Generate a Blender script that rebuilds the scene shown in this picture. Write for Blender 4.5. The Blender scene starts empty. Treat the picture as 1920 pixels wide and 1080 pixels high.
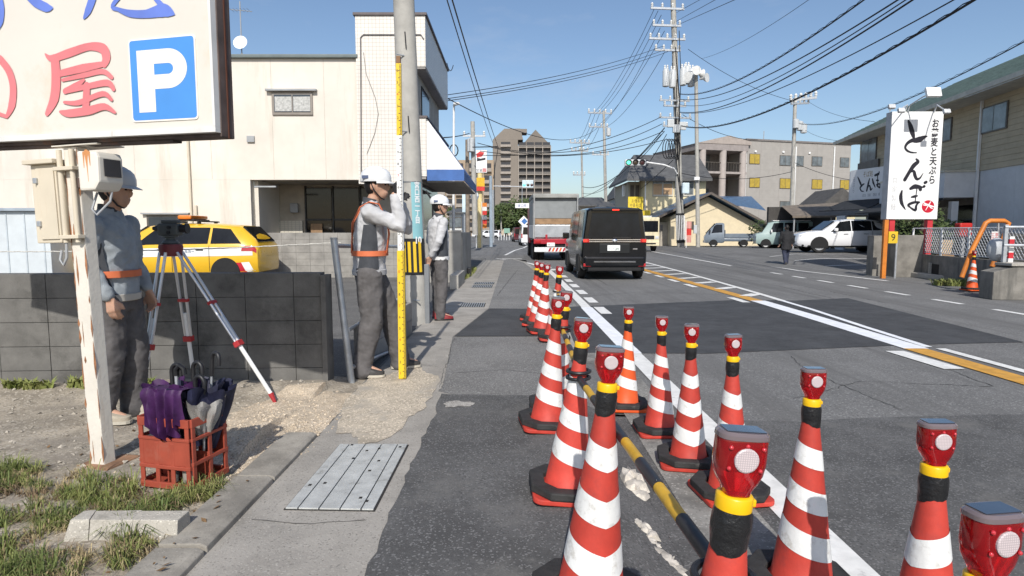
import bpy, bmesh, math, random
from mathutils import Vector, Matrix, noise
random.seed(11)
R = math.radians
scene = bpy.context.scene
C = scene.collection

# ------------------------------------------------------------------ camera
FPX, HC, YH = 1150.0, 1.42, 433.0            # focal length in px of a 1920 wide picture, eye height, horizon row
PIT = math.atan((540 - YH) / FPX)
cam_d = bpy.data.cameras.new('camera'); cam = bpy.data.objects.new('camera', cam_d); C.objects.link(cam)
cam_d.sensor_width = 36.0; cam_d.lens = 36.0 * FPX / 1920.0
cam_d.clip_start = 0.05; cam_d.clip_end = 3000
cam.location = (0, 0, HC); cam.rotation_euler = (R(90) - PIT, 0, 0)
scene.camera = cam
# ------------------------------------------------------------------ sky, sun, exposure
SUN_EL, SUN_AZ = R(39.5), R(-1.0)              # the sun stands behind the camera; shadows fall away along +Y
w = bpy.data.worlds.new('World'); scene.world = w; w.use_nodes = True
nt = w.node_tree; bg = nt.nodes['Background']
sky = nt.nodes.new('ShaderNodeTexSky'); sky.sky_type = 'NISHITA'; sky.sun_disc = False
sky.sun_elevation = SUN_EL; sky.sun_rotation = R(180) + SUN_AZ
sky.air_density = 1.0; sky.dust_density = 1.3; sky.ozone_density = 2.6; sky.altitude = 0
tcs = nt.nodes.new('ShaderNodeTexCoord'); mps = nt.nodes.new('ShaderNodeMapping'); mps.inputs['Scale'].default_value = (1.6, 1.6, 5.0)
nzs = nt.nodes.new('ShaderNodeTexNoise'); nzs.inputs['Scale'].default_value = 1.5; nzs.inputs['Detail'].default_value = 8; nzs.inputs['Roughness'].default_value = .62
mrs = nt.nodes.new('ShaderNodeMapRange'); mrs.inputs['From Min'].default_value = .56; mrs.inputs['From Max'].default_value = .85; mrs.inputs['To Max'].default_value = .35
mxs = nt.nodes.new('ShaderNodeMix'); mxs.data_type = 'RGBA'; mxs.inputs[7].default_value = (5.2, 5.4, 5.9, 1)      # thin high cloud over the whole sky
nt.links.new(tcs.outputs['Generated'], mps.inputs['Vector']); nt.links.new(mps.outputs[0], nzs.inputs['Vector']); nt.links.new(nzs.outputs['Fac'], mrs.inputs['Value'])
nt.links.new(mrs.outputs['Result'], mxs.inputs['Factor']); nt.links.new(sky.outputs[0], mxs.inputs[6]); nt.links.new(mxs.outputs[2], bg.inputs['Color'])
bg.inputs['Strength'].default_value = 0.125
sd = bpy.data.lights.new('sun', 'SUN'); sun = bpy.data.objects.new('sun', sd); C.objects.link(sun)
sd.energy = 4.2; sd.angle = R(0.53); sd.color = (1.0, 0.96, 0.895)
sun.rotation_euler = (R(90) - SUN_EL, 0, SUN_AZ)
sun.location = (0, -20, 30)
scene.view_settings.view_transform = 'Standard'; scene.view_settings.look = 'None'
scene.view_settings.exposure = 0.1; scene.view_settings.gamma = 1.0
scene.cycles.max_bounces = 6; scene.cycles.transparent_max_bounces = 8
scene.cycles.use_denoising = True

# ------------------------------------------------------------------ helpers
SP, CP = math.sin(PIT), math.cos(PIT)
def ray(px, py):
    u = (px - 960) / FPX; v = (540 - py) / FPX
    return Vector((u, CP + v * SP, -SP + v * CP))
def G(px, py, h=0.0):                        # point at height h seen at a picture position (measuring aid)
    d = ray(px, py); t = (h - HC) / d.z
    return Vector((d.x * t, d.y * t, h))
def P(px, py, Y):                            # point at distance Y
    d = ray(px, py); t = Y / d.y
    return Vector((d.x * t, Y, HC + d.z * t))
def X(px, Y, z=1.0):
    return (px - 960) / FPX * (Y * CP - (z - HC) * SP)
def Zh(py, Y): return P(960, py, Y).z

class MB:
    def __init__(s): s.v = []; s.f = []
    def add(s, vs, fs):
        o = len(s.v); s.v += [Vector(p) for p in vs]; s.f += [tuple(i + o for i in f) for f in fs]; return s
    def box(s, x0, x1, y0, y1, z0, z1):
        return s.add([(x0,y0,z0),(x1,y0,z0),(x1,y1,z0),(x0,y1,z0),(x0,y0,z1),(x1,y0,z1),(x1,y1,z1),(x0,y1,z1)],
                     [(0,3,2,1),(4,5,6,7),(0,1,5,4),(1,2,6,5),(2,3,7,6),(3,0,4,7)])
    def mbox(s, m, x0, x1, y0, y1, z0, z1):
        t = MB().box(x0,x1,y0,y1,z0,z1); return s.add([m @ p for p in t.v], t.f)
    def cyl(s, a, b, r0, r1=None, n=12, caps=True):
        return s.tube([a, b], [r0, r0 if r1 is None else r1], n, caps)
    def tube(s, pts, r, n=8, caps=True, sq=1.0, upv=None):
        pts = [Vector(p) for p in pts]
        if not isinstance(r, (list, tuple)): r = [r] * len(pts)
        vs = []; fs = []; prev = None
        for i, p in enumerate(pts):
            t = (pts[min(i+1, len(pts)-1)] - pts[max(i-1, 0)])
            if t.length < 1e-9: t = Vector((0,0,1))
            t.normalize()
            if prev is None:
                a = Vector(upv) if upv else (Vector((0,0,1)) if abs(t.z) < .9 else Vector((1,0,0)))
                u = t.cross(a).normalized()
            else:
                u = (prev - t * prev.dot(t)).normalized()
            prev = u; w_ = t.cross(u)
            for k in range(n):
                an = 2 * math.pi * k / n
                vs.append(p + (u * math.cos(an) + w_ * math.sin(an) * sq) * r[i])
        for i in range(len(pts) - 1):
            for k in range(n):
                a = i*n + k; b = i*n + (k+1) % n
                fs.append((a, b, b + n, a + n))
        if caps:
            fs.append(tuple(range(n-1, -1, -1))); fs.append(tuple((len(pts)-1)*n + k for k in range(n)))
        return s.add(vs, fs)
    def lathe(s, prof, n=20, c=(0,0,0), m=None):   # prof: (r, z)
        vs = []; fs = []
        for r, z in prof:
            for k in range(n):
                a = 2*math.pi*k/n; vs.append(Vector((c[0] + r*math.cos(a), c[1] + r*math.sin(a), c[2] + z)))
        for i in range(len(prof)-1):
            for k in range(n):
                a = i*n+k; b = i*n+(k+1) % n; fs.append((a, b, b+n, a+n))
        fs.append(tuple(range(n-1,-1,-1))); fs.append(tuple((len(prof)-1)*n+k for k in range(n)))
        if m is not None: vs = [m @ p for p in vs]
        return s.add(vs, fs)
    def prism(s, poly, m, d0, d1):                  # 2d polygon (x,y) extruded along the matrix' z from d0 to d1
        n = len(poly)
        vs = [m @ Vector((x, y, d0)) for x, y in poly] + [m @ Vector((x, y, d1)) for x, y in poly]
        fs = [tuple(range(n-1,-1,-1)), tuple(range(n, 2*n))] + [(k, (k+1) % n, (k+1) % n + n, k+n) for k in range(n)]
        return s.add(vs, fs)
    def ell(s, c, r, n=12, m=6, rot=None):
        vs = []; fs = []
        for i in range(m+1):
            ph = math.pi*i/m
            for k in range(n):
                a = 2*math.pi*k/n
                p = Vector((r[0]*math.sin(ph)*math.cos(a), r[1]*math.sin(ph)*math.sin(a), r[2]*math.cos(ph)))
                if rot is not None: p = rot @ p
                vs.append(Vector(c) + p)
        for i in range(m):
            for k in range(n):
                a = i*n+k; b = i*n+(k+1) % n; fs.append((a, a+n, b+n, b))
        return s.add(vs, fs)
    def xf(s, m): s.v = [m @ p for p in s.v]; return s
    def mesh(s, name):
        me = bpy.data.meshes.new(name); me.from_pydata([tuple(p) for p in s.v], [], s.f); me.validate(); me.update(); return me
    def build(s, name, mat, parent=None, smooth=False, bevel=0, fix=True):
        me = s.mesh(name)
        if fix or bevel:
            bm = bmesh.new(); bm.from_mesh(me)
            bmesh.ops.remove_doubles(bm, verts=bm.verts, dist=1e-6)
            bmesh.ops.recalc_face_normals(bm, faces=bm.faces)
            if bevel:
                es = [e for e in bm.edges if len(e.link_faces) == 2 and e.calc_face_angle(0) > .5]
                bmesh.ops.bevel(bm, geom=es, offset=bevel, segments=2, affect='EDGES', profile=.6)
            bm.to_mesh(me); bm.free()
        return link(name, me, mat, parent, smooth)
def link(name, me, mat, parent=None, smooth=False):
    if mat is not None: me.materials.clear(); me.materials.append(mat)
    if smooth:
        for p in me.polygons: p.use_smooth = True
        try: me.set_sharp_from_angle(angle=R(38))
        except Exception: pass
    o = bpy.data.objects.new(name, me); C.objects.link(o)
    if parent is not None:
        o.parent = parent
        if parent.type == 'EMPTY': o.matrix_parent_inverse = parent.matrix_basis.inverted()
    return o
def tag(o, label=None, cat=None, group=None, kind=None):
    if label: o['label'] = label
    if cat: o['category'] = cat
    if group: o['group'] = group
    if kind: o['kind'] = kind
    return o
def thing(name, label, cat, loc=(0,0,0), rz=0, group=None):
    o = bpy.data.objects.new(name, None); C.objects.link(o); o.empty_display_size = .1
    o.location = loc; o.rotation_euler = (0, 0, rz)
    o.matrix_basis = Matrix.Translation(Vector(loc)) @ Matrix.Rotation(rz, 4, 'Z')
    return tag(o, label, cat, group)
def struct(name, mb, mat, parent=None, **k):
    o = mb.build(name, mat, parent, **k)
    if parent is None: o['kind'] = 'structure'
    return o
def copy_tree(o, parent=None):
    c = o.copy(); C.objects.link(c); c.parent = parent
    if parent is not None: c.matrix_parent_inverse = o.matrix_parent_inverse.copy()
    for ch in KIDS.get(o.name, []): copy_tree(ch, c)
    return c
KIDS = {}
def index_kids(root):
    for o in [x for x in bpy.data.objects if x.parent is not None]: KIDS.setdefault(o.parent.name, [])
    for o in bpy.data.objects:
        if o.parent is not None and o not in KIDS[o.parent.name]: KIDS[o.parent.name].append(o)
def place(o, loc, rz=0, s=1, label=None, tilt=0):
    o.matrix_basis = Matrix.Translation(Vector(loc)) @ Matrix.Rotation(tilt, 4, 'Y') @ Matrix.Rotation(rz, 4, 'Z') @ Matrix.Diagonal((s, s, s, 1))
    if label: o['label'] = label
    return o
def frame(o, xd, yd):                              # matrix with origin o, x axis xd, y axis yd
    xd = Vector(xd).normalized(); yd = Vector(yd); yd = (yd - xd * yd.dot(xd)).normalized(); zd = xd.cross(yd)
    m = Matrix(((xd.x, yd.x, zd.x, o[0]), (xd.y, yd.y, zd.y, o[1]), (xd.z, yd.z, zd.z, o[2]), (0,0,0,1)))
    return m

# ------------------------------------------------------------------ materials
MATS = {}
def srgb(h):
    h = h.lstrip('#'); c = [int(h[i:i+2], 16)/255 for i in (0,2,4)]
    return tuple(x/12.92 if x <= .04045 else ((x+.055)/1.055)**2.4 for x in c)
def M(name, col, rough=.6, metal=0, var=.12, scale=3.0, col2=None, speck=0, sscale=150, speckcol=None, bump=0, bscale=60,
      coat=0, trans=0, emit=0, rand=0, stain=None, stainamt=0, stscale=1.5, spec=.5, streak=False, sv=(1,1,.12), alpha=1, sub=0, detail=5, ior=1.45):
    if name in MATS: return MATS[name]
    if isinstance(col, str): col = srgb(col)
    if isinstance(col2, str): col2 = srgb(col2)
    if isinstance(stain, str): stain = srgb(stain)
    if isinstance(speckcol, str): speckcol = srgb(speckcol)
    m = bpy.data.materials.new(name); m.use_nodes = True; MATS[name] = m
    t = m.node_tree; N = t.nodes; L = t.links; b = N['Principled BSDF']
    tc = N.new('ShaderNodeTexCoord'); co = tc.outputs['Object']
    def noise_(s, d=detail, r=.6, vec=None):
        n = N.new('ShaderNodeTexNoise'); n.inputs['Scale'].default_value = s; n.inputs['Detail'].default_value = d
        n.inputs['Roughness'].default_value = r; L.new(vec or co, n.inputs['Vector']); return n
    def ramp(src, a, bb):
        r = N.new('ShaderNodeMapRange'); r.inputs['From Min'].default_value = a; r.inputs['From Max'].default_value = bb
        L.new(src, r.inputs['Value']); return r.outputs['Result']
    def mix(fac, A, B):
        x = N.new('ShaderNodeMix'); x.data_type = 'RGBA'
        L.new(fac, x.inputs['Factor'])
        for s_, v in ((6, A), (7, B)):
            if isinstance(v, tuple): x.inputs[s_].default_value = (*v[:3], 1)
            else: L.new(v, x.inputs[s_])
        return x.outputs[2]
    c2 = col2 or tuple(min(1, c * (1 - var * 1.6)) for c in col); c1 = col if col2 else tuple(min(1, c * (1 + var * .6)) for c in col)
    n1 = noise_(scale)
    out = mix(ramp(n1.outputs['Fac'], .33, .67), c1, c2)
    if speck:
        vo = N.new('ShaderNodeTexVoronoi'); vo.inputs['Scale'].default_value = sscale; L.new(co, vo.inputs['Vector'])
        sc = speckcol or tuple(min(1, c * 1.45 + .02) for c in col)
        h = N.new('ShaderNodeSeparateColor'); L.new(vo.outputs['Color'], h.inputs[0])
        out = mix(ramp(h.outputs[0], 1 - speck, 1 - speck + .05), out, sc)
        out = mix(ramp(h.outputs[1], 1 - speck * .9, 1 - speck * .9 + .05), out, tuple(c * .62 for c in col))
    if stain:
        v = co
        if streak:
            mp = N.new('ShaderNodeMapping'); mp.inputs['Scale'].default_value = sv; L.new(co, mp.inputs['Vector']); v = mp.outputs[0]
        n3 = noise_(stscale, 8, .7, v)
        th = .72 - stainamt * .35
        out = mix(ramp(n3.outputs['Fac'], th - .04, th + .1), out, stain)
    if rand:
        oi = N.new('ShaderNodeObjectInfo'); hv = N.new('ShaderNodeHueSaturation'); mr = N.new('ShaderNodeMapRange'); L.new(oi.outputs['Random'], mr.inputs['Value'])
        mr.inputs['To Min'].default_value = 1 - rand; mr.inputs['To Max'].default_value = 1 + rand * .6
        L.new(mr.outputs['Result'], hv.inputs['Value']); L.new(out, hv.inputs['Color']); out = hv.outputs['Color']
    L.new(out, b.inputs['Base Color'])
    rn = noise_(scale * 4); rr = N.new('ShaderNodeMapRange'); L.new(rn.outputs['Fac'], rr.inputs['Value'])
    rr.inputs['To Min'].default_value = max(.02, rough - .1); rr.inputs['To Max'].default_value = min(1, rough + .1)
    L.new(rr.outputs['Result'], b.inputs['Roughness'])
    b.inputs['Metallic'].default_value = metal; b.inputs['Specular IOR Level'].default_value = spec
    b.inputs['Coat Weight'].default_value = coat; b.inputs['Coat Roughness'].default_value = .05
    b.inputs['Transmission Weight'].default_value = trans; b.inputs['Alpha'].default_value = alpha; b.inputs['IOR'].default_value = ior
    if sub:
        b.inputs['Subsurface Weight'].default_value = sub; b.inputs['Subsurface Radius'].default_value = (.02, .005, .003)
    if emit:
        b.inputs['Emission Color'].default_value = (*col, 1); b.inputs['Emission Strength'].default_value = emit
    if bump:
        bn = noise_(bscale, 6, .65); bp = N.new('ShaderNodeBump'); bp.inputs['Strength'].default_value = min(1, bump); bp.inputs['Distance'].default_value = .01
        L.new(bn.outputs['Fac'], bp.inputs['Height']); L.new(bp.outputs[0], b.inputs['Normal'])
    return m
def M_tiles(name, col, line, sx, sz, axis='XZ', rough=.4, lw=.06, stain=None):   # fine grid of tiles too small to pick apart
    if name in MATS: return MATS[name]
    m = M(name, col, rough, var=.05, scale=2, stain=stain, stainamt=.25, streak=True, stscale=1.2)
    t = m.node_tree; N = t.nodes; L = t.links; b = N['Principled BSDF']
    tc = N.new('ShaderNodeTexCoord'); sp = N.new('ShaderNodeSeparateXYZ'); L.new(tc.outputs['Object'], sp.inputs[0])
    def line_(o, s):
        d = N.new('ShaderNodeMath'); d.operation = 'DIVIDE'; L.new(o, d.inputs[0]); d.inputs[1].default_value = s
        f = N.new('ShaderNodeMath'); f.operation = 'FRACT'; L.new(d.outputs[0], f.inputs[0])
        g = N.new('ShaderNodeMath'); g.operation = 'LESS_THAN'; L.new(f.outputs[0], g.inputs[0]); g.inputs[1].default_value = lw
        return g.outputs[0]
    if axis == 'XZ':
        ad = N.new('ShaderNodeMath'); ad.operation = 'ADD'; L.new(sp.outputs[0], ad.inputs[0]); L.new(sp.outputs[1], ad.inputs[1]); a = line_(ad.outputs[0], sx)
    else: a = line_(sp.outputs[0], sx)
    c = line_(sp.outputs[2], sz)
    mx = N.new('ShaderNodeMath'); mx.operation = 'MAXIMUM'; L.new(a, mx.inputs[0]); L.new(c, mx.inputs[1])
    x = N.new('ShaderNodeMix'); x.data_type = 'RGBA'; L.new(mx.outputs[0], x.inputs['Factor'])
    src = b.inputs['Base Color'].links[0].from_socket; L.new(src, x.inputs[6]); x.inputs[7].default_value = (*line, 1)
    L.new(x.outputs[2], b.inputs['Base Color'])
    return m

asphalt = M('old asphalt', (.165,.162,.157), .9, var=.12, scale=.9, speck=.16, sscale=95, bump=.35, bscale=120, stain=(.118,.115,.111), stainamt=.55, stscale=1.6, streak=True, sv=(1,.045,1))
asph_side = M('pavement asphalt', (.185,.18,.172), .9, var=.14, scale=1.3, speck=.2, sscale=120, bump=.4, bscale=140, stain=(.2,.19,.17), stainamt=.25, stscale=2)
asph_new = M('new asphalt', (.058,.059,.062), .85, var=.2, scale=2.2, speck=.05, sscale=140, bump=.35, bscale=160, stain=(.075,.074,.072), stainamt=.2, stscale=1.2)
asph_patch = M('patch asphalt', (.108,.106,.104), .88, var=.22, scale=2.6, speck=.16, sscale=130, bump=.5, bscale=120, stain=(.14,.135,.128), stainamt=.4, stscale=2.2)
concrete = M('gutter concrete', (.34,.315,.28), .9, var=.16, scale=3.2, speck=.10, sscale=150, speckcol=(.375,.35,.31), bump=.4, bscale=90, stain=(.25,.235,.21), stainamt=.3, stscale=2.2)
concrete2 = M('smooth concrete', (.40,.375,.33), .85, var=.15, scale=2.4, speck=.05, sscale=150, bump=.2, bscale=70, stain=(.27,.25,.22), stainamt=.35, stscale=1.5)
conc_dark = M('weathered concrete', (.23,.215,.19), .92, var=.22, scale=3, bump=.4, bscale=50, stain=(.11,.105,.095), stainamt=.5, stscale=2, streak=True)
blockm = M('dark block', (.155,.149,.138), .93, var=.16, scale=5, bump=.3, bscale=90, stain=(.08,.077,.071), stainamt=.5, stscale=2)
block2 = M('grey block', (.30,.285,.26), .92, var=.18, scale=2.5, bump=.4, bscale=60, stain=(.2,.19,.17), stainamt=.4, stscale=1.5)
mortar = M('mortar', (.13,.125,.115), .95, var=.2, scale=8)
gravelm = M('gravel soil', (.40,.345,.27), .95, var=.3, scale=4, speck=.18, sscale=75, bump=1, bscale=50, stain=(.27,.235,.19), stainamt=.5, stscale=2.4, speckcol=(.44,.39,.32))
sandm = M('sand', (.60,.49,.36), .95, var=.18, scale=6, speck=.22, sscale=130, bump=.8, bscale=110, speckcol=(.70,.60,.47))
white_p = M('road white', (.74,.73,.70), .75, var=.1, scale=9, stain=(.36,.35,.34), stainamt=.28, stscale=14, bump=.2, bscale=120)
white_new = M('fresh road white', (.80,.81,.83), .7, var=.08, scale=6, stain=(.62,.64,.67), stainamt=.35, stscale=9)
orange_p = M('road orange', (.60,.31,.055), .75, var=.15, scale=9, stain=(.33,.22,.11), stainamt=.25, stscale=12)
black = M('black plastic', (.018,.018,.02), .45, var=.2)
rubber = M('rubber', (.035,.034,.033), .75, var=.35, scale=9, bump=.3, bscale=80, stain=(.13,.12,.11), stainamt=.25, stscale=7)
tyre = M('tyre', (.022,.022,.023), .8, var=.2)
glass = M('window glass', (.05,.06,.07), .06, var=.25, scale=.6, spec=.9)
glass_dark = M('tinted glass', (.012,.014,.017), .05, var=.3, scale=2, spec=.4)
chrome = M('chrome', (.7,.7,.72), .12, metal=1, var=.03)
steel = M('galvanised steel', (.50,.52,.54), .42, metal=.55, var=.14, scale=9, stain=(.33,.32,.30), stainamt=.25, stscale=5)
steel_plate = M('checker steel', (.55,.555,.53), .55, metal=.2, var=.12, scale=14, stain=(.27,.26,.23), stainamt=.25, stscale=7, bump=.35, bscale=260)
alu = M('aluminium', (.66,.67,.70), .35, metal=.7, var=.06)
white = M('white paint', (.78,.78,.77), .4, var=.05)
grey = M('grey paint', (.33,.34,.35), .5, var=.1)
wiremat = M('cable black', (.012,.012,.014), .6, var=.1)
wood = M('wood', (.32,.20,.11), .7, var=.2)
cream = M('cream plaster', (.69,.64,.565), .85, var=.07, scale=.7, stain=(.57,.515,.44), stainamt=.42, stscale=1.6, streak=True, bump=.1, bscale=30)
poleconc = M('pole concrete', (.40,.385,.35), .8, var=.12, scale=4, stain=(.27,.26,.235), stainamt=.35, stscale=3, streak=True, bump=.2, bscale=60)

# ------------------------------------------------------------------ ground, road, pavement
SW = 0.10                                        # pavement level above the road
def sheet(poly, z):
    m = MB(); m.add([(x, y, z) for x, y in poly], [tuple(range(len(poly)))]); return m
def rough_edge(a, b, n, amp, seed):
    a = Vector(a); b = Vector(b); d = (b - a); nn = Vector((-d.y, d.x)).normalized(); out = []
    for i in range(n):
        t = i / n
        out.append(tuple(a + d * t + nn * (noise.noise(Vector((t * n * .22, seed, 0))) * amp * .6 + noise.noise(Vector((t * n * 1.7, seed, 3))) * amp * .7)))
    return out
groundm = M('town ground', (.17,.16,.15), .95, var=.2, scale=.15, speck=.1, sscale=20)
struct('ground', sheet([(-900,-60),(900,-60),(900,1500),(-900,1500)], -0.06), groundm)
# road slab: the through road plus the parking yard on its far side
road = struct('road', MB().box(.70, 40, -6, 260, -.05, 0), asphalt)
struct('side_street', sheet([(-40,30),(.698,30),(.698,260),(-40,260)], -.004), asphalt)
# kerb stones along the pavement
kx = [(-4,.70),(6,.72),(13,.92),(20,.9),(26,.62),(29,.1),(31.5,-1.0)]
def kerb_x(y):
    for (a, xa), (b, xb) in zip(kx, kx[1:]):
        if a <= y <= b: return xa + (xb - xa) * (y - a) / (b - a)
    return kx[-1][1]
poly = []
ys = [-4 + .5 * i for i in range(68)]
pav = MB()
for y0, y1 in zip(ys, ys[1:]):
    if y0 > 28.4: break
    xl0, xl1 = -1.30, -1.30
    if y0 < 6.5: pav.add([(xl0,y0,SW),(.45,y0,SW),(.45,y1,SW),(xl1,y1,SW),(.72,y0,.001),(.72,y1,.001)], [(0,1,2,3),(1,4,5,2)])
    else: pav.add([(xl0,y0,SW),(kerb_x(y0)-.15,y0,SW),(kerb_x(y1)-.15,y1,SW),(xl1,y1,SW)], [(0,1,2,3)])
struct('pavement', pav, asph_side)
kerbm = M('kerb concrete', (.36,.345,.31), .85, var=.18, scale=5, stain=(.2,.19,.17), stainamt=.45, stscale=4, bump=.3, bscale=80)
kerb_yellow = M('worn yellow kerb', (.42,.31,.10), .85, var=.2, scale=6, stain=(.34,.32,.28), stainamt=.45, stscale=6)
kerb = struct('kerb', MB().add([(.5,-4,-.05),(.52,-4,-.05),(.52,-3.9,-.05)], [(0,1,2)]), kerbm)
y = 6.55
while y < 28.2:
    y2 = y + .59; a, b = kerb_x(y), kerb_x(y2)
    m = MB(); t = SW + .006
    m.add([(a-.15,y,-.04),(a,y,-.04),(b,y2,-.04),(b-.15,y2,-.04),(a-.15,y,t),(a-.02,y,t),(b-.02,y2,t),(b-.15,y2,t)],
          [(0,3,2,1),(4,5,6,7),(0,1,5,4),(1,2,6,5),(2,3,7,6),(3,0,4,7)])
    m.build('kerb_stone', kerb_yellow if 14 < y < 21 else kerbm, kerb); y += .6
# channel of pale concrete between kerb and edge line
ch = MB()
for y0, y1 in zip(ys, ys[1:]):
    if y0 < 6.5: ch.add([(.87,y0,.0085),(1.24,y0,.0085),(1.24,y1,.0085),(.87,y1,.0085)], [(0,1,2,3)])
    elif y0 < 26: ch.add([(kerb_x(y0)+.001,y0,.004),(kerb_x(y0)+.34,y0,.004),(kerb_x(y1)+.34,y1,.004),(kerb_x(y1)+.001,y1,.004)], [(0,1,2,3)])
struct('gutter_channel', ch, M('channel concrete', (.25,.24,.22), .9, var=.25, scale=4, speck=.1, sscale=120, bump=.3, stain=(.13,.125,.115), stainamt=.5, stscale=3))
# gutter strip with covers on the inner side of the pavement
strip = []
strip += [(-1.27,-3)] + [(-1.27,17)] + [(-1.15,27.5)] + [(-.36,27.5),(-.40,10.4)]
strip += [(-.74,7.55)] + rough_edge((-.60,5.3), (-.60,4.9), 8, .03, 4) + [(-.48,4.85),(-.48,-3)]
struct('gutter_strip', sheet(strip, SW+.005), concrete)
# sand washed over the strip and lot
def blob(cx, cy, rx, ry, n=60, seed=0, amp=.25):
    out = []
    for i in range(n):
        a = 2*math.pi*i/n; k = 1 + amp * noise.noise(Vector((math.cos(a)*1.6, math.sin(a)*1.6, seed))) + amp*.5*noise.noise(Vector((math.cos(a)*6, math.sin(a)*6, seed)))
        out.append((cx + rx*k*math.cos(a), cy + ry*k*math.sin(a)))
    return out
sandthin = M('thin sand over concrete', (.50,.43,.335), .95, var=.2, scale=3.5, speck=.16, sscale=100, bump=.5, bscale=100, stain=(.37,.335,.285), stainamt=.45, stscale=2.6)
struct('sand_film', sheet(blob(-.97, 4.85, .34, .98, 70, 3, .3), SW+.009), sandthin)
spill = MB(); spill.add([(x,y,SW+.012) for x,y in blob(-.42,4.55,.1,.09,40,9,.5)], [tuple(range(40))])
struct('dust_spill', spill, M('pale dust', (.36,.34,.31), .95, var=.2, scale=12, speck=.15))
# asphalt patches laid by the roadworks
pa = rough_edge((-.575,-3), (-.60,4.72), 90, .05, 4.0)[::-1]
pa = rough_edge((-.555,-3),(-.57,4.85),90,.035,8.5) + rough_edge((-.57,4.87),(.44,4.75),12,.06,2)
pa += [(.45,4.75),(.45,-3)]
struct('pavement_patch', sheet(pa, SW+.0085), asph_patch)
struct('pavement_patch', MB().add([(.4505,-3,SW+.0085),(.4505,4.75,SW+.0085),(.73,4.66,.0045),(.73,-3,.0045)], [(0,3,2,1)]), asph_patch)
pr = [(.731,-3),(.731,4.66)] + rough_edge((.72,4.6),(2.3,4.45),10,.08,1) + rough_edge((2.3,4.5),(7,4.95),20,.1,5) + [(12,5.1),(12,-3)]
struct('road_patch', sheet(pr, .004), asph_patch)
pb = [(kerb_x(7)+.005,7.05),(2.3,7.02),(4.9,7.55),(6.55,7.75),(7.1,12.9),(5.8,12.45),(4.8,12.6),(kerb_x(11.3)+.005,11.35)]
struct('road_patch', sheet(pb, .0055), asph_new)
pc = [(-.72,7.6),(.555,7.62)] + [(kerb_x(y_)-.152,y_) for y_ in (8,9,10.3)] + [(-.385,10.35)]
struct('pavement_patch', sheet(pc, SW+.0085), asph_new)
# painted markings
def line(name, pts, wd, z, mat, j=0):
    m = MB(); n = len(pts); vs = []
    for i, (x, y) in enumerate(pts):
        a = Vector(pts[max(i-1,0)]); b = Vector(pts[min(i+1,n-1)]); t = (b-a).normalized(); nn = Vector((t.y,-t.x))
        w0 = wd if not isinstance(wd,(list,tuple)) else wd[i]
        vs += [(x - nn.x*w0/2, y - nn.y*w0/2, z), (x + nn.x*w0/2, y + nn.y*w0/2, z)]
    m.add(vs, [(2*i, 2*i+1, 2*i+3, 2*i+2) for i in range(n-1)])
    return struct(name, m, mat)
line('edge_line', [(1.42,-3),(1.42,2),(1.40,7.0)], .19, .009, white_p)
line('edge_line', [(1.40,7.0),(1.38,11.3)], .21, .0095, white_new)
line('edge_line', [(1.38,11.3),(1.37,15),(1.36,19),(1.33,22),(1.15,24.5),(.75,27),(.1,29.6),(-.8,31.5)], .18, .009, white_p)
for i in range(10):
    y = 10.4 + i*1.65 - (0 if i < 7 else 0)
    xo = 1.62 + (0 if y < 20 else -(y-20)*.05)
    line('lane_dash', [(xo,y),(xo-.01,y+.95)], .19, .0095 if y > 11 else .011, white_p)
line('centre_line', [(4.80,30),(4.84,21.6),(4.98,12.35)], .27, .009, orange_p)
line('centre_line', [(4.86,7.35),(4.84,-3)], .27, .009, orange_p)
line('centre_line', [(5.0,12.4),(4.96,10),(4.88,7.3)], [.30,.30,.30], .0095, white_new)
line('centre_border_line', [(6.2,32),(6.03,27.2),(5.9,21),(5.74,17),(5.6,13.9),(5.5,12.4)], .14, .009, white_p)
line('centre_border_line', [(5.5,12.4),(5.42,11),(5.22,9),(5.09,7.4)], .10, .0095, white_new)
line('centre_border_line', [(5.17,7.3),(5.2,4),(5.2,-3)], .12, .009, white_p)
for i in range(9):
    y = 13.3 + i*1.65
    line('hatch_bar', [(5.08-i*.02,y),(5.52+i*.06,y+.45)], .28, .0092, white_p)
for i in range(9):
    y = 11.9 + i*1.65
    if i in (1,): continue
    line('lane_dash', [(4.66-i*.012,y+.2),(4.65-i*.012,y+1.1)], .16, .0092, white_p)
line('lane_dash', [(4.55,6.2),(4.52,7.15)], .22, .009, white_p)
for i in range(9):
    y = 6.9 + i*1.65
    line('lane_dash', [(8.74+ (y-10)*.012,y),(8.75+(y-10)*.012,y+.85)], .13, .004, white_p)
line('lane_line', [(8.95,25),(9.3,33),(9.7,42),(10,52),(10,70)], .14, .004, white_p)
line('yard_line', [(10.7,17.4),(10.3,22),(11.3,39)], .13, .004, white_p)
line('stop_line', [(-.5,31.4),(.5,31.3)], .4, .005, white_p); line('stop_line', [(1.3,31.6),(2.2,31.6)], .4, .005, white_p)
line('edge_line', [(-.4,36),(.2,45),(1.0,52),(1.4,58),(1.6,90)], .17, .005, white_p)

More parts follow.
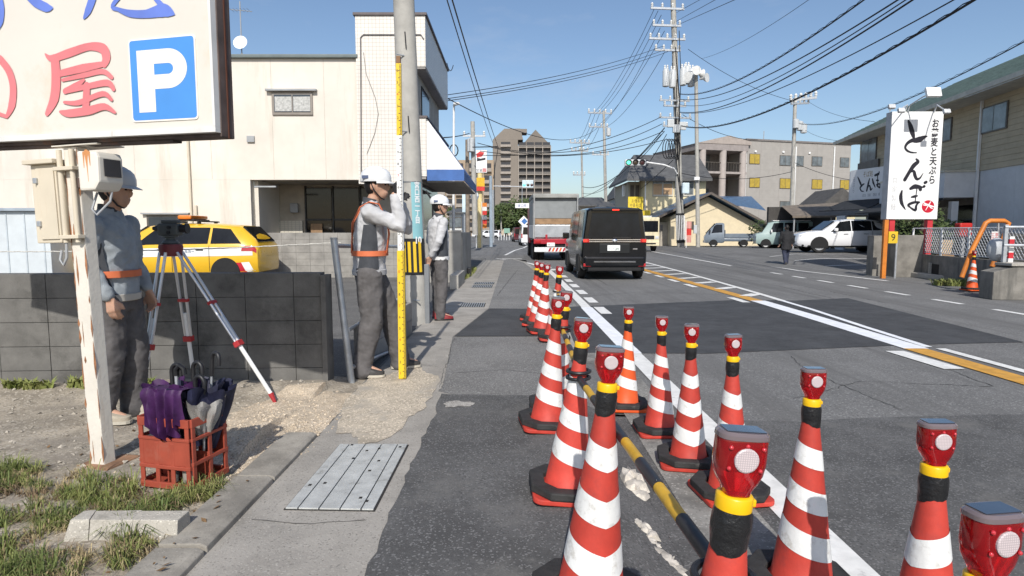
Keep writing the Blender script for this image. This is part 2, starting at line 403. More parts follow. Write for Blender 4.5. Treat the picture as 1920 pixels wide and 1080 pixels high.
def crack(pts, z, wd=.007, seed=0):
    P_=[]
    for (xa,ya),(xb,yb_) in zip(pts,pts[1:]):
        n=max(4,int(math.hypot(xb-xa,yb_-ya)/.07))
        for k in range(n):
            t_=k/n; P_.append((xa+(xb-xa)*t_+.035*noise.noise(Vector((k*.7,seed,xa))), ya+(yb_-ya)*t_+.035*noise.noise(Vector((seed,k*.7,ya)))))
    line('road_crack', P_, [wd*(.5+abs(noise.noise(Vector((i_*.5,seed,1))))) for i_ in range(len(P_))], z, M('crack fill',(.055,.053,.05),.9,var=.2))
crack([(1.7,13.4),(2.9,14.2),(4.3,13.9)],.004,.02,1); crack([(2.4,5.1),(3.3,5.7),(4.4,5.5),(4.6,6.9)],.004,.010,2); crack([(3.1,4.75),(3.0,6.2),(3.2,6.95)],.004,.010,3); crack([(6.2,4.0),(6.6,9),(6.9,16)],.004,.022,4); crack([(7.4,12),(7.6,18),(7.9,26)],.004,.025,5); crack([(2.5,16),(2.6,24)],.004,.025,6); crack([(-.55,5.6),(-.1,5.75),(.4,5.55)],SW+.003,.008,7); crack([(-.3,12.5),(-.1,16),(.2,21)],SW+.003,.015,8); crack([(-.72,7.5),(-.66,6.2),(-.61,5.0)],SW+.0075,.006,9); crack([(5.6,5.3),(7.2,6.1),(8.5,6.0)],.004,.012,10)
crack([(-1.25,5.9),(-.9,5.95),(-.66,5.85)],SW+.0075,.008,11); crack([(-1.2,2.7),(-.9,2.66),(-.6,2.72)],SW+.0075,.006,12)
# dirt lot on the near side: one lumpy sheet
def height(x, y):
    h = .125 + .018*noise.noise(Vector((x*1.3,y*1.3,0))) + .012*noise.noise(Vector((x*5,y*5,2)))
    h += .05*math.exp(-((x+1.55)**2/.1+(y-3.75)**2/.12))*(1+.6*noise.noise(Vector((x*9,y*9,1))))
    h += .05*math.exp(-((y-4.95)**2/.05))
    if x > -1.55: h = min(h, .12 - (x+1.55)*.1)
    return h
lot = MB(); nx, ny = 90, 120
xs = [-5.6 + i*(4.32/nx) for i in range(nx+1)]; yy = [-1.5 + j*(6.9/ny) for j in range(ny+1)]
lot.add([(x,y,height(x,y)) for y in yy for x in xs], [(j*(nx+1)+i, j*(nx+1)+i+1, (j+1)*(nx+1)+i+1, (j+1)*(nx+1)+i) for j in range(ny) for i in range(nx)])
struct('dirt_lot', lot, gravelm, smooth=True, fix=False)
sp = MB(); nx2, ny2 = 60, 70
def sandh(x, y):
    d = ((x+1.52)/.52)**2 + ((y-4.05)/.88)**2
    k = 1.0 + .35*noise.noise(Vector((x*3,y*3,5)))
    return height(x,y) + .028*(k - d) + .008*noise.noise(Vector((x*14,y*14,0)))
pts = [(-2.25+i*1.0/nx2, 3.05+j*1.95/ny2) for j in range(ny2+1) for i in range(nx2+1)]
sp.add([(x,y,sandh(x,y)) for x,y in pts], [(j*(nx2+1)+i, j*(nx2+1)+i+1, (j+1)*(nx2+1)+i+1, (j+1)*(nx2+1)+i) for j in range(ny2) for i in range(nx2)])
so = struct('sand_spread', sp, sandm, smooth=True, fix=False)
struct('yard_paving', MB().box(-30, -1.275, 5.55, 30, -.04, .085), M('yard asphalt', (.13,.126,.12), .92, var=.2, scale=1, speck=.1, sscale=90, bump=.3))
# lip kerb of the lot
lk = struct('lot_kerb', MB().box(-1.44,-1.43,-1.3,-1.29,.02,.03), concrete2)
for i in range(7):
    y0 = -1.2 + i*.72
    m = MB(); z = .142 + .004*math.sin(i*3)
    m.prism([(-1.45,.02),(-1.245,.02),(-1.25,z-.012),(-1.275,z),(-1.45,z)], frame((0,y0+.003,0),(1,0,0),(0,0,1)), -.70, 0)
    m.build('kerb_stone', M('lot kerb concrete',(.31,.285,.245),.92,var=.25,scale=5,speck=.05,sscale=180,speckcol=(.35,.32,.28),bump=.4,stain=(.2,.185,.16),stainamt=.45,stscale=3), lk, bevel=.006)
# loose stones and grit: nobody could count them
gm = MB()
for i in range(2600):
    x = random.uniform(-4.2,-1.46); y = random.uniform(1.2,5.0)
    if random.random() < .5 and noise.noise(Vector((x*2,y*2,7))) < 0: continue
    s = random.choice([.004,.005,.006,.008,.012,.016]) * random.uniform(.7,1.3); z = height(x,y)
    a = random.random()*6.28; q = Matrix.Rotation(a,3,'Z') @ Matrix.Rotation(random.uniform(-.5,.5),3,'X')
    t = [(1,0,0),(0,1.2,.1),(-.9,.1,0),(0,-1,0),(.1,0,.8)]
    gm.add([Vector((x,y,z+s*.1)) + (q @ Vector(p))*s for p in t], [(0,1,4),(1,2,4),(2,3,4),(3,0,4)])
tag(gm.build('gravel', M('stones', (.40,.36,.30), .9, var=.4, scale=30), fix=False), 'loose pale stones scattered over the dirt lot', 'gravel', kind='stuff')
gm2 = MB()
for i in range(900):
    x = random.gauss(-1.5,.22); y = random.gauss(3.7,.45)
    if x > -1.2: continue
    s = random.uniform(.004,.014); z = max(sandh(x,y), height(x,y))
    t = [(1,0,0),(0,1.2,.1),(-.9,.1,0),(0,-1,0),(.1,0,.8)]; q = Matrix.Rotation(random.random()*6,3,'Z')
    gm2.add([Vector((x,y,z)) + (q @ Vector(p))*s for p in t], [(0,1,4),(1,2,4),(2,3,4),(3,0,4)])
tag(gm2.build('sand_crumbs', sandm, fix=False), 'crumbs of tan sand heaped beside the red crate', 'sand', kind='stuff')
# grass: tufts of bent blades
def grass(n, spots, label, mats, hmin, hmax, per):
    gs = [MB() for _ in mats]
    for i in range(n):
        cx, cy, r1, r2 = random.choice(spots); a = random.random()*6.28; k = math.sqrt(random.random())
        tx = cx + r1*k*math.cos(a); ty = cy + r2*k*math.sin(a)
        if noise.noise(Vector((tx*3.5,ty*3.5,3))) < -.15: continue
        big = random.choice([.5,.7,.8,1.0,1.0,1.4]); g = random.choice(gs)
        for q in range(int(per*random.uniform(.5,1.3))):
            b = random.random()*6.28; off = random.random()**.7*.032*big; x = tx+off*math.cos(b); y = ty+off*math.sin(b)
            if x > -1.46: continue
            b += random.gauss(0,.6); z = height(x,y) - .004; h = random.uniform(hmin,hmax)*big; wd = random.uniform(.0012,.003)
            d = Vector((math.cos(b),math.sin(b),0)); sd_ = Vector((-d.y,d.x,0))*wd; lean = random.uniform(.1,1.9)
            p0 = Vector((x,y,z)); p1 = p0 + Vector((0,0,h*.6)) + d*h*.22*lean; p2 = p0 + Vector((0,0,max(.008,h*(1.0-.45*lean)))) + d*h*.65*lean
            g.add([p0-sd_,p0+sd_,p1+sd_*.8,p1-sd_*.8,p2], [(0,1,2,3),(3,2,4)])
    for g, m_, lb_ in zip(gs, mats, label): tag(g.build('grass', m_, fix=False), lb_, 'grass', kind='stuff')
gr1 = M('grass green', (.15,.19,.045), .7, var=.5, scale=7, col2=(.26,.26,.09))
gr2 = M('grass dry', (.42,.34,.19), .8, var=.3, scale=8, col2=(.30,.235,.125))
gsp = [(-2.35,2.98,.5,.15),(-2.05,2.78,.42,.2),(-1.75,2.75,.28,.25),(-2.35,2.5,.35,.2),(-1.6,2.45,.1,.35),(-2.75,3.1,.35,.12),(-1.95,2.6,.35,.12),(-2.6,2.6,.3,.25),(-1.58,2.9,.12,.2),(-1.9,2.25,.3,.15)]
gr3 = M('grass deep', (.085,.125,.03), .7, var=.5, scale=9, col2=(.15,.17,.05))
grass(420, gsp, ['tufts of short green grass round the sign post and kerb block','darker green grass tufts among the paler ones'], [gr1,gr3], .03, .11, 34)
grass(520, gsp + [(-2.0,2.2,.5,.25),(-1.6,2.1,.12,.3),(-1.7,2.4,.25,.4),(-2.4,2.8,.7,.4)], ['dry straw coloured grass mixed among the green tufts','brown withered grass lying flat between the tufts'], [gr2, M('thatch brown',(.24,.17,.10),.9,var=.3,scale=9)], .015, .07, 26)

lv_=MB()
for k in range(170):
    x=random.uniform(-3.0,-1.3); y=random.uniform(1.9,4.4); z=(height(x,y) if x<-1.46 else .145)+.006; a=random.random()*6.28; l=random.uniform(.008,.022); d=Vector((math.cos(a),math.sin(a),random.uniform(-.3,.3)))*l; e=Vector((-math.sin(a),math.cos(a),random.uniform(-.2,.5)))*l*.5; p=Vector((x,y,z))
    lv_.add([p-d,p+e,p+d,p-e],[(0,1,2,3)])
tag(lv_.build('dead_leaves',M('dead leaf',(.22,.13,.06),.8,var=.4,scale=20),fix=False),'scattered dry brown leaves on the dirt lot','leaves',kind='stuff')
# ------------------------------------------------------------------ walls and posts on the near side
def block_wall(name, label, A, B, z0, z1, th, bl, bh, mat, mm, group=None, cap=False):
    A = Vector(A); B = Vector(B); L_ = (B-A).length; d = (B-A)/L_; rz = math.atan2(d.y, d.x)
    t = thing(name, label, 'wall', (A.x, A.y, z0), rz, group)
    mw = t.matrix_basis
    core = MB().box(.004, L_-.004, .012, th-.012, 0, z1-z0-.006).xf(mw).build('mortar_core', mm, t)
    rows = max(1, round((z1-z0)/bh)); bh = (z1-z0)/rows; cache = {}
    for r in range(rows):
        x = 0.0
        while x < L_ - .02:
            a = max(0, x); b = min(L_, x+bl)
            if b - a > .04:
                e = .0022; pr = random.uniform(-.0012,.0012)
                m = MB().box(a+e, b-e, pr, th-pr, r*bh+e, (r+1)*bh-e); m.xf(mw)
                m.build('block', mat, t, bevel=.003 if z1 > .9 and th > .14 else 0)
            x += bl
    return t
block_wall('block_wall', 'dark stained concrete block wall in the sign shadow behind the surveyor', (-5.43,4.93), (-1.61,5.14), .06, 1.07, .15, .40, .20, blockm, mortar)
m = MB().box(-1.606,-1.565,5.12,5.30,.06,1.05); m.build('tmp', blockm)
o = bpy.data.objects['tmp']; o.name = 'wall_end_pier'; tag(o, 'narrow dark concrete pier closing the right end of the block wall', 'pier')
block_wall('block_wall', 'low grey block footing wall behind the staff holder\'s legs', (-1.42,6.0), (-1.30,7.9), .06, .50, .15, .40, .2, block2, mortar)
block_wall('block_wall', 'pale grey block wall in front of the cream building, seen past the yellow car', (-8.6,17.6), (-3.0,17.65), .05, 1.37, .15, .40, .2, block2, mortar)
struct_w = thing('concrete_wall', 'plain grey concrete wall beyond the far helmeted worker', 'wall', (-2.2,13.4,.08))
MB().box(-2.9,-1.32,15.9,16.05,.05,1.40).build('wall_face', M('panel concrete', (.33,.315,.285), .9, var=.15, scale=2, stain=(.22,.21,.19), stainamt=.4, stscale=1.4, streak=True), struct_w)
MB().box(-1.45,-1.30,16.06,19.5,.05,1.38).build('wall_return', MATS['panel concrete'], struct_w)
MB().box(-2.92,-1.28,15.88,16.08,1.40,1.44).build('coping', concrete2, struct_w)
t = MB().box(-1.42,-1.22,13.9,15.7,.09,.42).build('concrete_block', concrete2, bevel=.015); tag(t, 'low white concrete barrier block on the gutter behind the far worker', 'block')
MB().box(-1.30,-1.20,17.6,18.2,.09,.35).build('black_box', black, bevel=.01); tag(bpy.data.objects['black_box'], 'small black box on the verge by the concrete wall', 'box')
# steel gate rail with leaning pipe posts
t = thing('pipe_gate', 'leaning galvanised pipe post with rail beside the end of the block wall', 'post', G(660,716,.11))
b0 = G(660,716,.11); t0 = P(626,448,b0.y+.05)
MB().cyl(b0-Vector((0,0,.05)), t0, .030, n=16).build('post', steel, t, smooth=True)
MB().cyl(t0-Vector((0,0,.004)), t0+Vector((0,0,.012)), .032, n=16).build('cap', steel, t, smooth=True)
b2 = P(760,470,7.9)
MB().cyl(t0-Vector((.0,0,.06)), P(745,462,7.6), .02, n=10).build('rail', steel, t, smooth=True)
MB().cyl(b0+Vector((-.03,.02,.45)), P(748,560,7.4), .018, n=10).build('rail', steel, t, smooth=True)
MB().cyl(b0+Vector((-.01,.02,.12)), P(752,650,7.2), .018, n=10).build('rail', steel, t, smooth=True)
gp = Vector((-1.40,7.75,.1)); g2 = thing('gate_post', 'upright blue-grey pipe post against the near utility pole', 'post', gp)
MB().cyl(gp, gp+Vector((0,0,1.35)), .045, n=14).build('post', M('blue grey paint', (.16,.19,.23), .5, var=.15), g2, smooth=True)
MB().cyl(gp+Vector((0,0,1.35)), gp+Vector((0,0,1.365)), .05, n=14).build('cap', steel, g2)
for zz in (.4,.75,1.1): MB().cyl(gp+Vector((0,0,zz)), gp+Vector((0,0,zz+.04)), .052, n=14).build('hinge', black, g2)
# rope stretched across the yard
rp = [P(-20,474,4.95) + (P(745,452,8.3)-P(-20,474,4.95))*(i/40) + Vector((0,0,-.05*math.sin(math.pi*i/40)+.004*(i%2))) for i in range(41)]
rp = [P(-20,472,6.3) + (P(640,455,6.3)-P(-20,472,6.3))*(i/60) + Vector((0,0,-.03*math.sin(math.pi*i/60)+.003*(i%2))) for i in range(61)]
tag(MB().tube(rp, .006, 5).build('rope', M('rope', (.6,.58,.53), .9, var=.2, scale=40), smooth=True), 'thin black and white rope stretched above the block wall', 'rope')

# near utility pole
ub = Vector((X(781,8.75,.1),8.75,.08)); ut = P(757,0,8.75); dirp = (ut-ub)
t = thing('utility_pole', 'thick pale concrete utility pole beside the staff holder', 'utility pole', ub)
pl = ub + dirp*2.1
MB().tube([ub+dirp*(2.1*i/12) for i in range(13)], [.168-.05*i/12 for i in range(13)], 28).build('shaft', poleconc, t, smooth=True)
def onpole(py, ang, r=.16):
    z = Zh(py, 8.75); k = (z-ub.z)/dirp.z; c = ub+dirp*k; rr = .168-.05*k/2.1
    return c, rr
def wrap(name, py0, py1, a0, a1, mat, par, off=.004, n=18):
    c0, r0 = onpole(py1,0); c1, r1 = onpole(py0,0); m = MB(); vs = []
    for c, r in ((c0,r0),(c1,r1)):
        for ro in (off, off-.0035):
            for i in range(n+1):
                a = R(a0+(a1-a0)*i/n); vs.append(c+Vector((math.cos(a),math.sin(a),0))*(r+ro))
    n1 = n+1
    fs = [(i,i+1,2*n1+i+1,2*n1+i) for i in range(n)] + [(n1+i,3*n1+i,3*n1+i+1,n1+i+1) for i in range(n)]
    fs += [(i,n1+i,n1+i+1,i+1) for i in range(n)] + [(2*n1+i,2*n1+i+1,3*n1+i+1,3*n1+i) for i in range(n)]
    m.add(vs, fs); return m.build(name, mat, par, smooth=True)
gd = wrap('hazard_plate', 447, 514, 195, 345, black, t, .006)
for k in (232,258,284,310): wrap('stripe', 453, 509, k-7, k+7, M('hazard yellow', (.72,.47,.02), .5, var=.06), gd, .010, 4)
pt = wrap('address_plate', 343, 471, 278, 335, M('address teal', (.23,.46,.50), .5, var=.05), t, .005)
def text_obj(s, m, h, mat, parent, name='lettering', ext=.001, bold=0, sx=1.0, wmax=None, align='CENTER', ls=1.0):
    c = bpy.data.curves.new('txt', 'FONT'); c.body = s; c.align_x = align; c.align_y = 'CENTER'; c.size = 1; c.extrude = ext/h if h else ext; c.offset = bold; c.space_line = ls
    c.resolution_u = 3
    o = bpy.data.objects.new('txt', c); C.objects.link(o); dg = bpy.context.evaluated_depsgraph_get()
    me = bpy.data.meshes.new_from_object(o.evaluated_get(dg)); bpy.data.objects.remove(o); bpy.data.curves.remove(c)
    xs_ = [v.co.x for v in me.vertices]; ys_ = [v.co.y for v in me.vertices]
    if not xs_: return None
    sc = h / (max(ys_)-min(ys_)); kx_ = sc*sx
    if wmax: kx_ = wmax/(max(xs_)-min(xs_))
    cx, cy = (max(xs_)+min(xs_))/2, (max(ys_)+min(ys_))/2
    me.transform(m @ Matrix.Diagonal((kx_, sc, sc, 1)) @ Matrix.Translation((-cx,-cy,0)))
    return link(name, me, mat, parent)
white_ink = M('white ink', (.8,.8,.8), .5, var=.02); ink = M('ink', (.015,.014,.022), .5, var=.1)
a = R(306); c_, r_ = onpole(390,0)
fo = c_+Vector((math.cos(a),math.sin(a),0))*(r_+.0065)
text_obj('宮\n口\n西\n一\n丁\n目', frame(fo+Vector((0,0,.07)), (-math.sin(a),math.cos(a),0), dirp), .58, white_ink, pt, wmax=.078, bold=.02, ls=.95)
c_, r_ = onpole(450,0); fo = c_+Vector((math.cos(a),math.sin(a),0))*(r_+.0065)
text_obj('10', frame(fo, (-math.sin(a),math.cos(a),0), dirp), .10, white_ink, pt, wmax=.09, bold=.03)
for py in (341,455,475):
    wrap('strap', py, py+3, 0, 359.9, M('steel strap', (.3,.3,.3), .4, metal=.6), t, .003, 30)
for i,py in enumerate((80,235)):
    c, r = onpole(py,0); MB().cyl(c+Vector((.02,-r,.10)), c+Vector((.035,-r-.015,-.12)), .008, n=8).build('step_bolt', black, t)
for py in (110,250,560):
    c, r = onpole(py,0); MB().cyl(c+Vector((.0,-r,0)), c+Vector((-.09*(1 if py<300 else -1),-r-.07,0)), .009, n=8).build('step_bolt', steel, t)
MB().box(ub.x+.13,ub.x+.20,8.66,8.74,.09,.95).build('cable_guard', M('guard grey',(.2,.21,.22),.5), t, bevel=.01)
# ------------------------------------------------------------------ big sign box on its post
SY = 3.42; sr = Vector((X(404,3.04,2.0),3.04,0)); sdir = Vector((-.970,.243,0)); snorm = Vector((-.243,-.970,0))
zb = 1.42 + (433-251)/FPX*3.03
sign_t = thing('signboard', 'large weathered parking signboard on a rusty cream post with red and blue brush lettering', 'sign', (-2.27,3.35,.1))
SM = frame(sr+Vector((0,0,zb)), -sdir, (0,0,1))          # x to the right (negative = left), y up, z toward the viewer
signface = M('sign face', (.67,.63,.56), .45, var=.04, scale=1.2, stain=(.62,.55,.45), stainamt=.35, stscale=2)
sframe = M('sign frame white', (.72,.71,.68), .45, var=.08, scale=5, stain=(.45,.40,.34), stainamt=.25, stscale=6, streak=True)
rusty = M('rusty bronze', (.115,.085,.075), .7, var=.3, scale=5, stain=(.20,.075,.03), stainamt=.4, stscale=4, streak=True)
MB().mbox(SM,-2.6,-.012,.03,1.55,-.02,-.004).build('panel', signface, sign_t)
fr = MB()
fr.mbox(SM,-2.62,0,0,.028,-.03,.006); fr.mbox(SM,-.014,0,.0285,1.6,-.03,.006)
fr.build('frame', sframe, sign_t)
MB().mbox(SM,-2.62,.005,-.018,1.62,-.125,-.031).build('casing', rusty, sign_t, bevel=.004)
MB().mbox(SM,.0055,.010,-.02,1.62,-.085,-.077).build('casing_seam', M('rust seam', (.10,.035,.02), .9), sign_t)
MB().mbox(SM,-2.0,-.30,-.03,-.0185,-.11,-.05).build('bottom_channel', rusty, sign_t)
def sgn(px, py):                                          # picture position -> sign plane coordinates
    o = SM.translation; n = SM.to_3x3() @ Vector((0,0,1)); d = ray(px,py); c = Vector((0,0,HC))
    t_ = (o-c).dot(n)/d.dot(n); q = SM.inverted() @ (c+d*t_); return q.x, q.y
def strokes(name, lst, mat, parent, mtx, conv, d0=.0004, wk=1.0, part_each=False):
    obs = []; mb = MB()
    for si, st in enumerate(lst):
        pts = [Vector(conv(x, y)) for x, y, w_ in st]; ws = [w_*wk for _,_,w_ in st]
        # resample with Catmull-Rom
        P_ = []; W_ = []
        for i in range(len(pts)-1):
            p0 = pts[max(i-1,0)]; p1 = pts[i]; p2 = pts[i+1]; p3 = pts[min(i+2,len(pts)-1)]
            for k in range(5):
                s = k/5; P_.append(.5*((2*p1)+(p2-p0)*s+(2*p0-5*p1+4*p2-p3)*s*s+(3*p1-p0-3*p2+p3)*s**3)); W_.append(ws[i]+(ws[i+1]-ws[i])*s)
        P_.append(pts[-1]); W_.append(ws[-1])
        dz = d0 + si*.00025; n = len(P_); L1 = []; R1 = []
        for i in range(n):
            tt = P_[min(i+1,n-1)]-P_[max(i-1,0)]; tt = tt.normalized() if tt.length > 1e-9 else Vector((1,0)); nn = Vector((-tt.y,tt.x))
            L1.append(P_[i]+nn*W_[i]/2); R1.append(P_[i]-nn*W_[i]/2)
        vs = [mtx @ Vector((p.x,p.y,dz)) for p in L1] + [mtx @ Vector((p.x,p.y,dz+.00006*0)) for p in R1]
        mb.add(vs, [(i,i+1,n+i+1,n+i) for i in range(n-1)])
        for e_, pp, ww in ((0,P_[0],W_[0]),(1,P_[-1],W_[-1])):
            k = 10; cs = [mtx @ Vector((pp.x+ww/2*math.cos(6.2832*j/k), pp.y+ww/2*math.sin(6.2832*j/k), dz-.0001)) for j in range(k)]
            mb.add(cs, [tuple(range(k))])
    return mb.build(name, mat, parent, fix=False)
z1 = lambda x, y: sgn(x/2.7, y/2.7)
red_ink = M('faded red ink', (.68,.20,.21), .5, var=.08, scale=3); blue_ink = M('blue ink', (.13,.20,.58), .5, var=.1, scale=4)
k1 = 3.1/FPX/2.7
strokes('red_lettering', [
 [(228,272,6),(262,296,36),(350,268,44),(450,236,38),(520,246,52),(538,290,52),(528,325,36)],
 [(305,372,34),(420,345,42),(535,322,24)],
 [(278,300,54),(284,400,60),(274,500,58),(238,576,26)],
 [(318,405,18),(430,380,26),(520,362,28),(566,392,22)],
 [(425,405,16),(380,438,36),(330,462,30)],[(340,462,22),(450,436,30),(545,420,34),(576,452,22)],
 [(440,435,42),(438,500,44),(434,560,46)],
 [(326,518,14),(400,520,28),(520,475,28),(566,505,18)],
 [(306,566,14),(350,574,40),(450,560,44),(530,540,34),(584,570,14)]], red_ink, sign_t, SM, z1, wk=k1)
strokes('red_lettering', [[(0,298,40),(45,360,44),(66,440,46),(60,530,48),(34,592,18)],[(-10,575,22),(32,590,20)],[(-60,300,40),(0,298,40)]], red_ink, sign_t, SM, z1, wk=k1)
for blu in ([[(-10,-40,40),(5,40,44),(2,110,36),(-20,160,10)]],[[(120,-40,30),(180,10,50),(235,38,46),(262,40,16)]],
 [[(480,-60,44),(465,0,46),(445,55,40),(425,92,12)]],[[(640,-60,30),(570,28,22),(600,48,20),(660,68,36),(740,70,40),(820,52,66),(855,60,50),(882,72,8)],[(760,-40,20),(820,30,30)]]):
    strokes('blue_lettering', blu, blue_ink, sign_t, SM, z1, wk=k1)
c0 = [sgn(245,79), sgn(362,68), sgn(368,219), sgn(250,225)]
def rrect(x0,x1,y0,y1,r,n=5):
    out = []
    for cx,cy,a0 in ((x1-r,y1-r,0),(x0+r,y1-r,90),(x0+r,y0+r,180),(x1-r,y0+r,270)):
        for i in range(n+1): a=R(a0+90*i/n); out.append((cx+r*math.cos(a),cy+r*math.sin(a)))
    return out
px0 = (c0[0][0]+c0[3][0])/2; px1 = (c0[1][0]+c0[2][0])/2; py1_ = (c0[0][1]+c0[1][1])/2; py0_ = (c0[2][1]+c0[3][1])/2
pbk = MB().prism(rrect(px0-.012,px1+.012,py0_-.012,py1_+.012,.02), SM, -.004, .0004).build('parking_badge', M('badge rim',(.8,.76,.68),.5,var=.03), sign_t)
MB().prism(rrect(px0-.004,px1+.004,py0_-.004,py1_+.004,.016), SM, .0005, .0009).build('badge_face', M('parking blue',(.075,.27,.66),.5,var=.05), pbk)
Wd = px1-px0; Hd = py1_-py0_; pm = MB()
bx0 = px0+.10*Wd; st = .27*Wd; y0_ = py0_+.09*Hd; yt_ = py1_-.12*Hd
bowl_h = .50*Hd; ro = bowl_h/2; ri_y = ro-.21*Hd*.86; cxb = bx0+st+.22*Wd; cyb = yt_-ro
pm.prism([(bx0,y0_),(bx0+st,y0_),(bx0+st,yt_),(bx0,yt_)], SM, .0009, .0014)
outer = [(bx0+st,yt_),(cxb,yt_)]+[(cxb+.30*Wd*math.cos(R(a)),cyb+ro*math.sin(R(a))) for a in range(80,-91,-10)]+[(bx0+st,yt_-bowl_h)]
inner = [(bx0+st,cyb+ri_y),(cxb,cyb+ri_y)]+[(cxb+.085*Wd*math.cos(R(a)),cyb+ri_y*math.sin(R(a))) for a in range(80,-91,-10)]+[(bx0+st,cyb-ri_y)]
n_ = len(outer); pm.add([SM @ Vector((x,y,.0014)) for x,y in outer]+[SM @ Vector((x,y,.0014)) for x,y in inner], [(i,i+1,n_+i+1,n_+i) for i in range(n_-1)])
pm.build('letter', M('letter cream',(.80,.75,.64),.5,var=.03), pbk)
# post with rust
rustpost = M('rusty cream paint', (.67,.63,.555), .6, var=.08, scale=3, stain=(.55,.44,.33), stainamt=.2, stscale=7, streak=True, bump=.25, bscale=40)
PM = frame(Vector((-2.30,3.30,.08)), (-sdir)+Vector((0,0,.028)), (0,0,1))
MB().mbox(PM,-.046,.046,-.02,zb-.115,-.075,0).build('post', rustpost, sign_t, bevel=.005)
rs_=M('post rust',(.33,.15,.07),.9,var=.3,scale=25)
for xe,seed_ in ((-.043,1),(.043,5),(-.02,9)):
    rr_=random.Random(seed_); y_=.06
    while y_ < zb-.2:
        l_=rr_.uniform(.04,.22); strokes('rust_streak',[[(xe,y_,.001),(xe+rr_.uniform(-.002,.002),y_+l_*.4,rr_.uniform(.006,.018)),(xe,y_+l_,.001)]],rs_,sign_t,PM,lambda x,y:(x,y),d0=.0006); y_+=l_+rr_.uniform(.01,.10 if abs(xe)>.03 else .5)
MB().mbox(PM,-.12,.12,-.02,.05,-.18,.05).build('footing', M('rust footing',(.30,.17,.10),.9,var=.3,scale=8), sign_t, bevel=.02)
MB().mbox(PM,-.10,.20,zb-.112,zb-.106,-.15,.02).build('bracket', rustpost, sign_t)
MB().mbox(PM,-.05,.10,zb-.099,zb-.11+.0,-.10,-.02).build('bracket', rusty, sign_t)
# meter box and conduit on the post
bxm = M('box cream', (.62,.55,.43), .55, var=.06, stain=(.45,.33,.22), stainamt=.2, stscale=4, streak=True)
mb_ = MB().mbox(PM,-.255,-.085,zb-.62,zb-.20,-.13,.02).build('meter_box', bxm, sign_t, bevel=.006)
MB().mbox(PM,-.275,-.07,zb-.199,zb-.175,-.15,.05).build('hood', bxm, mb_, bevel=.004)
MB().mbox(PM,-.215,-.095,zb-.60,zb-.22,.0205,.028).build('lid', bxm, mb_, bevel=.003)
for zz in (.27,.50): MB().mbox(PM,-.225,-.20,zb-zz-.03,zb-zz,.0285,.040).build('hinge', steel, mb_, bevel=.003)
for i,xx in enumerate((-.052,.03)):
    MB().tube([PM @ Vector((xx,zb-.13,.02)),PM @ Vector((xx,zb-.45,.022)),PM @ Vector((xx,zb-.62,.022))], .014, 10).build('conduit', bxm, sign_t, smooth=True)
MB().mbox(PM,-.075,.055,zb-.24,zb-.22,.001,.045).build('clamp', bxm, sign_t, bevel=.003)
MB().mbox(PM,-.075,.055,zb-.60,zb-.58,.001,.045).build('clamp', bxm, sign_t, bevel=.003)
cab = [PM @ Vector(p) for p in ((-.052,zb-.62,.022),(-.055,zb-.70,.025),(-.075,zb-.74,.03),(-.095,zb-.71,.03),(-.09,zb-.66,.02))]
MB().tube(cab, .007, 8).build('loose_cable', grey, sign_t, smooth=True)
# white lamp housing with rust streak
lm = M('lamp housing', (.72,.68,.60), .4, var=.05); ls_ = MB()
prof = [(-.075,-.12),(.06,-.12),(.10,-.06),(.10,.09),(.075,.12),(-.075,.12)]
lb = thing('floodlight_housing', 'boxy cream floodlight housing with a rust streak, fixed to the sign post', 'floodlight', PM @ Vector((.18,zb-.36,0)))
LMx = PM @ Matrix.Translation((.195,zb-.25,.05))
MB().prism([(-.075,-.105),(.025,-.105),(.055,-.065),(.06,.06),(.05,.09),(-.075,.10)], LMx, -.13, .02).build('body', lm, lb, bevel=.012)
MB().mbox(LMx,.0605,.064,-.035,.055,-.11,-.01).build('lens', M('lens dark',(.05,.05,.055),.2), lb)
strokes('rust_streak', [[(-.012,.088,.03),(-.013,.055,.016),(-.012,.01,.006),(-.011,-.06,.002)],[(-.03,.088,.012),(-.032,.01,.003)],[(.006,.088,.014),(.008,.02,.003)]], M('rust streak',(.62,.27,.10),.8,var=.2), lb, LMx, lambda x,y:(x,y), d0=.0206)
MB().tube([LMx @ Vector(p) for p in ((-.05,-.11,-.06),(-.06,-.2,-.03),(-.02,-.23,-.02),(.03,-.16,-.06),(.035,-.11,-.07))], .006, 8).build('cable', grey, lb, smooth=True)
MB().mbox(LMx,-.16,-.0755,-.08,-.03,-.10,-.04).build('arm', rusty, lb)

# ------------------------------------------------------------------ traffic cones with warning lights
cone_red = M('cone red', (.56,.055,.036), .6, var=.16, scale=6, stain=(.40,.05,.04), stainamt=.45, stscale=8, bump=.12, rand=.16)
cone_orange = M('cone orange', (.72,.10,.02), .55, var=.12, scale=6)
refl = M('reflective white', (.76,.76,.74), .4, var=.05, scale=12, stain=(.50,.48,.44), stainamt=.42, stscale=17, bump=.25, bscale=45, rand=.12)
tape = M('black tape', (.016,.016,.017), .3, var=.2, bump=.6, bscale=35)
collar_y = M('collar yellow', (.80,.47,.005), .35, var=.05)
lens_red = M('lamp lens red', (.66,.012,.018), .06, var=.1, trans=.72, coat=.8, ior=1.3)
clearp = M('clear cap', (.30,.24,.25), .08, var=.1, trans=.5, coat=.6)
solar = M('solar cell', (.03,.035,.05), .15, var=.3, coat=1)
discm = M_tiles('reflector disc', (.58,.50,.50), (.40,.34,.35), .0042, .0042, lw=.3)
ledm = M('led dot', (.55,.03,.04), .08, coat=1)
def cone_r(z): return .117 + (.032-.117)*(z-.045)/(.70-.045)
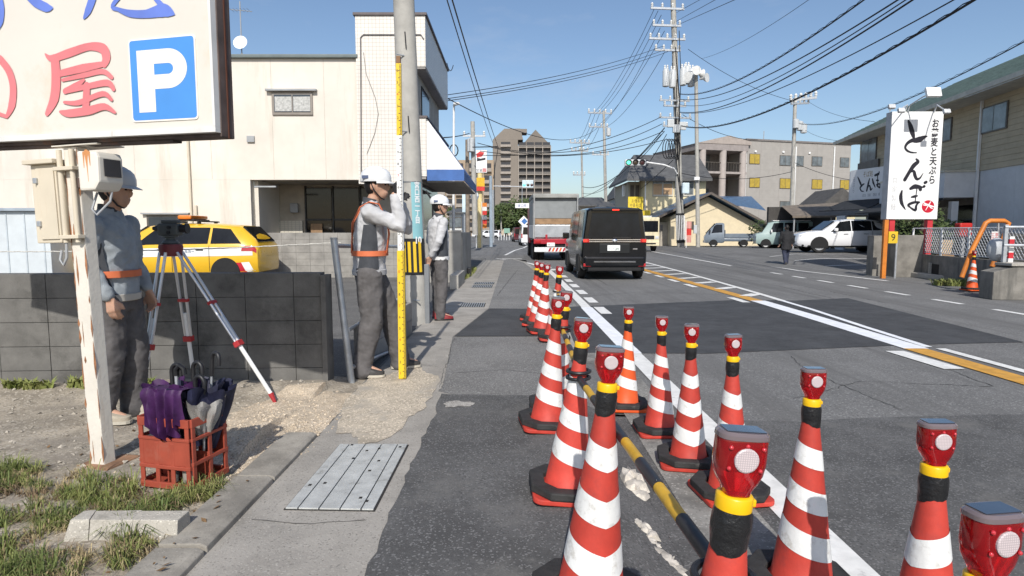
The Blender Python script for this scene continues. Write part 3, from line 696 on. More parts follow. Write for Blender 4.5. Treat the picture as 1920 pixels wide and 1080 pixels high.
def make_cone(name, mat, seam, seed):
    rnd = random.Random(seed)
    t = thing(name, 'x', 'cone', (0,0,0), 0, 'traffic cones with warning lamps')
    # base plate, rounded square
    MB().prism(rrect(-.185,.185,-.185,.185,.05), Matrix.Identity(4), .004, .03).build('base_plate', mat, t, bevel=.006)
    wt = MB(); oc = [(.19,.09),(.19,-.09),(.10,-.19),(-.10,-.19),(-.19,-.09),(-.19,.09),(-.10,.19),(.10,.19)]
    oc = [(x*1.02,y*1.02) for x,y in oc]; n = 8
    inner = []
    ang = [math.atan2(y,x) for x,y in oc]
    for z_ in (.031,.072):
        for x,y in oc: wt.v.append(Vector((x,y,z_)))
    for z_ in (.031,.072):
        for x,y in oc:
            l = math.hypot(x,y); k = .135/l; wt.v.append(Vector((x*k,y*k,z_)))
    for i in range(n):
        j=(i+1)%n
        wt.f += [(i,j,8+j,8+i),(8+i,8+j,24+j,24+i),(16+j,16+i,24+i,24+j),(i,16+i,16+j,j)]
    wt.build('weight_ring', rubber, t, bevel=.008)
    prof = [(.150,.031),(.150,.040),(.128,.046),(cone_r(.06),.06)] + [(cone_r(z_),z_) for z_ in (.2,.35,.5,.62,.70)]
    MB().lathe(prof, 40).build('body', mat, t, smooth=True)
    for zc in (.142,.325,.505):
        h = .092 - (zc-.142)*.04; m = MB(); N_ = 48; vs = []
        for i in range(N_+1):
            th = -math.pi + 2*math.pi*i/N_; off = (abs(th)/math.pi)*.080*cone_r(zc)/.1
            a = th + seam
            for zz in (zc+off, zc+off+h):
                r_ = cone_r(zz)+.0016; vs.append((r_*math.cos(a), r_*math.sin(a), zz))
        m.add(vs, [(2*i,2*i+2,2*i+3,2*i+1) for i in range(N_)]); m.build('band', refl, t, smooth=True, fix=False)
    pr = []; N_ = 28; tp = MB(); vs = []
    for r_i in range(5):
        z_ = .700 + .0165*r_i
        for i in range(N_):
            a = 2*math.pi*i/N_; w_ = .0025 + .0035*rnd.random() if r_i in (1,2,3) else .002
            zz = z_ - ((.016*max(0,math.cos(a-seam+.8))+.006*noise.noise(Vector((math.cos(a)*3,math.sin(a)*3,seed*7)))) if r_i == 0 else 0)
            r_ = max(cone_r(zz),.0315)+w_; vs.append((r_*math.cos(a), r_*math.sin(a), zz))
    tp.add(vs, [(r_i*N_+i, r_i*N_+(i+1)%N_, (r_i+1)*N_+(i+1)%N_, (r_i+1)*N_+i) for r_i in range(4) for i in range(N_)]); tp.build('tape', tape, t, smooth=True)
    MB().lathe([(.030,.764),(.0335,.766),(.0335,.790),(.0315,.793),(.027,.7945)], 28).build('collar', collar_y, t, smooth=True)
    MB().box(.029,.041,-.006,.006,.770,.784).build('switch', collar_y, t, bevel=.003)
    # warning lamp: flat bulb, wide at the top
    L_ = MB(); secs = [(.795,.024,.024),(.805,.026,.025),(.818,.035,.028),(.834,.043,.029),(.855,.0468,.030),(.897,.046,.030),(.901,.0455,.029)]
    vs = []; N_ = 24
    def se(a, n_=3.2):
        c, s = math.cos(a), math.sin(a); return (abs(c)**(2/n_))*(1 if c>=0 else -1), (abs(s)**(2/n_))*(1 if s>=0 else -1)
    for z_,rx,ry in secs:
        for i in range(N_):
            x,y = se(2*math.pi*i/N_); vs.append((rx*x, ry*y, z_))
    L_.add(vs, [(r_i*N_+i, r_i*N_+(i+1)%N_, (r_i+1)*N_+(i+1)%N_, (r_i+1)*N_+i) for r_i in range(len(secs)-1) for i in range(N_)] + [tuple(range(N_-1,-1,-1)), tuple((len(secs)-1)*N_+i for i in range(N_))])
    lamp = L_.build('warning_lamp', lens_red, t, smooth=True)
    cp_ = MB(); vs = []; secs2 = [(.9012,.0475,.031),(.909,.047,.0305),(.914,.042,.026)]
    for z_,rx,ry in secs2:
        for i in range(N_): x,y = se(2*math.pi*i/N_); vs.append((rx*x,ry*y,z_))
    cp_.add(vs, [(r_i*N_+i, r_i*N_+(i+1)%N_, (r_i+1)*N_+(i+1)%N_, (r_i+1)*N_+i) for r_i in range(2) for i in range(N_)] + [tuple(range(N_-1,-1,-1)), tuple(2*N_+i for i in range(N_))])
    cp_.build('lamp_cap', clearp, lamp, smooth=True)
    MB().box(-.036,.036,-.02,.02,.9142,.916).build('solar_panel', solar, lamp)
    MB().box(-.028,.028,-.016,.016,.84,.893).build('battery_case', M('lamp core',(.12,.012,.014),.5), lamp)
    m90 = frame((0,-.0305,.866),(1,0,0),(0,0,1))
    MB().lathe([(.0225,-.004),(.0225,.0015),(.020,.003)], 24, m=m90).build('reflector', discm, lamp, smooth=False)
    for dx,dz in ((-.030,.026),(.030,.026),(-.030,-.012),(.028,-.014),(0,.03)):
        MB().ell((dx,-.0295,.862+dz),(.0042,.004,.0042),8,5).build('light_bead', ledm, lamp, smooth=True)
    return t
seam0 = R(-90)
protos = [make_cone('traffic_cone', cone_red, R(-78), 1), make_cone('traffic_cone', cone_red, R(-10), 2), make_cone('traffic_cone', cone_orange, R(20), 3), make_cone('traffic_cone', cone_red, R(-165), 4)]
index_kids(None)
CONES = [ # px of lamp, top row, base row, ground level, proto, label
 (1393,812,1781,.1,0,'red cone whose black tape is ringed by the near end of the striped bar'),
 (1862,975,2025,0,3,'cone of which only the red lamp shows at the bottom right corner'),
 (1757,800,1443,0,3,'second cone from the bottom right corner, cut off below its first white band'),
 (1526,695,1144,0,1,'tall clean cone with level white bands left of the corner cones'),
 (1375,630,947,0,0,'road side cone with V shaped bands, directly behind the lamp ringed by the bar'),
 (1297,610,882,0,0,'road side cone with V bands, third from the orange cone counting it as first'),
 (1241,594,820,0,1,'road side cone with slanted bands, next towards the camera after the orange cone'),
 (1179,576,772,0,2,'bright orange cone, farthest of the road side row on the dark patch'),
 (1145,652,1181,.1,0,'big pavement side cone with three V bands standing in front of its row'),
 (1095,597,942,.1,1,'pavement side cone with slanted bands where the two striped bars meet'),
 (1047,557,809,.1,1,'pavement side cone with a pale lamp disc standing on a black rubber ring'),
 (1063,545,777,.1,3,'cone mostly hidden behind the pale lamp cone on the pavement'),
 (1050,497,640,.1,1,'rightmost cone of the distant cluster with black tape rings'),
 (1026,494,626,.1,0,'front cone with V bands in the distant cluster'),
 (1017,490.5,613,.1,1,'middle cone half hidden in the distant cluster'),
 (1008,488,602,.1,1,'leftmost and farthest cone of the distant cluster')]
used = set(); cone_pos = []
for px, yt, yb_, h0, k, lab in CONES:
    Y = 1150*(HC-h0)/(yb_-YH); T = HC - h0 - (yt-YH)*Y/1150; s = T/.92
    if k in used: o = copy_tree(protos[k])
    else: o = protos[k]; used.add(k)
    x = X(px, Y, h0+T)
    tl = R(random.uniform(3.8,5.6)) if h0 else R(random.uniform(-1,1.2))
    x -= T*math.sin(tl)
    place(o, (x, Y, h0 + (.0085 if h0 else .0095)), random.uniform(-.2,.2), s, lab, tl); cone_pos.append((x, Y, h0, tl))
# striped bars hung between cones
bar_y = M('bar yellow', (.62,.36,.03), .5, var=.15, scale=10, stain=(.4,.27,.1), stainamt=.25, stscale=12)
bar_k = M('bar black', (.02,.022,.028), .45, var=.2)
def bar(a, b, label, sag=.0):
    a = Vector(a); b = Vector(b); d = b-a; L_ = d.length
    t = thing('striped_bar', label, 'barrier bar', (a.x,a.y,a.z), 0, 'yellow and black cone bars')
    MB().cyl(a, b, .0165, n=14).build('tube', bar_y, t, smooth=True)
    n = int(L_/.19)
    for i in range(n):
        if i % 2 == 0: MB().cyl(a+d*((i+.0)/n), a+d*((i+1)/n), .0178, n=14).build('black_band', bar_k, t, smooth=True)
    for e, s in ((a,-1),(b,1)):
        c = e + d.normalized()*.052*s; rg = [c + Vector((math.cos(q)*.056, math.sin(q)*.056, 0)) for q in [2*math.pi*i/20 for i in range(21)]]
        MB().tube(rg, .0085, 8, caps=False).build('end_ring', black, t, smooth=True)
def top_of(i, h=.60): return Vector((cone_pos[i][0]+h*math.sin(cone_pos[i][3]), cone_pos[i][1], cone_pos[i][2]+h))
def barc(i, j, label, h=.60, h2=None):
    a = top_of(i,h); b = top_of(j,h2 or h); d = (b-a); d.normalize(); bar(a+d*.056, b-d*.056, label)
barc(0, 9, 'yellow and black bar running from the near taped cone to the slant banded pavement cone', .655, .60)
barc(9, 11, 'short striped bar continuing behind the pale lamp cone', .63, .60)
barc(11, 12, 'far striped bar reaching the distant cone cluster', .63, .60)
# cone over the road by the bridge rail
o = copy_tree(protos[2]); gp = G(1822,546,0); place(o, (gp.x,gp.y,.02), .1, 1.03, 'lone cone by the leaning orange frame across the road')

# ------------------------------------------------------------------ steel gutter plate
t = thing('gutter_plate', 'bare steel gutter cover plate made of five long strips set in the concrete', 'cover plate', (-.96,3.3,.1))
pc_ = [G(531,955,.11), G(703,958,.11), G(767,833,.11), G(636,833,.11)]
def lerp(a,b,t_): return a+(b-a)*t_
MB().add([Vector((p.x,p.y,.1075)) for p in pc_], [(0,1,2,3)]).build('frame_bed', M('dark gap',(.03,.028,.026),.9), t)
edges = [.012,.155,.385,.615,.845,.985]
for i in range(5):
    a, b = edges[i]+.007, edges[i+1]-.007
    q = [lerp(pc_[0],pc_[1],a), lerp(pc_[0],pc_[1],b), lerp(pc_[3],pc_[2],b), lerp(pc_[3],pc_[2],a)]
    q = [lerp(q[0],q[3],.008), lerp(q[1],q[2],.008), lerp(q[1],q[2],.992), lerp(q[0],q[3],.992)]
    m = MB(); m.add([Vector((p.x,p.y,.1085)) for p in q]+[Vector((p.x,p.y,.116)) for p in q], [(3,2,1,0),(4,5,6,7),(0,1,5,4),(1,2,6,5),(2,3,7,6),(3,0,4,7)])
    sp_ = m.build('strip', steel_plate, t, bevel=.0015)
hm = M('hole',(.02,.018,.016),.9)
for u_,v_ in ((.08,.3),(.24,.33),(.47,.86),(.77,.14),(.86,.1),(.72,.68),(.36,.72),(.62,.9),(.9,.93),(.2,.97),(.68,.52)):
    p = lerp(lerp(pc_[0],pc_[1],u_), lerp(pc_[3],pc_[2],u_), v_); MB().box(p.x-.008,p.x+.008,p.y-.011,p.y+.011,.1162,.1168).build('slot', hm, t)
# distant gutter gratings on the strip
gt = M('grating steel', (.33,.35,.36), .5, metal=.3, var=.15)
for k,(xa,xb,ya,yb) in enumerate(((-.93,-.48,10.55,11.15),(-.95,-.47,14.2,14.9),(-.95,-.45,15.1,15.7))):
    t = thing('gutter_grating', ['slotted grating in the gutter nearest the far worker','slotted grating in the gutter, middle of three','slotted grating in the gutter, farthest of three'][k], 'grating', (xa,ya,.105), 0, 'gutter gratings')
    MB().box(xa,xb,ya,yb,.1065,.108).build('bed', hm, t)
    n = 11
    for i in range(n): MB().box(xa+(xb-xa)*i/n+.004, xa+(xb-xa)*(i+.62)/n, ya+.01, yb-.01, .1085,.113).build('slat', gt, t)
# ------------------------------------------------------------------ cracked wheel stop block in the grass
km = M('wheel stop', (.44,.41,.355), .9, var=.16, scale=7, speck=.06, sscale=200, bump=.6, bscale=90, stain=(.28,.26,.22), stainamt=.35, stscale=6)
A_ = G(112,1012,.13); B_ = G(330,1012,.13); dv = (B_-A_); L_ = dv.length
KM = frame(A_, dv, (0,0,1)); t = thing('wheel_stop', 'cracked pale concrete wheel stop lying in the grass', 'wheel stop', A_)
cuts = [0,.21,.55,1.0]
for i in range(3):
    m = MB(); a,b = cuts[i]*L_+.0006, cuts[i+1]*L_-.0006; j = [[0,.012,-.02,0],[.012,-.02,.015,-.02],[-.02,0,0,.015]][i]
    if i == 0: a2 = a+.03
    else: a2 = a
    aj = [0,.012,-.02][i]; ak = [0,-.02,.015][i]; bj = [.012,-.02,0][i]; bk = [-.02,.015,0][i]
    pts = [(a+aj,-.04,.0),(b+bj,-.04,.0),(b+bk,-.04,-.13),(a+ak,-.04,-.13),(a2+aj,.075,-.025),(b+bj,.078-.002*i,-.022),(b+bk,.078-.002*i,-.115),(a2+ak,.075,-.11)]
    m.add([KM @ Vector(p) for p in pts], [(0,1,2,3),(4,7,6,5),(0,4,5,1),(1,5,6,2),(2,6,7,3),(3,7,4,0)])
    o = m.build('block_piece', km, t, bevel=.0035)
# mortar crumbs and dropped plaster by the bar
pm_ = M('spilt plaster', (.60,.55,.48), .9, var=.25, scale=18, bump=.8, bscale=40, stain=(.36,.33,.28), stainamt=.35, stscale=15)
def lump(name, label, pts, seed):
    t = MB()
    for i,(x,y,r_,h) in enumerate(pts):
        n=16; ring=[]; 
        for k in range(n):
            a=2*math.pi*k/n; q=1+.8*noise.noise(Vector((math.cos(a)*2.4,math.sin(a)*2.4,seed+i*3.1)))+.3*noise.noise(Vector((math.cos(a)*7,math.sin(a)*7,seed))); ring.append((x+r_*q*math.cos(a), y+r_*q*1.5*math.sin(a)))
        z=max(.006,SW+.0085-max(0,(x-.45)/.28)*.104)-.004
        t.add([(p[0],p[1],z) for p in ring]+[(x+(p[0]-x)*.7,y+(p[1]-y)*.7,z+h*(.7+.5*noise.noise(Vector((p[0]*40,p[1]*40,seed))))) for p in ring]+[(x,y,z+h)], [(k,(k+1)%n,n+(k+1)%n,n+k) for k in range(n)]+[(n+k,n+(k+1)%n,2*n) for k in range(n)])
    tag(t.build(name, pm_, smooth=True), label, 'debris')
q1,q2,q3 = G(1182,895,.055), G(1212,990,.055), G(1258,1045,.05)
lump('plaster_lump','rounded pale plaster lump beside the striped bar',[(q1.x,q1.y,.06,.07),(q1.x+.012,q1.y-.08,.058,.055),(q1.x+.02,q1.y-.15,.045,.03)],1)
lump('plaster_splash','long pale plaster splash on dark asphalt below the striped bar',[(q2.x-.025,q2.y+.045,.024,.018),(q2.x-.01,q2.y+.01,.030,.026),(q2.x+.015,q2.y-.04,.034,.026),(q2.x-.005,q2.y-.09,.026,.006),(q2.x+.02,q2.y-.11,.022,.006)],4)
lump('plaster_splash','thin pale plaster splash nearest the striped bar end cone',[(q3.x-.045,q3.y+.08,.024,.006),(q3.x-.02,q3.y+.055,.030,.008),(q3.x,q3.y+.01,.034,.010),(q3.x+.02,q3.y-.04,.036,.008),(q3.x+.03,q3.y-.09,.028,.005)],8)

# ------------------------------------------------------------------ red bottle crate with umbrellas
crm = M('crate red', (.33,.065,.038), .5, var=.14, scale=6, stain=(.32,.09,.06), stainamt=.3, stscale=8)
cf = [G(256,908,.14), G(374,922,.14)]
cdir = (cf[1]-cf[0]); cw = .385; ccen = (cf[0]+cf[1])/2
CM = frame(ccen, cdir, (0,0,1)) @ Matrix.Diagonal((.78,.78,.78,1)) ; ct = thing('bottle_crate', 'worn red plastic bottle crate standing open by the sign post', 'crate', ccen)
dd = -.32; hh = .46; w2 = cw/2
def cbox(name, *a, mat=crm, bev=.003): return MB().mbox(CM,*a).build(name, mat, ct, bevel=bev)
def panel(side):
    s = side
    # front (z=0) and back (z=dd)
    z0, z1_ = (0,.012) if s=='f' else (dd-.012,dd)
    cbox('side_panel', -w2+.03,w2-.03,.155,.315,z0+.002,z1_-.002)
    for k in range(4): 
        x = -w2+.004+k*(cw-.038)/3; cbox('upright', x,x+.03,.0,.30 if k in (1,2) else hh,z0,z1_)
    for y0,y1 in ((.0,.04),(.13,.155),(.315,.335),(hh-.055,hh)): cbox('rail', -w2,w2,y0,y1,z0-.004,z1_+.004)
panel('f'); panel('b')
for s in (-1,1):
    x0,x1 = (w2,w2+.012) if s>0 else (-w2-.012,-w2)
    for k in range(3):
        z = dd+.004+k*(-dd-.036)/2; cbox('upright', x0,x1,.0,hh if k!=1 else .32,z,z+.03)
    for y0,y1 in ((.0,.04),(.155,.18),(.315,.335),(hh-.055,hh)): cbox('rail', x0-.003,x1+.003,y0,y1,dd,0)
cbox('floor', -w2,w2,.0,.012,dd,0)
cbox('divider', -.004,.004,.012,.2,dd+.01,-.01); cbox('divider', -w2+.01,w2-.01,.012,.2,dd/2-.004,dd/2+.004)
btm = M('green bottle',(.06,.09,.05),.1,trans=.5)
def bottle(x,z,label,mat):
    m=MB().lathe([(.030,0),(.034,.01),(.034,.12),(.02,.16),(.012,.18),(.012,.22),(.014,.225)],14,m=CM @ Matrix.Translation((x,.014,z)) @ Matrix.Rotation(R(-90),4,'X')); tag(m.build('bottle',mat,smooth=True),label,'bottle')
bottle(.11,-.06,'pale glass bottle in the corner of the red crate',M('pale bottle',(.45,.42,.36),.2,trans=.3))
bottle(-.01,-.07,'grey bottle in the middle compartment of the red crate',M('grey bottle',(.24,.26,.26),.2,trans=.3))
# umbrellas stuffed upside into the crate
def umbrella(label, mat, top, tip, r, nf, handle_dir, seed, canopy_from=.02, hmat=black, canopy_to=.78):
    rnd = random.Random(seed); top = Vector(top); tip = Vector(tip); ax = (tip-top); L_ = ax.length; ax.normalize()
    t = thing('umbrella', label, 'umbrella', tip, 0, 'umbrellas in the crate')
    MB().cyl(top, tip, .006, n=8).build('shaft', steel, t, smooth=True)
    hd = Vector(handle_dir); up = -ax; hp = [top, top+up*.06, top+up*.09]
    for i in range(9):
        a = math.pi*i/8; hp.append(top+up*(.09+.035*math.sin(a))+hd*(.035-.035*math.cos(a)))
    hp.append(hp[-1]-up*.03)
    MB().tube(hp, .011, 10).build('handle', hmat, t, smooth=True)
    u = ax.orthogonal().normalized(); v = ax.cross(u); rings = []; N_ = nf*6; cv = MB(); vs = []; K = 9
    for i in range(K):
        s = i/(K-1); base = r*(1-.78*s)*(1 if s>0 else 1)
        for k in range(N_):
            a = 2*math.pi*k/N_; fold = .55+.45*abs(math.sin(a*nf/2+ .6*math.sin(s*5+seed)))
            rr = .8*base*fold*(1+.15*noise.noise(Vector((math.cos(a)*2,math.sin(a)*2,s*3+seed))))+.006
            droop = .03*math.sin(a*nf/2)**2*(1-s)
            vs.append(top + ax*(L_*(canopy_from+(canopy_to-canopy_from)*s) - droop) + (u*math.cos(a)+v*math.sin(a))*rr)
    cv.add(vs, [(i*N_+k, i*N_+(k+1)%N_, (i+1)*N_+(k+1)%N_, (i+1)*N_+k) for i in range(K-1) for k in range(N_)])
    cv.build('canopy', mat, t, smooth=True)
purple = M('purple cloth',(.055,.016,.075),.55,var=.25,scale=20,spec=.3); navy = M('navy cloth',(.018,.02,.05),.6,var=.3,scale=20); clearv = M('clear vinyl',(.62,.60,.56),.25,var=.2,trans=.5,scale=12)
def cp(x,y,z): return CM @ Vector((x,y,z))
umbrella('purple folded umbrella bulging over the front of the red crate', purple, cp(-.07,.60,-.16), cp(-.04,.05,-.14), .17, 7, (CM.to_3x3() @ Vector((1,.2,0))), 1, -.04, canopy_to=.66)
t=thing('umbrella','loose purple umbrella cloth hanging in pleats over the front rail of the crate','umbrella',cp(0,.3,.02),0,'umbrellas in the crate')
dr=MB(); NU,NV=72,14; vs=[]
for v_ in range(NV+1):
    for u_ in range(NU+1):
        a=u_/NU; b_=v_/NV; drop=.36*(.55+.45*math.sin(a*math.pi*.85+.35))+.09*abs(math.sin(a*math.pi*4.2+.4)); pl_=(1-2*abs(math.sin(a*math.pi*4.2+.5*math.sin(b_*2.5)+.3*a)))*(.008+.034*b_)
        ang=min(1,b_/.32); x=(-.15+.29*a)*(1-.10*b_)+.03*b_; y=.60+.045*math.sin(ang*math.pi*.5+.6)-drop*max(0,b_-.22); z=-.17+.20*math.sin(ang*math.pi/2)+pl_+.012*noise.noise(Vector((a*6,b_*4,2)))
        vs.append(cp(x+.010*math.sin(a*math.pi*10)*b_,y,z))
dr.add(vs,[(v_*(NU+1)+u_,v_*(NU+1)+u_+1,(v_+1)*(NU+1)+u_+1,(v_+1)*(NU+1)+u_) for v_ in range(NV) for u_ in range(NU)]).build('canopy',purple,t,smooth=True,fix=False)
MB().tube([cp(-.02,.70,-.14),cp(-.02,.5,-.14),cp(0,.1,-.13)],.008,8).build('shaft',steel,t,smooth=True); MB().tube([cp(-.02,.70,-.14),cp(-.02,.74,-.14),cp(.01,.77,-.14),cp(.04,.75,-.14),cp(.045,.71,-.14)],.012,8).build('handle',black,t,smooth=True)
umbrella('dark navy umbrella with a curved black handle behind the purple one', navy, cp(.06,.62,-.2), cp(.08,.06,-.18), .19, 7, (CM.to_3x3() @ Vector((1,0,0))), 3, .02, canopy_to=.7)
umbrella('dark umbrella with a tall hooked handle at the back of the crate', navy, cp(.15,.68,-.26), cp(.1,.05,-.25), .16, 6, (CM.to_3x3() @ Vector((1,0,.3))), 6, .14)
umbrella('clear vinyl umbrella drooping over the crate corner', clearv, cp(.17,.53,-.16), cp(.13,.05,-.17), .13, 8, (CM.to_3x3() @ Vector((-1,.3,0))), 9, -.02, black, .5)

# ------------------------------------------------------------------ surveying tripod and level
ap = P(320,458,4.62); t = thing('tripod', 'aluminium surveying tripod with red clamps standing by the block wall', 'tripod', (ap.x,ap.y,.12))
redm = M('clamp red',(.42,.035,.04),.45,var=.1)
MB().lathe([(.05,-.09),(.075,-.085),(.085,-.02),(.08,0),(.0,.0)],20,c=ap).build('head', M('tripod head',(.16,.03,.035),.5,var=.2), t, smooth=True)
feet = [G(520,757,.12), G(262,772,.12), Vector((ap.x+.02,4.84,.12))]
for f in feet:
    d = (f-ap); hd = Vector((d.x,d.y,0)).normalized(); a = ap+Vector((0,0,-.06))+hd*.07; side = Vector((-hd.y,hd.x,0))
    lg = MB(); mid = a+(f-a)*.60
    for s in (-1,1): lg.tube([a+side*.032*s, mid+side*.022*s], .011, 8)
    leg = lg.build('leg', alu, t, smooth=True)
    MB().tube([a+(f-a)*.42, f+(a-f)*.06], .0155, 8).build('inner_tube', white, leg, smooth=True)
    MB().tube([f+(a-f)*.07, f-Vector((0,0,.03))], [.022,.006], 8).build('foot', redm, leg, smooth=True)
    fm = frame(mid, side, (f-a)); MB().mbox(fm,-.034,.034,-.022,.022,-.024,.024).build('clamp', redm, leg, bevel=.005)
    fm = frame(a+(f-a)*.33, side, (f-a)); MB().mbox(fm,-.04,.04,-.012,.012,-.017,.017).build('brace', redm, leg, bevel=.004)
lv = thing('survey_level', 'dark grey optical survey level mounted on the tripod', 'survey level', ap)
gm_ = M('level grey',(.085,.095,.095),.5,var=.15)
MB().lathe([(.055,.0),(.06,.01),(.05,.03),(.035,.035),(.035,.05),(.055,.055),(.055,.065)],20,c=ap).build('base', gm_, lv, smooth=True)
MB().box(ap.x-.075,ap.x+.08,ap.y-.045,ap.y+.045,ap.z+.065,ap.z+.155).build('body', gm_, lv, bevel=.016)
zc = ap.z+.118
MB().tube([(ap.x+.08,ap.y,zc),(ap.x+.12,ap.y,zc),(ap.x+.121,ap.y,zc),(ap.x+.135,ap.y,zc)],[.03,.03,.038,.038],16).build('objective', black, lv, smooth=True)
MB().tube([(ap.x-.075,ap.y,zc),(ap.x-.105,ap.y,zc),(ap.x-.106,ap.y,zc),(ap.x-.125,ap.y,zc)],[.026,.022,.017,.014],16).build('eyepiece', black, lv, smooth=True)
MB().box(ap.x-.05,ap.x+.07,ap.y-.03,ap.y+.03,ap.z+.156,ap.z+.18).build('handle', gm_, lv, bevel=.006)
for dx,dz in ((.02,.125),(.015,.088)): MB().cyl((ap.x+dx,ap.y-.046,ap.z+dz),(ap.x+dx,ap.y-.058,ap.z+dz),.013,n=14).build('knob', black, lv, smooth=True)

# ------------------------------------------------------------------ levelling staff
sb = G(755,709,.115); stp = P(729,106,sb.y+.06)
t = thing('levelling_staff', 'tall yellow and white levelling staff held upright by the worker', 'staff', sb)
SD = stp-sb; SL = SD.length; FM = frame(sb, (1,0,0), SD)
sy_ = M('staff yellow',(.74,.50,.02),.5,var=.06); sw_ = M('staff white',(.76,.76,.74),.5,var=.05)
segs = [(0,.405,.031,.026,sy_),(.405,.76,.026,.021,sw_),(.76,.978,.022,.016,sy_)]
for a,b,w_,d_,mm in segs:
    sc_ = MB().mbox(FM,-w_,w_,a*SL,b*SL,-d_,d_).build('section', mm, t, bevel=.002)
    tk = MB(); n = int((b-a)*SL/.012)
    for i in range(n):
        y0 = a*SL+.004+i*.012; wl = .011 if i % 5 else .022
        tk.mbox(FM, w_-.003-wl, w_-.003, y0, y0+.006, d_, d_+.0008)
    tk.build('graduation', ink, sc_, fix=False)
    n2 = int((b-a)*SL/.1)
    for i in range(n2):
        text_obj(str((i+1)%10), FM @ Matrix.Translation((-w_*.45, a*SL+.05+i*.1, d_+.0006)), .022, M('staff red',(.55,.02,.02),.5) if i%3==0 else ink, sc_, 'figure', .0004)
MB().mbox(FM,-.018,.018,.978*SL,SL,-.018,.018).build('top_cap', M('cap brown',(.2,.10,.04),.6), t, bevel=.003)

# ------------------------------------------------------------------ people
def capsule(mb, pts, rs, n=12, sq=1.0, upv=None):
    """tapered limb with rounded ends"""
    pts = [Vector(p) for p in pts]; P_ = []; R_ = []
    d0 = (pts[0]-pts[1]).normalized(); d1 = (pts[-1]-pts[-2]).normalized()
    for k in (1,.7,.35): P_.append(pts[0]+d0*rs[0]*k*.9); R_.append(rs[0]*math.sqrt(max(.02,1-k*k)))
    # smooth the chain a little
    for i in range(len(pts)-1):
        m = 4
        for j in range(m):
            s = j/m; P_.append(pts[i].lerp(pts[i+1], s)); R_.append(rs[i]+(rs[i+1]-rs[i])*s)
    P_.append(pts[-1]); R_.append(rs[-1])
    for k in (.35,.7,1): P_.append(pts[-1]+d1*rs[-1]*k*.9); R_.append(rs[-1]*math.sqrt(max(.02,1-k*k)))
    mb.tube(P_, R_, n, True, sq, upv)
def rings(mb, secs, n=20):
    """secs: (centre, rx, ry) horizontal ellipses from bottom to top"""
    vs = []
    for c, rx, ry in secs:
        for k in range(n):
            a = 2*math.pi*k/n; vs.append(Vector(c)+Vector((rx*math.cos(a), ry*math.sin(a), 0)))
    fs = [(i*n+k, i*n+(k+1)%n, (i+1)*n+(k+1)%n, (i+1)*n+k) for i in range(len(secs)-1) for k in range(n)]
    fs += [tuple(range(n-1,-1,-1)), tuple((len(secs)-1)*n+k for k in range(n))]
    mb.add(vs, fs)
def skin_union(name, mb, mat, parent, voxel, world, it=4, wr=0, wscale=(9,9,14)):
    me = mb.mesh('tmp'); bm = bmesh.new(); bm.from_mesh(me); bmesh.ops.recalc_face_normals(bm, faces=bm.faces); bm.to_mesh(me); bm.free()
    o = bpy.data.objects.new('tmp', me); C.objects.link(o)
    r = o.modifiers.new('r','REMESH'); r.mode = 'VOXEL'; r.voxel_size = voxel
    s = o.modifiers.new('s','SMOOTH'); s.iterations = it; s.factor = .5
    dg = bpy.context.evaluated_depsgraph_get(); out = bpy.data.meshes.new_from_object(o.evaluated_get(dg)); bpy.data.objects.remove(o)
    if wr:
        nn = [v.normal.copy() for v in out.vertices]
        for v, n_ in zip(out.vertices, nn):
            c = v.co; f = (.55-1.6*abs(noise.noise(Vector((c.x*wscale[0]+c.z*4, c.y*wscale[1]-c.z*3, c.z*wscale[2]))))) + .6*(.4-1.4*abs(noise.noise(Vector((c.x*21+3, c.y*21+c.z*9, c.z*27)))))
            v.co = c + n_*(wr*f)
    out.transform(world); out.update(); 
    return link(name, out, mat, parent, True)
skinm = M('skin',(.50,.295,.205),.55,var=.1,scale=12,sub=.12); hairm = M('black hair',(.012,.010,.010),.6,var=.3,scale=60)
glovem = M('glove',(.02,.02,.022),.7,var=.2)
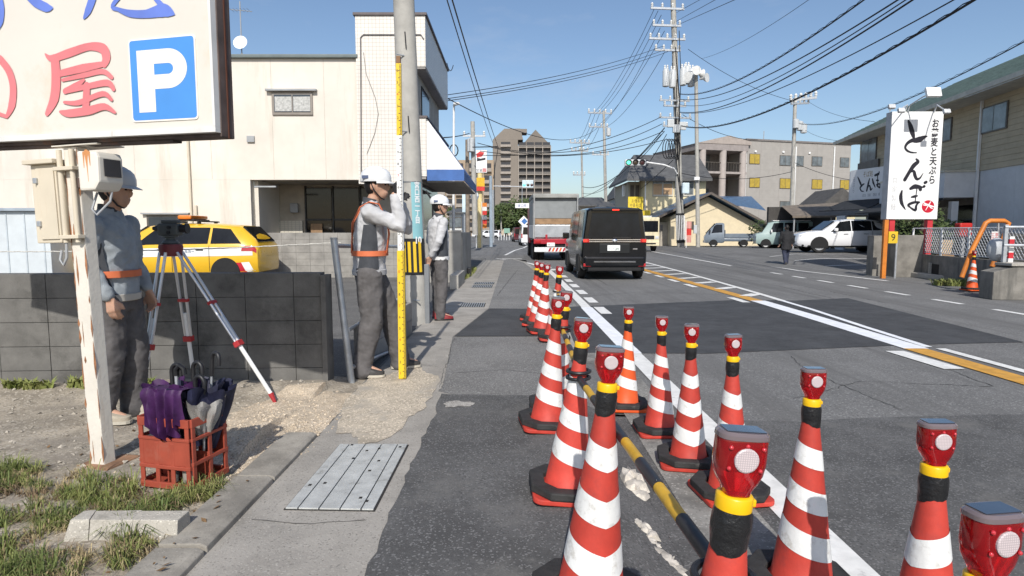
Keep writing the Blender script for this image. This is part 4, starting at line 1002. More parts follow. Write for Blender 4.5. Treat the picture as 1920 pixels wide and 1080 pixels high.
def person(label, loc, rz, J, cols, head_yaw=0, head_pitch=0, S=1.0, vox=.011, hard=True, hair=True, gloves=False, coat_len=0, hand_pose=None, bulk=1.0, group=None, belts=True, helmet_m=None):
    W = Matrix.Translation(Vector(loc)) @ Matrix.Rotation(rz,4,'Z') @ Matrix.Diagonal((S,S,S,1))
    t = thing('person', label, 'person', loc, rz, group)
    hip, kn, an, toe, sh, el, wr = J['hip'], J['knee'], J['ankle'], J['toe'], J['shoulder'], J['elbow'], J['wrist']
    pel = (Vector(hip[0])+Vector(hip[1]))/2; chest = (Vector(sh[0])+Vector(sh[1]))/2; hc = Vector(J['head'])
    RH = Matrix.Rotation(head_yaw,3,'Z') @ Matrix.Rotation(head_pitch,3,'X')
    # one continuous body
    b = MB()
    b.ell(hc, (.076,.094,.112), 20, 14, RH)
    b.ell(hc+RH @ Vector((0,.035,-.06)), (.055,.062,.062), 16, 10, RH)             # jaw
    b.ell(hc+RH @ Vector((0,.098,-.018)), (.015,.022,.026), 10, 8, RH)              # nose
    b.ell(hc+RH @ Vector((0,.089,-.062)), (.026,.012,.010), 10, 6, RH)              # mouth
    for s in (-1,1):
        b.ell(hc+RH @ Vector((s*.078,-.008,-.01)), (.012,.024,.034), 8, 6, RH)      # ears
        b.ell(hc+RH @ Vector((s*.034,.084,.022)), (.022,.014,.008), 8, 6, RH)       # brow
    capsule(b, [hc+Vector((0,-.015,-.08)), chest+Vector((0,0,.03))], [.052,.06])
    rings(b, [(pel+Vector((0,0,-.06)),.14,.10),(pel.lerp(chest,.3),.13,.095),(pel.lerp(chest,.7),.155,.10),(chest,.15,.08)])
    hands = []
    for s in (0,1):
        capsule(b, [sh[s],el[s],wr[s]], [.045,.038,.027])
        capsule(b, [hip[s],kn[s],an[s]], [.075,.052,.036])
        capsule(b, [an[s], Vector(toe[s])], [.035,.03])
        f = (Vector(wr[s])-Vector(el[s])).normalized()
        hd = J.get('handdir',[None,None])[s] or f; hd = Vector(hd).normalized()
        pn = Vector((-1 if s==0 else 1,0,0)); 
        if J.get('palm'): pn = Vector(J['palm'][s])
        pn = (pn-hd*pn.dot(hd)).normalized(); sd = hd.cross(pn)
        w0 = Vector(wr[s]); H = b if not gloves else MB()
        k0 = w0+hd*.015; k1 = w0+hd*.085
        for q in (-1,-.33,.33,1): capsule(H, [k0+sd*.016*q, k1+sd*.030*q], [.014,.0135], 8)
        curl = J.get('curl',(.5,.5))[s]
        for fi,(q,l) in enumerate(((-1,.062),(-.33,.074),(.33,.070),(1,.055))):
            p = k1+sd*.030*q; pts=[p]; a = 0; d = hd.copy()
            for seg in (.45,.32,.25):
                a += curl*.75; d = hd*math.cos(a)-pn*math.sin(a); p = p+d*l*seg*1.15; pts.append(p)
            capsule(H, pts, [.0095,.009,.0085,.0075], 8)
        th = k0+hd*.018+sd*.030*(-1); d = (hd*.75-sd*.75-pn*.3*curl).normalized()
        capsule(H, [th, th+d*.035, th+d*.035+(hd*.8-pn*.5*curl-sd*.1).normalized()*.035], [.013,.0105,.009], 8)
        if gloves: hands.append(H)
    skin_union('body', b, skinm, t, .0072, W, 2)
    for H in hands: skin_union('glove', H, glovem, t, .006, W, 2)
    # jacket
    j = MB(); fw = J.get('fw',0); low = coat_len
    secs = [(pel+Vector((0,0,-.02-low)),.185+low*.12,.135+low*.1),(pel+Vector((0,0,.06)),.178,.132),(pel.lerp(chest,.35),.178,.136),(pel.lerp(chest,.62),.184,.138),(pel.lerp(chest,.85),.186,.122),(chest+Vector((0,0,-.01)),.165,.095),(chest+Vector((0,-.005,.045)),.095,.075),(chest+Vector((0,.0,.085)),.07,.068)]
    rings(j, secs, 24)
    for s in (0,1):
        we = Vector(wr[s])+(Vector(el[s])-Vector(wr[s])).normalized()*.02
        capsule(j, [Vector(sh[s])+Vector(((.02 if s==0 else -.02),0,-.015)), el[s], we], [.068,.054,.041], 14)
        j.ell(Vector(sh[s])+Vector(((.02 if s==0 else -.02),0,-.02)), (.070,.070,.070), 12, 8)
    jk = skin_union('jacket', j, cols['jacket'], t, vox, W, 4, .011, (9,9,11))
    if coat_len < .2:
        hem = MB(); N_=30; vs=[]
        for z_,gr_ in ((-.035-low,.002),(-.03-low,.010),(.012-low,.012),(.016-low,.002)):
            for k in range(N_): a=2*math.pi*k/N_; vs.append(W @ (pel+Vector(((.183+gr_)*math.cos(a),(.135+gr_)*math.sin(a),z_))))
        hem.add(vs,[(i*N_+k,i*N_+(k+1)%N_,(i+1)*N_+(k+1)%N_,(i+1)*N_+k) for i in range(3) for k in range(N_)]); hem.build('hem', cols.get('hem',cols['jacket']), jk, smooth=True)
    if 'panel' in cols:      # darker side panels and undersleeves
        for s in (0,1):
            sx = -1 if s else 1; m = MB(); vs=[]; K=10; Q=8
            for i in range(K):
                f = i/(K-1); c = pel.lerp(chest,.05+.72*f); rx = (.182 if f<.3 else .182+.016*min(1,(f-.3)/.4))+.010; ry=.146
                hw = .55-.25*f
                for q in range(Q):
                    a = (0 if s==0 else math.pi) + (-hw+2*hw*q/(Q-1))*1.15 + (.0)
                    vs.append(W @ (c+Vector((rx*math.cos(a)*1.0, ry*math.sin(a), 0))))
            m.add(vs,[(i*Q+q,i*Q+q+1,(i+1)*Q+q+1,(i+1)*Q+q) for i in range(K-1) for q in range(Q-1)]); m.build('side_panel', cols['panel'], jk, smooth=True)
    cl = MB(); vs=[]; N_=20
    for z_,r_ in ((.02,.088),(.07,.070),(.105,.066),(.105,.058)):
        for k in range(N_): a=2*math.pi*k/N_; vs.append(W @ (chest+Vector((r_*1.05*math.cos(a),r_*math.sin(a)-.0+.0,z_+.015*math.sin(a)*-1))))
    cl.add(vs,[(i*N_+k,i*N_+(k+1)%N_,(i+1)*N_+(k+1)%N_,(i+1)*N_+k) for i in range(3) for k in range(N_)]); cl.build('collar', cols.get('panel',cols['jacket']), jk, smooth=True)
    # trousers
    p = MB(); rings(p, [(pel+Vector((0,0,-.10)),.15,.115),(pel+Vector((0,0,-.02)),.168,.124),(pel+Vector((0,0,.05)),.16,.115)], 22)
    for s in (0,1):
        a_ = Vector(an[s]); capsule(p, [Vector(hip[s])+Vector((0,0,-.01)), kn[s], a_+Vector((0,-.01,.02)), a_+Vector((0,-.005,-.045))], [.100*bulk,.085*bulk,.072*bulk,.074*bulk], 16)
    skin_union('trousers', p, cols['trousers'], t, vox, W, 3, .010, (9,9,7))
    # shoes
    for s in (0,1):
        a_ = Vector(an[s]); tv = Vector(toe[s]); d = Vector((tv.x-a_.x,tv.y-a_.y,0)).normalized(); sdv = Vector((d.y,-d.x,0)); base = Vector((a_.x,a_.y,0)); g0 = a_.z-.085
        m = MB(); sole = MB()
        outl = [(-.085,.030),(-.06,.040),(0,.042),(.08,.050),(.13,.046),(.165,.032),(.178,.012)]
        prof = [(g0+.022,1.0),(g0+.045,.98),(g0+.062,.85)]
        def ol(k, zf=0): return [(y,w_*k) for y,w_ in outl]+[(y,-w_*k) for y,w_ in reversed(outl)]
        o1=ol(1); n=len(o1); vs=[]
        for zz,k,topf in ((g0+.018,1,0),(g0+.045,1.0,0),(g0+.068,.8,1)):
            for y,w_ in o1:
                hz = zz if not topf else g0+.105-.055*max(0,min(1,(y+.02)/.13)); vs.append(base+d*(y*(.97 if topf else 1))+sdv*w_*k+Vector((0,0,hz)))
        m.add(vs,[(i*n+k,i*n+(k+1)%n,(i+1)*n+(k+1)%n,(i+1)*n+k) for i in range(2) for k in range(n)]+[tuple(2*n+k for k in range(n)),tuple(range(n-1,-1,-1))])
        m.xf(W); so_=m.build('shoe', cols['shoe'], t, smooth=True)
        sole.add([base+d*y*1.03+sdv*w_*1.06+Vector((0,0,g0)) for y,w_ in o1]+[base+d*y*1.03+sdv*w_*1.06+Vector((0,0,g0+.02)) for y,w_ in o1],[(k,(k+1)%n,n+(k+1)%n,n+k) for k in range(n)]+[tuple(n+k for k in range(n)),tuple(range(n-1,-1,-1))])
        sole.xf(W); sole.build('sole', cols.get('sole',black), so_)
    # hair
    h = MB()
    h.ell(hc+RH @ Vector((0,-.016,.012)), (.083,.092,.114), 18, 12, RH)
    vv=[]; 
    hm_ = h
    face_cut = lambda q: (q.y>.045 and q.z<.05) or (q.z < -.085)
    keep=[]; inv=RH.inverted()
    ff=[]
    for f in hm_.f:
        c=sum((hm_.v[i] for i in f),Vector())/len(f); q=inv @ (c-hc)
        if not face_cut(q): ff.append(f)
    hm_.f=ff; hm_.xf(W); hm_.build('hair', hairm, t, smooth=True)
    for s in (-1,1):
        m=MB().ell(W @ (hc+RH @ Vector((s*.033,.089,.006))),(.010*S,.007*S,.006*S),8,6); m.build('eye', M('eye',(.02,.015,.012),.2), t, smooth=True)
    if hard:
        hm2 = helmet_m or M('helmet white',(.74,.75,.76),.25,var=.04,coat=.3)
        HM = W @ Matrix.Translation(hc+RH @ Vector((0,-.008,.030))) @ RH.to_4x4()
        he = MB(); prof=[(.118,.0),(.121,.012),(.118,.05),(.105,.085),(.082,.108),(.045,.122),(.012,.126)]
        N_=32; vs=[]
        for r_,z_ in prof:
            for k in range(N_): a=2*math.pi*k/N_; vs.append(HM @ Vector((r_*.93*math.cos(a),r_*1.12*math.sin(a),z_)))
        he.add(vs,[(i*N_+k,i*N_+(k+1)%N_,(i+1)*N_+(k+1)%N_,(i+1)*N_+k) for i in range(len(prof)-1) for k in range(N_)]+[tuple((len(prof)-1)*N_+k for k in range(N_))])
        hb=he.build('helmet', hm2, t, smooth=True)
        br = MB(); vs=[]; K=13
        for i in range(K):
            a=R(20+140*i/(K-1)); 
            for r_,z_ in ((1.0,.004),(1.0+.34*math.sin(R(180*i/(K-1))),-.012),(1.0+.34*math.sin(R(180*i/(K-1))),-.017),(1.0,-.004)):
                vs.append(HM @ Vector((.111*math.cos(a)*r_**.6,.134*math.sin(a)*r_,z_)))
        br.add(vs,[(i*4+q,(i+1)*4+q,(i+1)*4+(q+1)%4,i*4+(q+1)%4) for i in range(K-1) for q in range(4)]); br.build('brim', hm2, hb, smooth=True)
        rg=MB(); 
        for sx in (-.028,0,.028):
            rg.tube([HM @ Vector((sx,.105*math.cos(q),.045+.083*math.sin(q))) for q in [R(25+130*i/12) for i in range(13)]], .006*S, 6)
        rg.build('ridges', hm2, hb, smooth=True)
        lgx=M('helmet badge',(.10,.13,.22),.4)
        for s in (-1,1):
            bm_=HM @ frame((s*.110,-.05,.035),(0,s,0),(0,0,1)); MB().mbox(bm_,-.028,.028,-.012,.014,-.012,.0035).build('badge', lgx, hb)
        stp_=MB()
        for s in (-1,1): stp_.tube([W @ (hc+RH @ Vector(q)) for q in ((s*.086,-.02,.03),(s*.084,.005,-.04),(s*.05,.05,-.105),(0,.062,-.118))], .006*S, 6)
        stp_.build('chin_strap', black, hb, smooth=True)
    if belts:
        om=M('harness orange',(.66,.17,.07),.6,var=.1)
        m=MB(); zc_=pel.lerp(chest,.30); N_=30; vs=[]
        for z_,g_ in ((-.022,.0),(-.022,.014),(.022,.014),(.022,.0)):
            for k in range(N_): a=2*math.pi*k/N_; vs.append(W @ (zc_+Vector(((.184+g_)*math.cos(a),(.142+g_)*math.sin(a),z_))))
        m.add(vs,[(i*N_+k,i*N_+(k+1)%N_,(i+1)*N_+(k+1)%N_,(i+1)*N_+k) for i in range(3) for k in range(N_)]); m.build('belt', om, t, smooth=True)
        for s in ((-1,1) if belts is True else ()):
            pts=[pel.lerp(chest,.30)+Vector((s*.10,.142,0)),pel.lerp(chest,.62)+Vector((s*.105,.156,0)),pel.lerp(chest,.86)+Vector((s*.11,.135,0)),chest+Vector((s*.105,.07,.055)),chest+Vector((s*.10,-.01,.072)),chest+Vector((s*.09,-.085,.03)),pel.lerp(chest,.80)+Vector((s*.06,-.15,0)),pel.lerp(chest,.5)+Vector((-s*.02,-.153,0)),pel.lerp(chest,.32)+Vector((-s*.06,-.15,0))]
            MB().tube([W @ q for q in pts], .018*S, 8, True, .35, None).build('strap', om, t, smooth=True)
    return t
jgrey=M('jacket grey',(.30,.33,.355),.75,var=.12,scale=9,bump=.2,bscale=200); jpanel=M('jacket dark panel',(.055,.06,.07),.75,var=.15,scale=12)
jlight=M('jacket light grey',(.50,.50,.51),.75,var=.10,scale=9,bump=.15,bscale=200); trs=M('work trousers',(.115,.108,.108),.85,var=.18,scale=10,bump=.2,bscale=220)
shoe_d=M('shoe dark',(.05,.048,.046),.6,var=.2); shoe_l=M('shoe pale',(.42,.37,.29),.7,var=.15); shoe_r=M('shoe red',(.30,.03,.035),.6,var=.2); sole_w=M('sole pale',(.5,.46,.38),.7)
# surveyor: in profile, facing right
J=dict(hip=[(.09,0,.86),(-.09,0,.86)],knee=[(.10,.0,.47),(-.10,.05,.47)],ankle=[(.11,-.05,.085),(-.10,.03,.085)],toe=[(.12,.09,.03),(-.11,.17,.03)],
  shoulder=[(.185,.0,1.36),(-.185,.0,1.36)],elbow=[(.225,-.03,1.08),(-.22,.02,1.08)],wrist=[(.205,.09,.86),(-.20,.12,.87)],head=(0,.045,1.575),
  handdir=[(0.02,.25,-1),(0,.25,-1)],palm=[(1,.2,0),(-1,.2,0)],curl=(.55,.55))
ga=G(229,783,.13); person('man with a blue-grey work jacket and white helmet beside the tripod, hands low', (ga.x,ga.y,.13), R(-88), J,
   dict(jacket=jgrey,panel=jpanel,trousers=trs,shoe=shoe_l,sole=sole_w,hem=M('hem cream',(.5,.47,.42),.8)), S=.995, head_pitch=R(-6), bulk=1.12, belts='waist', helmet_m=M('helmet grey white',(.52,.53,.54),.35,var=.06))
lampA=MB()
# staff holder: facing right and slightly away, hands raised to the staff
J=dict(hip=[(.09,0,.89),(-.09,0,.89)],knee=[(.13,.02,.48),(-.13,.17,.49)],ankle=[(.14,-.06,.085),(-.15,.25,.085)],toe=[(.17,.08,.03),(-.17,.39,.03)],
  shoulder=[(.185,.02,1.40),(-.185,.03,1.40)],elbow=[(.25,.28,1.26),(-.08,.33,1.25)],wrist=[(.215,.225,1.53),(.09,.275,1.46)],head=(0,.075,1.615),
  handdir=[(-.1,.1,1),(.75,.05,.5)],palm=[(.3,-.95,0),(-.3,-.95,0)],curl=(.9,.9))
gb=G(700,699,.115); person('white helmeted worker in pale jacket holding up the levelling staff', (gb.x-.02,gb.y+.02,.115), R(-80), J,
   dict(jacket=jlight,panel=jpanel,trousers=trs,shoe=shoe_d,sole=sole_w), S=1.06, head_yaw=R(-18), gloves=True, bulk=1.14)
# far worker
J=dict(hip=[(.09,0,.88),(-.09,0,.88)],knee=[(.10,.01,.48),(-.12,.03,.48)],ankle=[(.11,-.02,.085),(-.13,.04,.085)],toe=[(.15,.12,.03),(-.16,.18,.03)],
  shoulder=[(.185,.0,1.39),(-.185,.0,1.39)],elbow=[(.25,-.09,1.11),(-.25,-.04,1.12)],wrist=[(.15,-.17,.90),(-.20,.03,.88)],head=(0,.03,1.60),curl=(.6,.6))
gc=G(826,598,.11); person('white helmeted worker with red shoes standing beyond the utility pole', (gc.x-.02,gc.y,.11), R(-62), J,
   dict(jacket=jlight,panel=jpanel,trousers=trs,shoe=shoe_r,sole=black,hem=M('hem white',(.7,.7,.7),.6)), S=1.045, head_yaw=R(-20), vox=.013, belts=False)
# pedestrian walking away across the yard
dk=M('dark coat',(.022,.022,.025),.85,var=.2); jn=M('dark jeans',(.035,.042,.075),.8,var=.2)
J=dict(hip=[(.08,0,.85),(-.08,0,.85)],knee=[(.08,.10,.47),(-.08,-.02,.47)],ankle=[(.07,.13,.085),(-.07,-.16,.10)],toe=[(.08,.27,.03),(-.07,-.03,.03)],
  shoulder=[(.175,0,1.33),(-.175,0,1.33)],elbow=[(.23,-.05,1.07),(-.23,.03,1.07)],wrist=[(.23,.02,.84),(-.23,.12,.86)],head=(0,.02,1.53),curl=(.5,.5))
gd_=G(1473,497,.006); person('pedestrian in a long black hooded coat walking away across the car yard', (gd_.x,gd_.y,.03), R(-4), J,
   dict(jacket=dk,trousers=jn,shoe=shoe_d), S=1.0, vox=.016, hard=False, belts=False, coat_len=.22)

# car yard across the road rises gently from the street
def sstep(a,b,x):
    k=max(0,min(1,(x-a)/(b-a))); return k*k*(3-2*k)
def YARD(x, y): return .006 + .33*sstep(20.5,30,y)*sstep(10.4,13.6,x)*(1-.45*sstep(36,46,y))
yd=MB(); NX,NY=40,60
yv=[(10.35+i*28/NX, 17.6+j*60/NY) for j in range(NY+1) for i in range(NX+1)]
yd.add([(x,y,YARD(x,y)-.003) for x,y in yv],[(j*(NX+1)+i,j*(NX+1)+i+1,(j+1)*(NX+1)+i+1,(j+1)*(NX+1)+i) for j in range(NY) for i in range(NX)])
struct('car_yard', yd, asphalt, smooth=True, fix=False)
for i in range(4):
    m=MB(); n=10; vs=[]
    for k in range(n+1):
        x=12.2+k*.34; y=21.2+i*2.6
        vs+=[(x,y,YARD(x,y)+.004),(x,y+.12,YARD(x,y+.12)+.004)]
    m.add(vs,[(2*k,2*k+1,2*k+3,2*k+2) for k in range(n)]); struct('bay_line', m, white_p)

# ------------------------------------------------------------------ vehicles (built along +y, rear at y = 0)
rimm=M('alloy rim',(.42,.43,.45),.35,metal=.15,var=.06); rim_dark=M('dark rim',(.06,.06,.065),.35,metal=.5)
tail_on=M('tail lamp lit',(.9,.03,.015),.3,emit=1.6); tail_off=M('tail lamp red',(.42,.015,.02),.12,var=.1,coat=1)
headm=M('headlamp',(.62,.65,.68),.08,var=.1,coat=1); platem=M('number plate',(.78,.79,.78),.5,var=.04); amber=M('amber',(.75,.27,.03),.2,coat=.6)
under=M('underbody',(.014,.014,.015),.8)
class Car:
    def __init__(s, name, label, st, paint, group=None):
        s.t = thing(name, label, name.split('_')[-1] if name.split('_')[-1] in ('van','truck','car') else 'car', (0,0,0), 0, group); s.st = st; s.paint = paint
        n = len(st); vs = []; s.rows = []
        for (y,zl,zb,zt,w_,wt) in st:
            rw = [(w_*.90,zl),(w_*.985,zl+.09),(w_,(zl+zb)*.5),(w_*.99,zb-.05),(w_*.968,zb),(wt,zt-.05),(wt*.88,zt-.008),(wt*.5,zt+.012),(0,zt+.018)]
            if zt-zb < .09: rw = rw[:4]+[(w_*.965,zb-.02),(w_*.93,zt-.02),(w_*.8,zt),(w_*.45,zt+.012),(0,zt+.016)]
            s.rows.append((y,rw))
        K = 9
        for y,rw in s.rows:
            for x,z in rw: vs.append((x,y,z))
            for x,z in rw[:-1]: vs.append((-x,y,z))
        per = K+K-1; fs = []
        def idx(i,j,sd): return i*per+j if (sd==0 or j==K-1) else i*per+K+j
        for i in range(n-1):
            for j in range(K-1):
                fs.append((idx(i,j,0),idx(i+1,j,0),idx(i+1,j+1,0),idx(i,j+1,0))); fs.append((idx(i,j,1),idx(i,j+1,1),idx(i+1,j+1,1),idx(i+1,j,1)))
        for i in (0,n-1):
            for j in range(K-1): fs.append((idx(i,j,0),idx(i,j+1,0),idx(i,j+1,1),idx(i,j,1)))
        for i in range(n-1): fs.append((idx(i,0,0),idx(i,0,1),idx(i+1,0,1),idx(i+1,0,0)))
        s.body = MB().add(vs,fs).build('body', paint, s.t, smooth=True)
    def at(s, y, r):
        rows=s.rows
        for (y0,a),(y1,b) in zip(rows,rows[1:]):
            if y0<=y<=y1:
                k=(y-y0)/(y1-y0); i=int(r); f=r-i; i2=min(i+1,8)
                g=lambda q:Vector((q[i][0]+(q[i2][0]-q[i][0])*f,0,q[i][1]+(q[i2][1]-q[i][1])*f))
                p=g(a).lerp(g(b),k); return Vector((p.x,y,p.z))
        return Vector((0,y,1))
    def window(s, yb0,yb1,yt0,yt1,name='side_window',r0=4.08,r1=4.92,mat=None,off=.008,sides=(1,-1),n=8,rb=None):
        for sd in sides:
            vs=[]; rr=[r0+(r1-r0)*k/3 for k in range(4)]
            for k,r in enumerate(rr):
                for i in range(n+1):
                    u=i/n; yb=yb0+(yb1-yb0)*u; yt=yt0+(yt1-yt0)*u; y=yb+(yt-yb)*k/3; p=s.at(y,r); vs.append(Vector(((p.x+off)*sd,p.y,p.z)))
            m=n+1; MB().add(vs,[(k*m+i,k*m+i+1,(k+1)*m+i+1,(k+1)*m+i) for k in range(3) for i in range(n)]).build(name, mat or glass_dark, s.t, smooth=True)
    def strip(s, y0,y1,r0,r1,name,mat,off=.006,sides=(1,-1),n=14,par=None):
        s.window(y0,y1,y0,y1,name,r0,r1,mat,off,sides,n)
    def quad(s, name, pts, mat, off=.01, parent=None, bul=0, th=.008):
        pts=[Vector(p) for p in pts]; nn=(pts[1]-pts[0]).cross(pts[3]-pts[0]).normalized()
        a=[p+nn*off for p in pts]; b=[p-nn*th for p in pts]
        return MB().add(a+b,[(0,1,2,3),(7,6,5,4),(0,4,5,1),(1,5,6,2),(2,6,7,3),(3,7,4,0)]).build(name, mat, parent or s.t)
    def box(s, name, a, mat, bev=.01, parent=None): return MB().box(*a).build(name, mat, parent or s.t, bevel=bev)
    def wheel(s, y, r, w_, x, rim=None, arch=True, archm=None, sides=(1,-1)):
        for sd in sides:
            if arch:
                m=MB(); pts=[(1.08*r*math.cos(R(a)),1.08*r*math.sin(R(a))) for a in range(-20,201,10)]
                MB().prism(pts, frame((sd*(x-.06),y,r),(0,1,0),(0,0,1)) , -.075 if sd<0 else -.075, .075).build('wheel_arch', archm or under, s.t)
            wm=frame((sd*(x-w_/2),y,r),(0,1,0),(0,0,1))
            if sd<0: wm=wm @ Matrix.Rotation(math.pi,4,'Y')
            tw=MB().lathe([(r*.6,-w_/2),(r*.93,-w_/2),(r,-w_/2+.03),(r,w_/2-.03),(r*.93,w_/2),(r*.68,w_/2),(r*.66,w_/2-.03)],28,m=wm).build('wheel', tyre, s.t, smooth=True)
            rm=MB().lathe([(.03,w_/2-.012),(r*.14,w_/2-.01)],14,m=wm); rm.lathe([(r*.60,w_/2-.029),(r*.3,w_/2-.027)],20,m=wm); rm.lathe([(r*.67,w_/2-.035),(r*.67,w_/2-.005),(r*.60,w_/2-.005),(r*.58,w_/2-.035)],28,m=wm)
            for k in range(5):
                q=wm @ Matrix.Rotation(R(72*k),4,'Z'); rm.mbox(q,.02,r*.62,-r*.075,r*.075,w_/2-.035,w_/2-.010)
            rm.build('rim', rim or rimm, tw)
    def done(s, loc, rz, sc=1): place(s.t, loc, rz, sc); return s.t
def plate_txt(car, s, c, xd, h=.07, mat=None, w_=.26):
    text_obj(s, frame(c, xd, (0,0,1)), h, mat or M('plate ink',(.02,.09,.06),.5), car.t, 'plate_figures', .001, wmax=w_, bold=.01)

# black minivan seen from behind
vb=M('metallic black',(.006,.007,.009),.15,var=.1,coat=.35,spec=.3)
W_=.865
st=[(0,.30,1.05,1.84,W_*.955,.70),(.05,.27,1.06,1.88,W_*.985,.725),(.35,.22,1.06,1.90,W_,.74),(1.4,.22,1.05,1.91,W_,.75),(2.7,.22,1.04,1.90,W_,.75),(3.35,.22,1.03,1.86,W_,.74),(4.05,.22,1.02,1.15,W_*.99,.7),(4.5,.25,.98,1.04,W_*.96,.6),(4.68,.3,.75,.82,W_*.85,.5)]
c=Car('minivan','glossy black minivan stopped behind the dump truck, brake lamps lit',st,vb); c.t['category']='van'
c.window(.25,1.15,.38,1.15); c.window(1.25,2.15,1.25,2.15); c.window(2.22,3.1,2.22,2.95); c.window(3.15,3.6,3.05,3.25)
rw=M('rear glass',(.010,.013,.018),.05,var=.2,spec=.25)
gl=c.quad('rear_window',[(-.70,-.005,1.10),(.70,-.005,1.10),(.60,-.0,1.76),(-.60,-.0,1.76)],rw,.012)
c.quad('curtain',[(-.34,-.001,1.20),(-.10,-.001,1.20),(-.10,.0,1.55),(-.34,.0,1.55)],M('pale seat cover',(.13,.15,.17),.6),.0135,gl,th=.0005)
c.box('spoiler',(-.62,.62,-.09,.10,1.80,1.875),vb,.02); c.box('brake_lamp',(-.09,.09,-.094,-.085,1.815,1.845),tail_on,.004)
bar_=c.box('chrome_bar',(-.72,.72,-.034,.01,.995,1.02),chrome,.004); c.box('chrome_bar',(-.72,.72,-.034,.01,1.045,1.07),chrome,.004)
for sd in (-1,1):
    tl=MB().box(min(sd*.83,sd*.66),max(sd*.83,sd*.66),-.035,.10,.985,1.08).build('tail_lamp', tail_off, c.t, bevel=.012)
    MB().box(min(sd*.81,sd*.73),max(sd*.81,sd*.73),-.041,-.034,1.005,1.06).build('lit_core', tail_on, tl)
    c.box('reflector',(min(sd*.82,sd*.62),max(sd*.82,sd*.62),-.055,-.0,.36,.44),tail_off,.01)
    c.box('mirror',(min(sd*.87,sd*1.06),max(sd*.87,sd*1.06),2.95,3.1,1.05,1.24),vb,.03)
MB().lathe([(.035,-.01),(.05,0),(.035,.012)],20,m=frame((0,-.036,1.035),(1,0,0),(0,0,1)) @ Matrix.Diagonal((1.35,.95,1,1))).build('emblem', chrome, c.t, smooth=True)
c.box('plate_recess',(-.40,.40,-.012,.0,.70,.955),M('recess',(.008,.009,.01),.4),.01)
c.box('number_plate',(-.19,.14,-.026,-.013,.77,.915),platem,.004); plate_txt(c,'・・34',(-.025,-.027,.82),(1,0,0),.06)
c.box('bumper',(-.80,.80,-.06,.12,.34,.62),vb,.05); c.box('bumper_lip',(-.70,.70,-.045,.1,.24,.335),under,.02)
c.box('wiper',(-.05,.42,-.03,-.02,1.11,1.125),black,.003); c.box('badge',(.48,.60,-.012,-.004,.80,.83),chrome,.003); c.box('bumper_trim',(-.55,.55,-.068,-.058,.46,.50),M('satin chrome',(.25,.26,.28),.2,metal=1),.004)
c.wheel(.75,.32,.2,W_+.012); c.wheel(3.55,.32,.2,W_+.012)
c.done((X(1152,17.7,.6),17.7,.004),R(1.0),1.10)

# dump truck ahead
t=thing('dump_truck','grey bodied dump truck with red and white tail seen ahead of the minivan','truck',(0,0,0)); tk=t
steelg=M('truck grey',(.30,.31,.315),.5,var=.12,scale=3,stain=(.2,.19,.17),stainamt=.3,streak=True,stscale=3); tred=M('truck red',(.40,.02,.035),.4,var=.1); wh2=M('truck white',(.72,.73,.74),.4,var=.06,stain=(.5,.5,.5),stainamt=.2)
def tb(n,a,m,bv=.01,p=None): return MB().box(*a).build(n,m,p or t,bevel=bv)
tb('chassis',(-.45,.45,.1,7.2,.55,.85),under); tb('dump_body',(-1.08,1.08,.15,4.6,1.05,1.72),wh2,.02)
tb('tailgate',(-1.04,1.04,.06,.149,1.12,1.68),M('tailgate',(.42,.44,.46),.35,metal=.3,var=.12),.01)
for x in (-1.06,1.0): tb('body_post',(x,x+.06,.05,.148,1.05,3.12),steelg)
tb('front_board',(-1.06,1.06,4.3,4.42,1.72,3.1),steelg,.01); tb('top_rail',(-1.10,1.10,.10,4.45,2.98,3.18),M('cover roll',(.33,.33,.31),.7,var=.15),.04)
tb('cover_sheet',(-1.0,1.0,.30,.34,2.02,2.975),M('truck sheet',(.235,.25,.255),.7,var=.1,scale=2),.0)
tb('wood_rail',(-.99,.99,.12,.18,1.74,2.0),wood,.0)
for i in range(9): tb('wood_stake',(-.98+i*.24,-.94+i*.24,.10,.118,1.73,2.0),wood,.0)
tb('side_cover',(-1.07,-1.02,.4,4.3,1.73,2.97),steelg,.0); tb('side_cover',(1.02,1.07,.4,4.3,1.73,2.97),steelg,.0)
tb('rear_beam',(-1.05,1.05,.02,.14,.80,1.04),tred,.02)
for s in (-1,1):
    tb('tail_lamp',(min(s*1.0,s*.72),max(s*1.0,s*.72),-.02,.019,.85,.97),tail_off,.006); tb('hinge',(s*.45-.05,s*.45+.05,0,.05,.95,1.25),tred)
    tb('mud_flap',(min(s*1.0,s*.5),max(s*1.0,s*.5),.9,.92,.3,.85),black,.0)
tb('number_plate',(-.42,-.05,-.01,.018,.68,.86),platem,.004); text_obj('58-・・',frame((-.235,-.0115,.77),(1,0,0),(0,0,1)),.08,M('red ink',(.5,.05,.05),.5),t,'plate_figures',.001,wmax=.28)
tb('underrun_bar',(-1.02,1.02,.0,.08,.42,.64),wh2,.01)
for i in range(5): 
    MB().prism([(-.12+i*.17,.44),(-.03+i*.17,.44),(.05+i*.17,.62),(-.04+i*.17,.62)],frame((-.25,0,0),(1,0,0),(0,0,1)),.0005,.003).build('hazard_stripe',M('hazard orange',(.75,.16,.02),.4) if i%2 else tred,t)
def tw(x,y,r,w_):
    MB().lathe([(r*.5,-w_/2),(r*.93,-w_/2),(r,-w_/2+.03),(r,w_/2-.03),(r*.93,w_/2),(r*.5,w_/2)],24,m=frame((x,y,r),(0,1,0),(0,0,1))).build('wheel',tyre,t,smooth=True)
for y in (1.2,2.4,6.3):
    for s in (-1,1): tw(s*.92,y,.46,.28)
    if y<3: 
        for s in (-1,1): tw(s*.62,y,.46,.26)
tb('cab',(-1.05,1.05,5.0,7.1,.75,2.7),tred,.06); tb('fender',(-1.1,1.1,.7,2.9,.96,1.03),black,.01)
